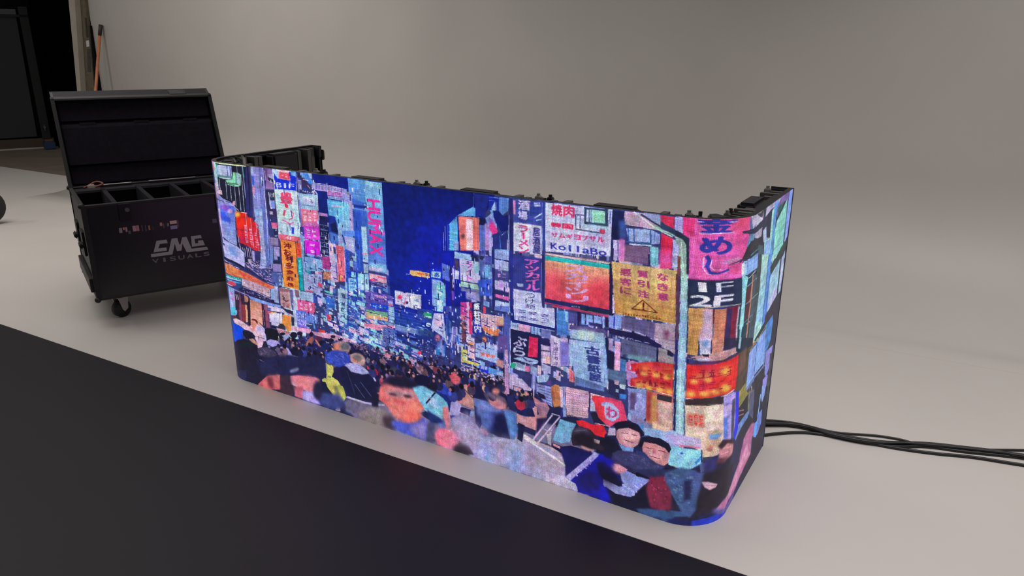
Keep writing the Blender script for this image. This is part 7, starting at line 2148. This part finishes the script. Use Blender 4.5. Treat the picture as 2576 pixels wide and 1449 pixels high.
def led_face(c0, c1, r0, r1, parent):
    nu, nz = c1-c0, r1-r0
    us = np.arange(c0, c1+1)*PIX/1000; us = np.minimum(us, TOT)
    xy = np.array([path(float(u), 0) for u in us])
    zs = np.arange(r0, r1+1)*PIX/1000
    V = np.empty((nz+1, nu+1, 3), np.float32); V[..., 0] = xy[None, :, 0]; V[..., 1] = xy[None, :, 1]; V[..., 2] = zs[:, None]
    i = np.arange(nz)[:, None]*(nu+1)+np.arange(nu)[None, :]
    Q = np.stack([i, i+1, i+nu+2, i+nu+1], -1).reshape(-1, 4)
    me = bpy.data.meshes.new('display_face')
    me.vertices.add(V.size//3); me.vertices.foreach_set('co', V.ravel())
    me.loops.add(Q.size); me.loops.foreach_set('vertex_index', Q.ravel().astype(np.int32))
    me.polygons.add(len(Q)); me.polygons.foreach_set('loop_start', np.arange(0, Q.size, 4, dtype=np.int32))
    me.update(calc_edges=True)
    a = me.attributes.new('led', 'FLOAT_COLOR', 'FACE')
    col = np.ones((nz, nu, 4), np.float32); col[..., :3] = LEDC[r0:r1, c0:c1]
    a.data.foreach_set('color', col.ravel())
    uvl = me.uv_layers.new(name='dots')
    U = np.empty((nz, nu, 4, 2), np.float32); jj = np.arange(nu)[None, :]; ii = np.arange(nz)[:, None]
    for k, (dx, dz) in enumerate(((0.001, 0.001), (.999, 0.001), (.999, .999), (0.001, .999))):
        U[:, :, k, 0] = jj+dx; U[:, :, k, 1] = ii+dz
    uvl.data.foreach_set('uv', U.ravel())
    me.materials.append(m_led); me.update()
    o = bpy.data.objects.new('display_face', me); COL.objects.link(o); o.parent = parent
    o['label'] = 'lit front showing the neon street picture'
    return o

m_frame = mat('dark_cast_aluminium', (.017, .016, .022), rough=.42, metal=.3, noise=.1, nscale=15)
m_rib = mat('grey_machined_ribs', (.10, .097, .098), rough=.4, metal=.5)
m_hub = mat('black_control_box', (.010, .009, .014), rough=.45)
m_latch = mat('bright_steel_latch', (.45, .44, .42), rough=.3, metal=.8)
m_edge = mat('black_rubber_edge', (.010, .010, .012), rough=.5)
wall = tag(empty('led_video_wall', (CX0, CY0, 0)), 'U-shaped LED video wall with rounded corners showing a crowded neon street at night', 'screen')
WINV = Matrix.Translation(-wall.location)
def wpart(name, bm, m, parent, smooth=False, label=None):
    o = obj(name, bm, m, None, smooth); o.parent = parent
    if parent is wall: o.matrix_parent_inverse = WINV
    if label: o['label'] = label
    return o
cols = [0, 192, 284]+[284+194*k for k in (1, 2, 3, 4)]
cols[-1] = 284+int(round(L_*1000/PIX)); cols += [cols[-1]+92, WL]
for ci in range(len(cols)-1):
    c0, c1 = cols[ci], cols[ci+1]; u0, u1 = c0*PIX/1000, min(c1*PIX/1000, TOT); w = u1-u0
    arc = ci in (1, len(cols)-3); nx = 10 if arc else 1
    for row in (0, 1):
        z0, z1 = row*.5, row*.5+.5
        top = z1-.002
        bm = bmesh.new()
        box(bm, u0+.0005, u1-.0005, .0006, .018, z0+.0004, z1-.0004, pf, nx)           # module plate
        box(bm, u0+.001, u0+.012, .018, .072, z0+.002, top-.004, pf); box(bm, u1-.012, u1-.001, .018, .072, z0+.002, top-.004, pf)
        box(bm, u0+.012, u1-.012, .018, .040, top-.018, top-.008, pf, nx); box(bm, u0+.012, u1-.012, .018, .040, z0+.008, z0+.018, pf, nx)
        cab = wpart('cabinet', bm, m_frame, wall)
        cab['label'] = 'curved corner cabinet' if arc else 'flat cabinet'
        led_face(c0, c1, row*192, row*192+192, cab)
        um = (u0+u1)/2
        hw = .045 if arc else .075
        bm = bmesh.new(); box(bm, um-hw, um+hw, .045, .105, z0+.03, top-.004, pf, 3 if arc else 1); bevel(bm, .010)
        wpart('control_box', bm, m_hub, cab)
        bm = bmesh.new()
        ks = (.10, .19, .28) if not arc else (.22,)
        for k in ks:
            for s in (-1, 1):
                uu = um+s*(w/2-k*w*.95 if not arc else w/2-.03)
                dd = .066 if k != .19 else .088
                box(bm, uu-.010, uu+.010, .018, dd, z0+.01, top-.006-.004*(k == .28), pf)
        wpart('rib', bm, m_rib, cab)['kind'] = 'stuff'
        for s in (-1, 1):
            uu = um+s*(w/2-.022)
            bm = bmesh.new(); box(bm, uu-.010, uu+.010, .070, .092, top-.05, top-.002, pf); bevel(bm, .003)
            cyl(bm, pf(uu, .081, top-.004), pf(uu, .081, top+.006), .006, 8)
            wpart('latch', bm, m_latch if s > 0 else m_hub, cab)
bm = bmesh.new(); box(bm, -.0, .004, .0, .075, 0, 1.0, lambda x, d, z: pf(0, d, z)if False else (path(0, d)[0]+(-sy_)*x, path(0, d)[1]+cy_*x, z)); wpart('end_cap', bm, m_edge, wall)
bm = bmesh.new(); box(bm, 0, .006, -.001, .075, 0, 1.0, lambda x, d, z: (path(TOT, d)[0]+(-sy_)*x, path(TOT, d)[1]+cy_*x, z)); wpart('end_cap', bm, m_edge, wall)
for zz in (.15, .42, .68, .93):
    bm = bmesh.new(); box(bm, .012, .028, .03, .085, zz, zz+.05, lambda x, d, z: (path(0, d)[0]+(-sy_)*(x-.012), path(0, d)[1]+cy_*(x-.012), z)); bevel(bm, .004)
    wpart('lock', bm, m_hub, wall)

# ------------------------------------------------------------------ flight case
CA = Vector((-2.263, 3.776, 0)); CW, CD, CZ0, CZ1 = .905, .68, .15, .668
case = tag(empty('flight_case', CA, math.radians(34.5)), 'open black flight case on castors with raised lid beside the video wall', 'case')
m_lam = mat('black_case_laminate', (.0075, .0065, .0105), rough=.28, spec=.5, noise=.15, nscale=12, bump=.08, bscale=180)
m_side = mat('dark_case_side', (.011, .010, .010), rough=.5, noise=.2, nscale=20)
m_ext = mat('black_edge_extrusion', (.0045, .004, .0055), rough=.55)
m_foam = mat('charcoal_foam', (.0085, .0075, .010), rough=.95, spec=.1, noise=.3, nscale=40)
bm = bmesh.new(); t_ = .012
box(bm, 0, CW, 0, t_, CZ0, CZ1); obj('front_panel', bm, m_lam, case)
bm = bmesh.new(); box(bm, 0, CW, CD-t_, CD, CZ0, CZ1); obj('back_panel', bm, m_lam, case)
bm = bmesh.new(); box(bm, 0, t_, t_, CD-t_, CZ0, CZ1); obj('side_panel', bm, m_side, case)
bm = bmesh.new(); box(bm, CW-t_, CW, t_, CD-t_, CZ0, CZ1); obj('side_panel', bm, m_side, case)
bm = bmesh.new(); box(bm, t_, CW-t_, t_, CD-t_, CZ0, CZ0+t_); obj('base_panel', bm, m_lam, case)
bm = bmesh.new(); box(bm, t_, CW-t_, t_, CD-t_, CZ0+.02, CZ0+.12); obj('foam_base', bm, m_foam, case)
for u in (.17, .36, .55, .74):
    bm = bmesh.new(); box(bm, u-.013, u+.013, t_, CD-t_, CZ0+.12, CZ1-.012); bevel(bm, .004, 1); obj('divider', bm, mat('grey_foam_divider', (.022, .021, .026), rough=.9, spec=.1, noise=.2, nscale=40), case)
e = .016
def strip(x0, x1, y0, y1, z0, z1, parent=case, m=m_ext, name='edge_extrusion'):
    bm = bmesh.new(); box(bm, x0, x1, y0, y1, z0, z1); bevel(bm, .003, 1); return obj(name, bm, m, parent)
strip(-.004, CW+.004, -.004, e, CZ1-.012, CZ1+.004); strip(-.004, CW+.004, CD-e, CD+.004, CZ1-.012, CZ1+.004)
strip(-.004, e, e, CD-e, CZ1-.012, CZ1+.004); strip(CW-e, CW+.004, e, CD-e, CZ1-.012, CZ1+.004)
strip(-.004, CW+.004, -.004, e, CZ0-.006, CZ0+.012); strip(-.004, CW+.004, CD-e, CD+.004, CZ0-.006, CZ0+.012)
strip(-.004, e, e, CD-e, CZ0-.006, CZ0+.012); strip(CW-e, CW+.004, e, CD-e, CZ0-.006, CZ0+.012)
for x in (0, CW):
    for y in (0, CD):
        strip(x-.005, x+.02 if x == 0 else x+.005, y-.005, y+.02 if y == 0 else y+.005, CZ0, CZ1) if x == 0 else strip(x-.02, x+.005, y-.005 if y == 0 else y-.02, y+.02 if y == 0 else y+.005, CZ0, CZ1)
        for z in (CZ0, CZ1):
            bm = bmesh.new(); bmesh.ops.create_icosphere(bm, subdivisions=2, radius=.017, matrix=Matrix.Translation((x, y, z))); obj('ball_corner', bm, m_ext, case, True)
# side handles, stacking rim
for y in (.16, .46):
    bm = bmesh.new(); box(bm, -.012, 0, y, y+.13, .36, .50); bevel(bm, .004); h = obj('handle_dish', bm, m_ext, case)
    bm = bmesh.new(); box(bm, -.03, -.012, y+.02, y+.11, .40, .43); bevel(bm, .006); obj('grip_bar', bm, mat('black_grip_rubber', (.006, .006, .007), rough=.6), h)
strip(-.022, 0, .04, CD-.04, .185, .265, name='wear_strip', m=m_side)
# recessed latches on the front
for x in (.20, .70):
    bm = bmesh.new(); box(bm, x-.032, x+.032, -.008, 0, .57, .665); bevel(bm, .003, 1); d = obj('latch_dish', bm, mat('black_latch_plate', (.012, .012, .016), rough=.3, metal=.4), case)
    bm = bmesh.new(); cyl(bm, (x+.01, -.010, .63), (x+.01, -.018, .63), .012, 10); obj('butterfly', bm, mat('dull_steel', (.12, .12, .13)), d)
# lid, hinged at the back and leaning backwards
LA = math.radians(24); LT, LH = .10, .59
def lf(x, s, n):          # s up along the lid, n out towards the viewer
    return (x, CD-.0-math.cos(LA)*0+math.sin(LA)*s-math.cos(LA)*n, CZ1-.01+math.cos(LA)*s-math.sin(LA)*n)
def lbox(name, x0, x1, s0, s1, n0, n1, m, bv=0, parent=case):
    bm = bmesh.new(); box(bm, x0, x1, s0, s1, n0, n1, lf)
    if bv: bevel(bm, bv, 1)
    return obj(name, bm, m, parent)
m_lidp = mat('matt_lid_laminate', (.0065, .0055, .0105), rough=.6, spec=.25, noise=.15, nscale=12)
lid = lbox('lid', 0, CW, 0, LH, -.04, -.028, m_lidp)
lbox('lid_rim', 0, .014, 0, LH, -.028, .055, m_side, parent=lid); lbox('lid_rim', CW-.014, CW, 0, LH, -.028, .055, m_side, parent=lid)
lbox('lid_rim', .014, CW-.014, LH-.014, LH, -.028, .055, m_lidp, parent=lid); lbox('lid_rim', .014, CW-.014, 0, .014, -.028, .055, m_lidp, parent=lid)
lbox('lid_edge', -.004, CW+.004, LH-.01, LH+.006, .040, .062, m_ext, .003, parent=lid)
lbox('lid_edge', -.006, .016, -.004, LH+.006, .040, .062, m_ext, .003, parent=lid); lbox('lid_edge', CW-.016, CW+.006, -.004, LH+.006, .040, .062, m_ext, .003, parent=lid)
m_foam2 = mat('lid_foam_pad', (.0098, .0082, .0140), rough=.9, spec=.12, noise=.2, nscale=30)
for i, (s0, s1, nn) in enumerate(((.02, .135, .0), (.155, .40, .03), (.42, .575, .012))):
    lbox('foam_pad', .02, CW-.02, s0, s1, -.028, nn, m_foam2, .008, parent=lid)
for k, x in enumerate((.12, .42, .71)):
    lbox('foam_notch', x, x+.09, .385, .41, -.01, .02, m_foam, .003, parent=lid)
lbox('lid_latch', .66, .76, LH+.004, LH+.012, .0, .05, m_ext, .002, parent=lid)
bm = bmesh.new(); tube(bm, [lf(.745, LH+.008, .03), lf(.745, LH+.028, .03), lf(.76, LH+.028, .03), lf(.76, LH+.008, .03)], .002, 6); obj('lid_ring', bm, mat('dull_steel', (.12, .12, .13)), lid)
for x0, x1 in ((.156, .335), (.43, .707)):
    strip(x0, x1, CD-.022, CD-.016, CZ1+.004, CZ1+.008, name='hinge_strip', m=mat('worn_bright_aluminium', (.42, .38, .40), rough=.35, metal=.4))['label'] = 'bright worn hinge edge'
# castors
for x, y in ((.115, .11), (CW-.10, .11), (.115, CD-.10), (CW-.10, CD-.10)):
    c = empty('castor', (x, y, 0), 0.5, case)
    bm = bmesh.new(); box(bm, -.045, .045, -.04, .04, CZ0-.014, CZ0-.006); cyl(bm, (0, 0, CZ0-.03), (0, 0, CZ0-.014), .028, 14)
    obj('mounting_plate', bm, m_latch, c)
    bm = bmesh.new()
    for s in (-1, 1): prism(bm, [(-.03, CZ0-.025), (.03, CZ0-.025), (.022, .05), (.0, .036), (-.012, .05)], lambda a, b, t: (a, t, b), s*.026, s*.030)
    box(bm, -.03, .03, -.030, .030, CZ0-.032, CZ0-.026); obj('fork', bm, mat('zinc_plated_steel', (.42, .41, .38), rough=.4, metal=.5), c)
    bm = bmesh.new(); cyl(bm, (0, -.021, .05), (0, .021, .05), .05, 24); bevel(bm, .004, 2); obj('wheel', bm, mat('black_castor_tyre', (.008, .008, .009), rough=.6), c, True)
# printed logo
m_logo = mat('grey_logo_print', (.30, .285, .305), rough=.5)
def flat(name, pts, m, y=-.0008, parent=case):
    bm = bmesh.new(); prism(bm, pts, lambda a, b, t: (a, t, b), y, 0.0); return obj(name, bm, m, parent)
logo = flat('logo_letter', [(.332, .437), (.385, .437), (.388, .417), (.347, .417), (.336, .393), (.378, .393), (.378, .374), (.309, .374)], m_logo)
flat('logo_letter', [(.294, .366), (.386, .366), (.411, .439), (.441, .439), (.447, .400), (.453, .400), (.467, .439), (.490, .439), (.509, .366), (.592, .366), (.598, .348), (.494, .348), (.480, .350), (.464, .403), (.454, .364), (.430, .364), (.424, .409), (.404, .348), (.294, .348)], m_logo)
flat('logo_letter', [(.514, .439), (.567, .439), (.571, .421), (.531, .421), (.532, .394), (.549, .394), (.548, .408), (.575, .408), (.583, .377), (.512, .377)], m_logo)
for i, ch in enumerate('VISUALS'):
    V, T = glyph_tris(ch); x0 = .297+i*.0455; cw = .031 if ch != 'I' else .010; x0 += 0 if ch != 'I' else .011
    bm = bmesh.new()
    for q_, (ox, oz) in enumerate(((-.0012, 0), (.0012, 0), (0, .0009), (0, -.0009))):
        vs = [bm.verts.new((x0+ox+v[0]*cw, -.0009-.00012*q_, .3125+oz+v[1]*.0225)) for v in V]
        for a, b_, c in T:
            try: bm.faces.new((vs[a], vs[b_], vs[c]))
            except ValueError: pass
    bmesh.ops.solidify(bm, geom=bm.faces[:], thickness=.0006); obj('logo_letter', bm, m_logo, case)
# small flat coloured patches along the front
def front_patch(x0, x1, z0, z1, c): o = flat('front_patch', [(x0, z0), (x1, z0), (x1, z1), (x0, z1)], mat('front_patch_'+c, lin(c), rough=.4), -.0011); return o
for s in ((.157, .172, .505, .532, '8c8490'), (.176, .185, .520, .534, 'b07868'), (.188, .197, .508, .533, 'a88088'), (.200, .212, .494, .512, '4c5458'),
          (.224, .240, .505, .536, 'b08090'), (.241, .256, .504, .536, 'a07070'), (.268, .273, .500, .534, '50485c'), (.286, .291, .498, .532, '50485c'), (.302, .311, .503, .528, '9c6040'),
          (.322, .327, .500, .520, '443038'), (.362, .374, .518, .537, 'a88078'), (.378, .384, .505, .530, '704440'), (.398, .408, .512, .530, '786870'), (.414, .449, .522, .540, 'c8a098'), (.414, .449, .492, .512, '8880a8'), (.449, .458, .500, .540, '5c3c48'),
          (.640, .665, .500, .524, '55506a')):
    front_patch(*s)
# cable ends lying in the case
t = tag(empty('coiled_lead', CA), 'orange lead with a white plug lying on the rim inside the flight case', 'cable')
t.rotation_euler = (0, 0, math.radians(34.5))
bm = bmesh.new(); tube(bm, spline([(.07, .60, .672), (.10, .58, .69), (.14, .62, .70), (.17, .59, .69), (.13, .56, .68), (.10, .60, .675)]), .006, 6)
obj('lead', bm, mat('orange_red_cable', (.20, .05, .03), rough=.5), t, True)
bm = bmesh.new(); box(bm, .085, .125, .545, .565, .672, .695); bevel(bm, .005); obj('plug', bm, mat('pale_plug', (.55, .48, .46), rough=.4), t)

# ------------------------------------------------------------------ cables trailing from the wall
m_cab = mat('black_cable_sheath', (.010, .010, .011), rough=.45)
CB = [[(.80, 2.62), (.92, 2.68), (1.042, 2.69), (1.156, 2.667), (1.286, 2.592), (1.433, 2.567), (1.513, 2.539), (1.571, 2.503), (1.672, 2.491), (1.777, 2.462), (1.949, 2.457), (2.3, 2.44)],
      [(.80, 2.60), (.93, 2.65), (1.03, 2.656), (1.146, 2.64), (1.277, 2.57), (1.41, 2.52), (1.549, 2.491), (1.696, 2.48), (1.83, 2.451), (1.918, 2.411), (2.3, 2.30)],
      [(.80, 2.50), (.90, 2.54), (1.001, 2.568), (1.111, 2.588), (1.203, 2.582), (1.337, 2.529), (1.464, 2.472), (1.594, 2.432), (1.727, 2.404), (1.877, 2.35), (2.3, 2.2)],
      [(.80, 2.58), (.93, 2.64), (1.026, 2.643), (1.159, 2.634), (1.256, 2.557), (1.399, 2.496), (1.58, 2.491), (1.716, 2.462), (1.846, 2.428), (1.899, 2.40), (2.3, 2.26)],
      [(.80, 2.59), (.93, 2.66), (1.034, 2.666), (1.193, 2.637), (1.297, 2.545), (1.454, 2.484), (1.591, 2.482), (1.721, 2.444), (1.911, 2.4), (2.3, 2.28)],
      [(.80, 2.57), (.93, 2.63), (1.034, 2.650), (1.16, 2.630), (1.27, 2.560), (1.41, 2.505), (1.53, 2.490), (1.65, 2.468), (1.80, 2.432), (1.95, 2.39), (2.3, 2.24)]]
CL = ['thin black cable on the far side, looping apart from the cable bundle', 'black power cable on the far edge of the tight cable bundle', 'black cable on the near side, set apart from the bundle beside the screen', None, None, None]
for i, pts in enumerate(CB):
    zz = [.006, .0062, .0065, .016, .0062, .016][i]; r = [.0048, .006, .006, .006, .006, .006][i]
    bm = bmesh.new(); tube(bm, spline([(x, y, zz) for x, y in pts], 6), r, 8)
    o = obj('power_cable', bm, m_cab, None, True)
    tag(o, CL[i] or 'black power cable twisted into the middle of the bundle trailing from the video wall', 'cable', 'cables trailing from the video wall')
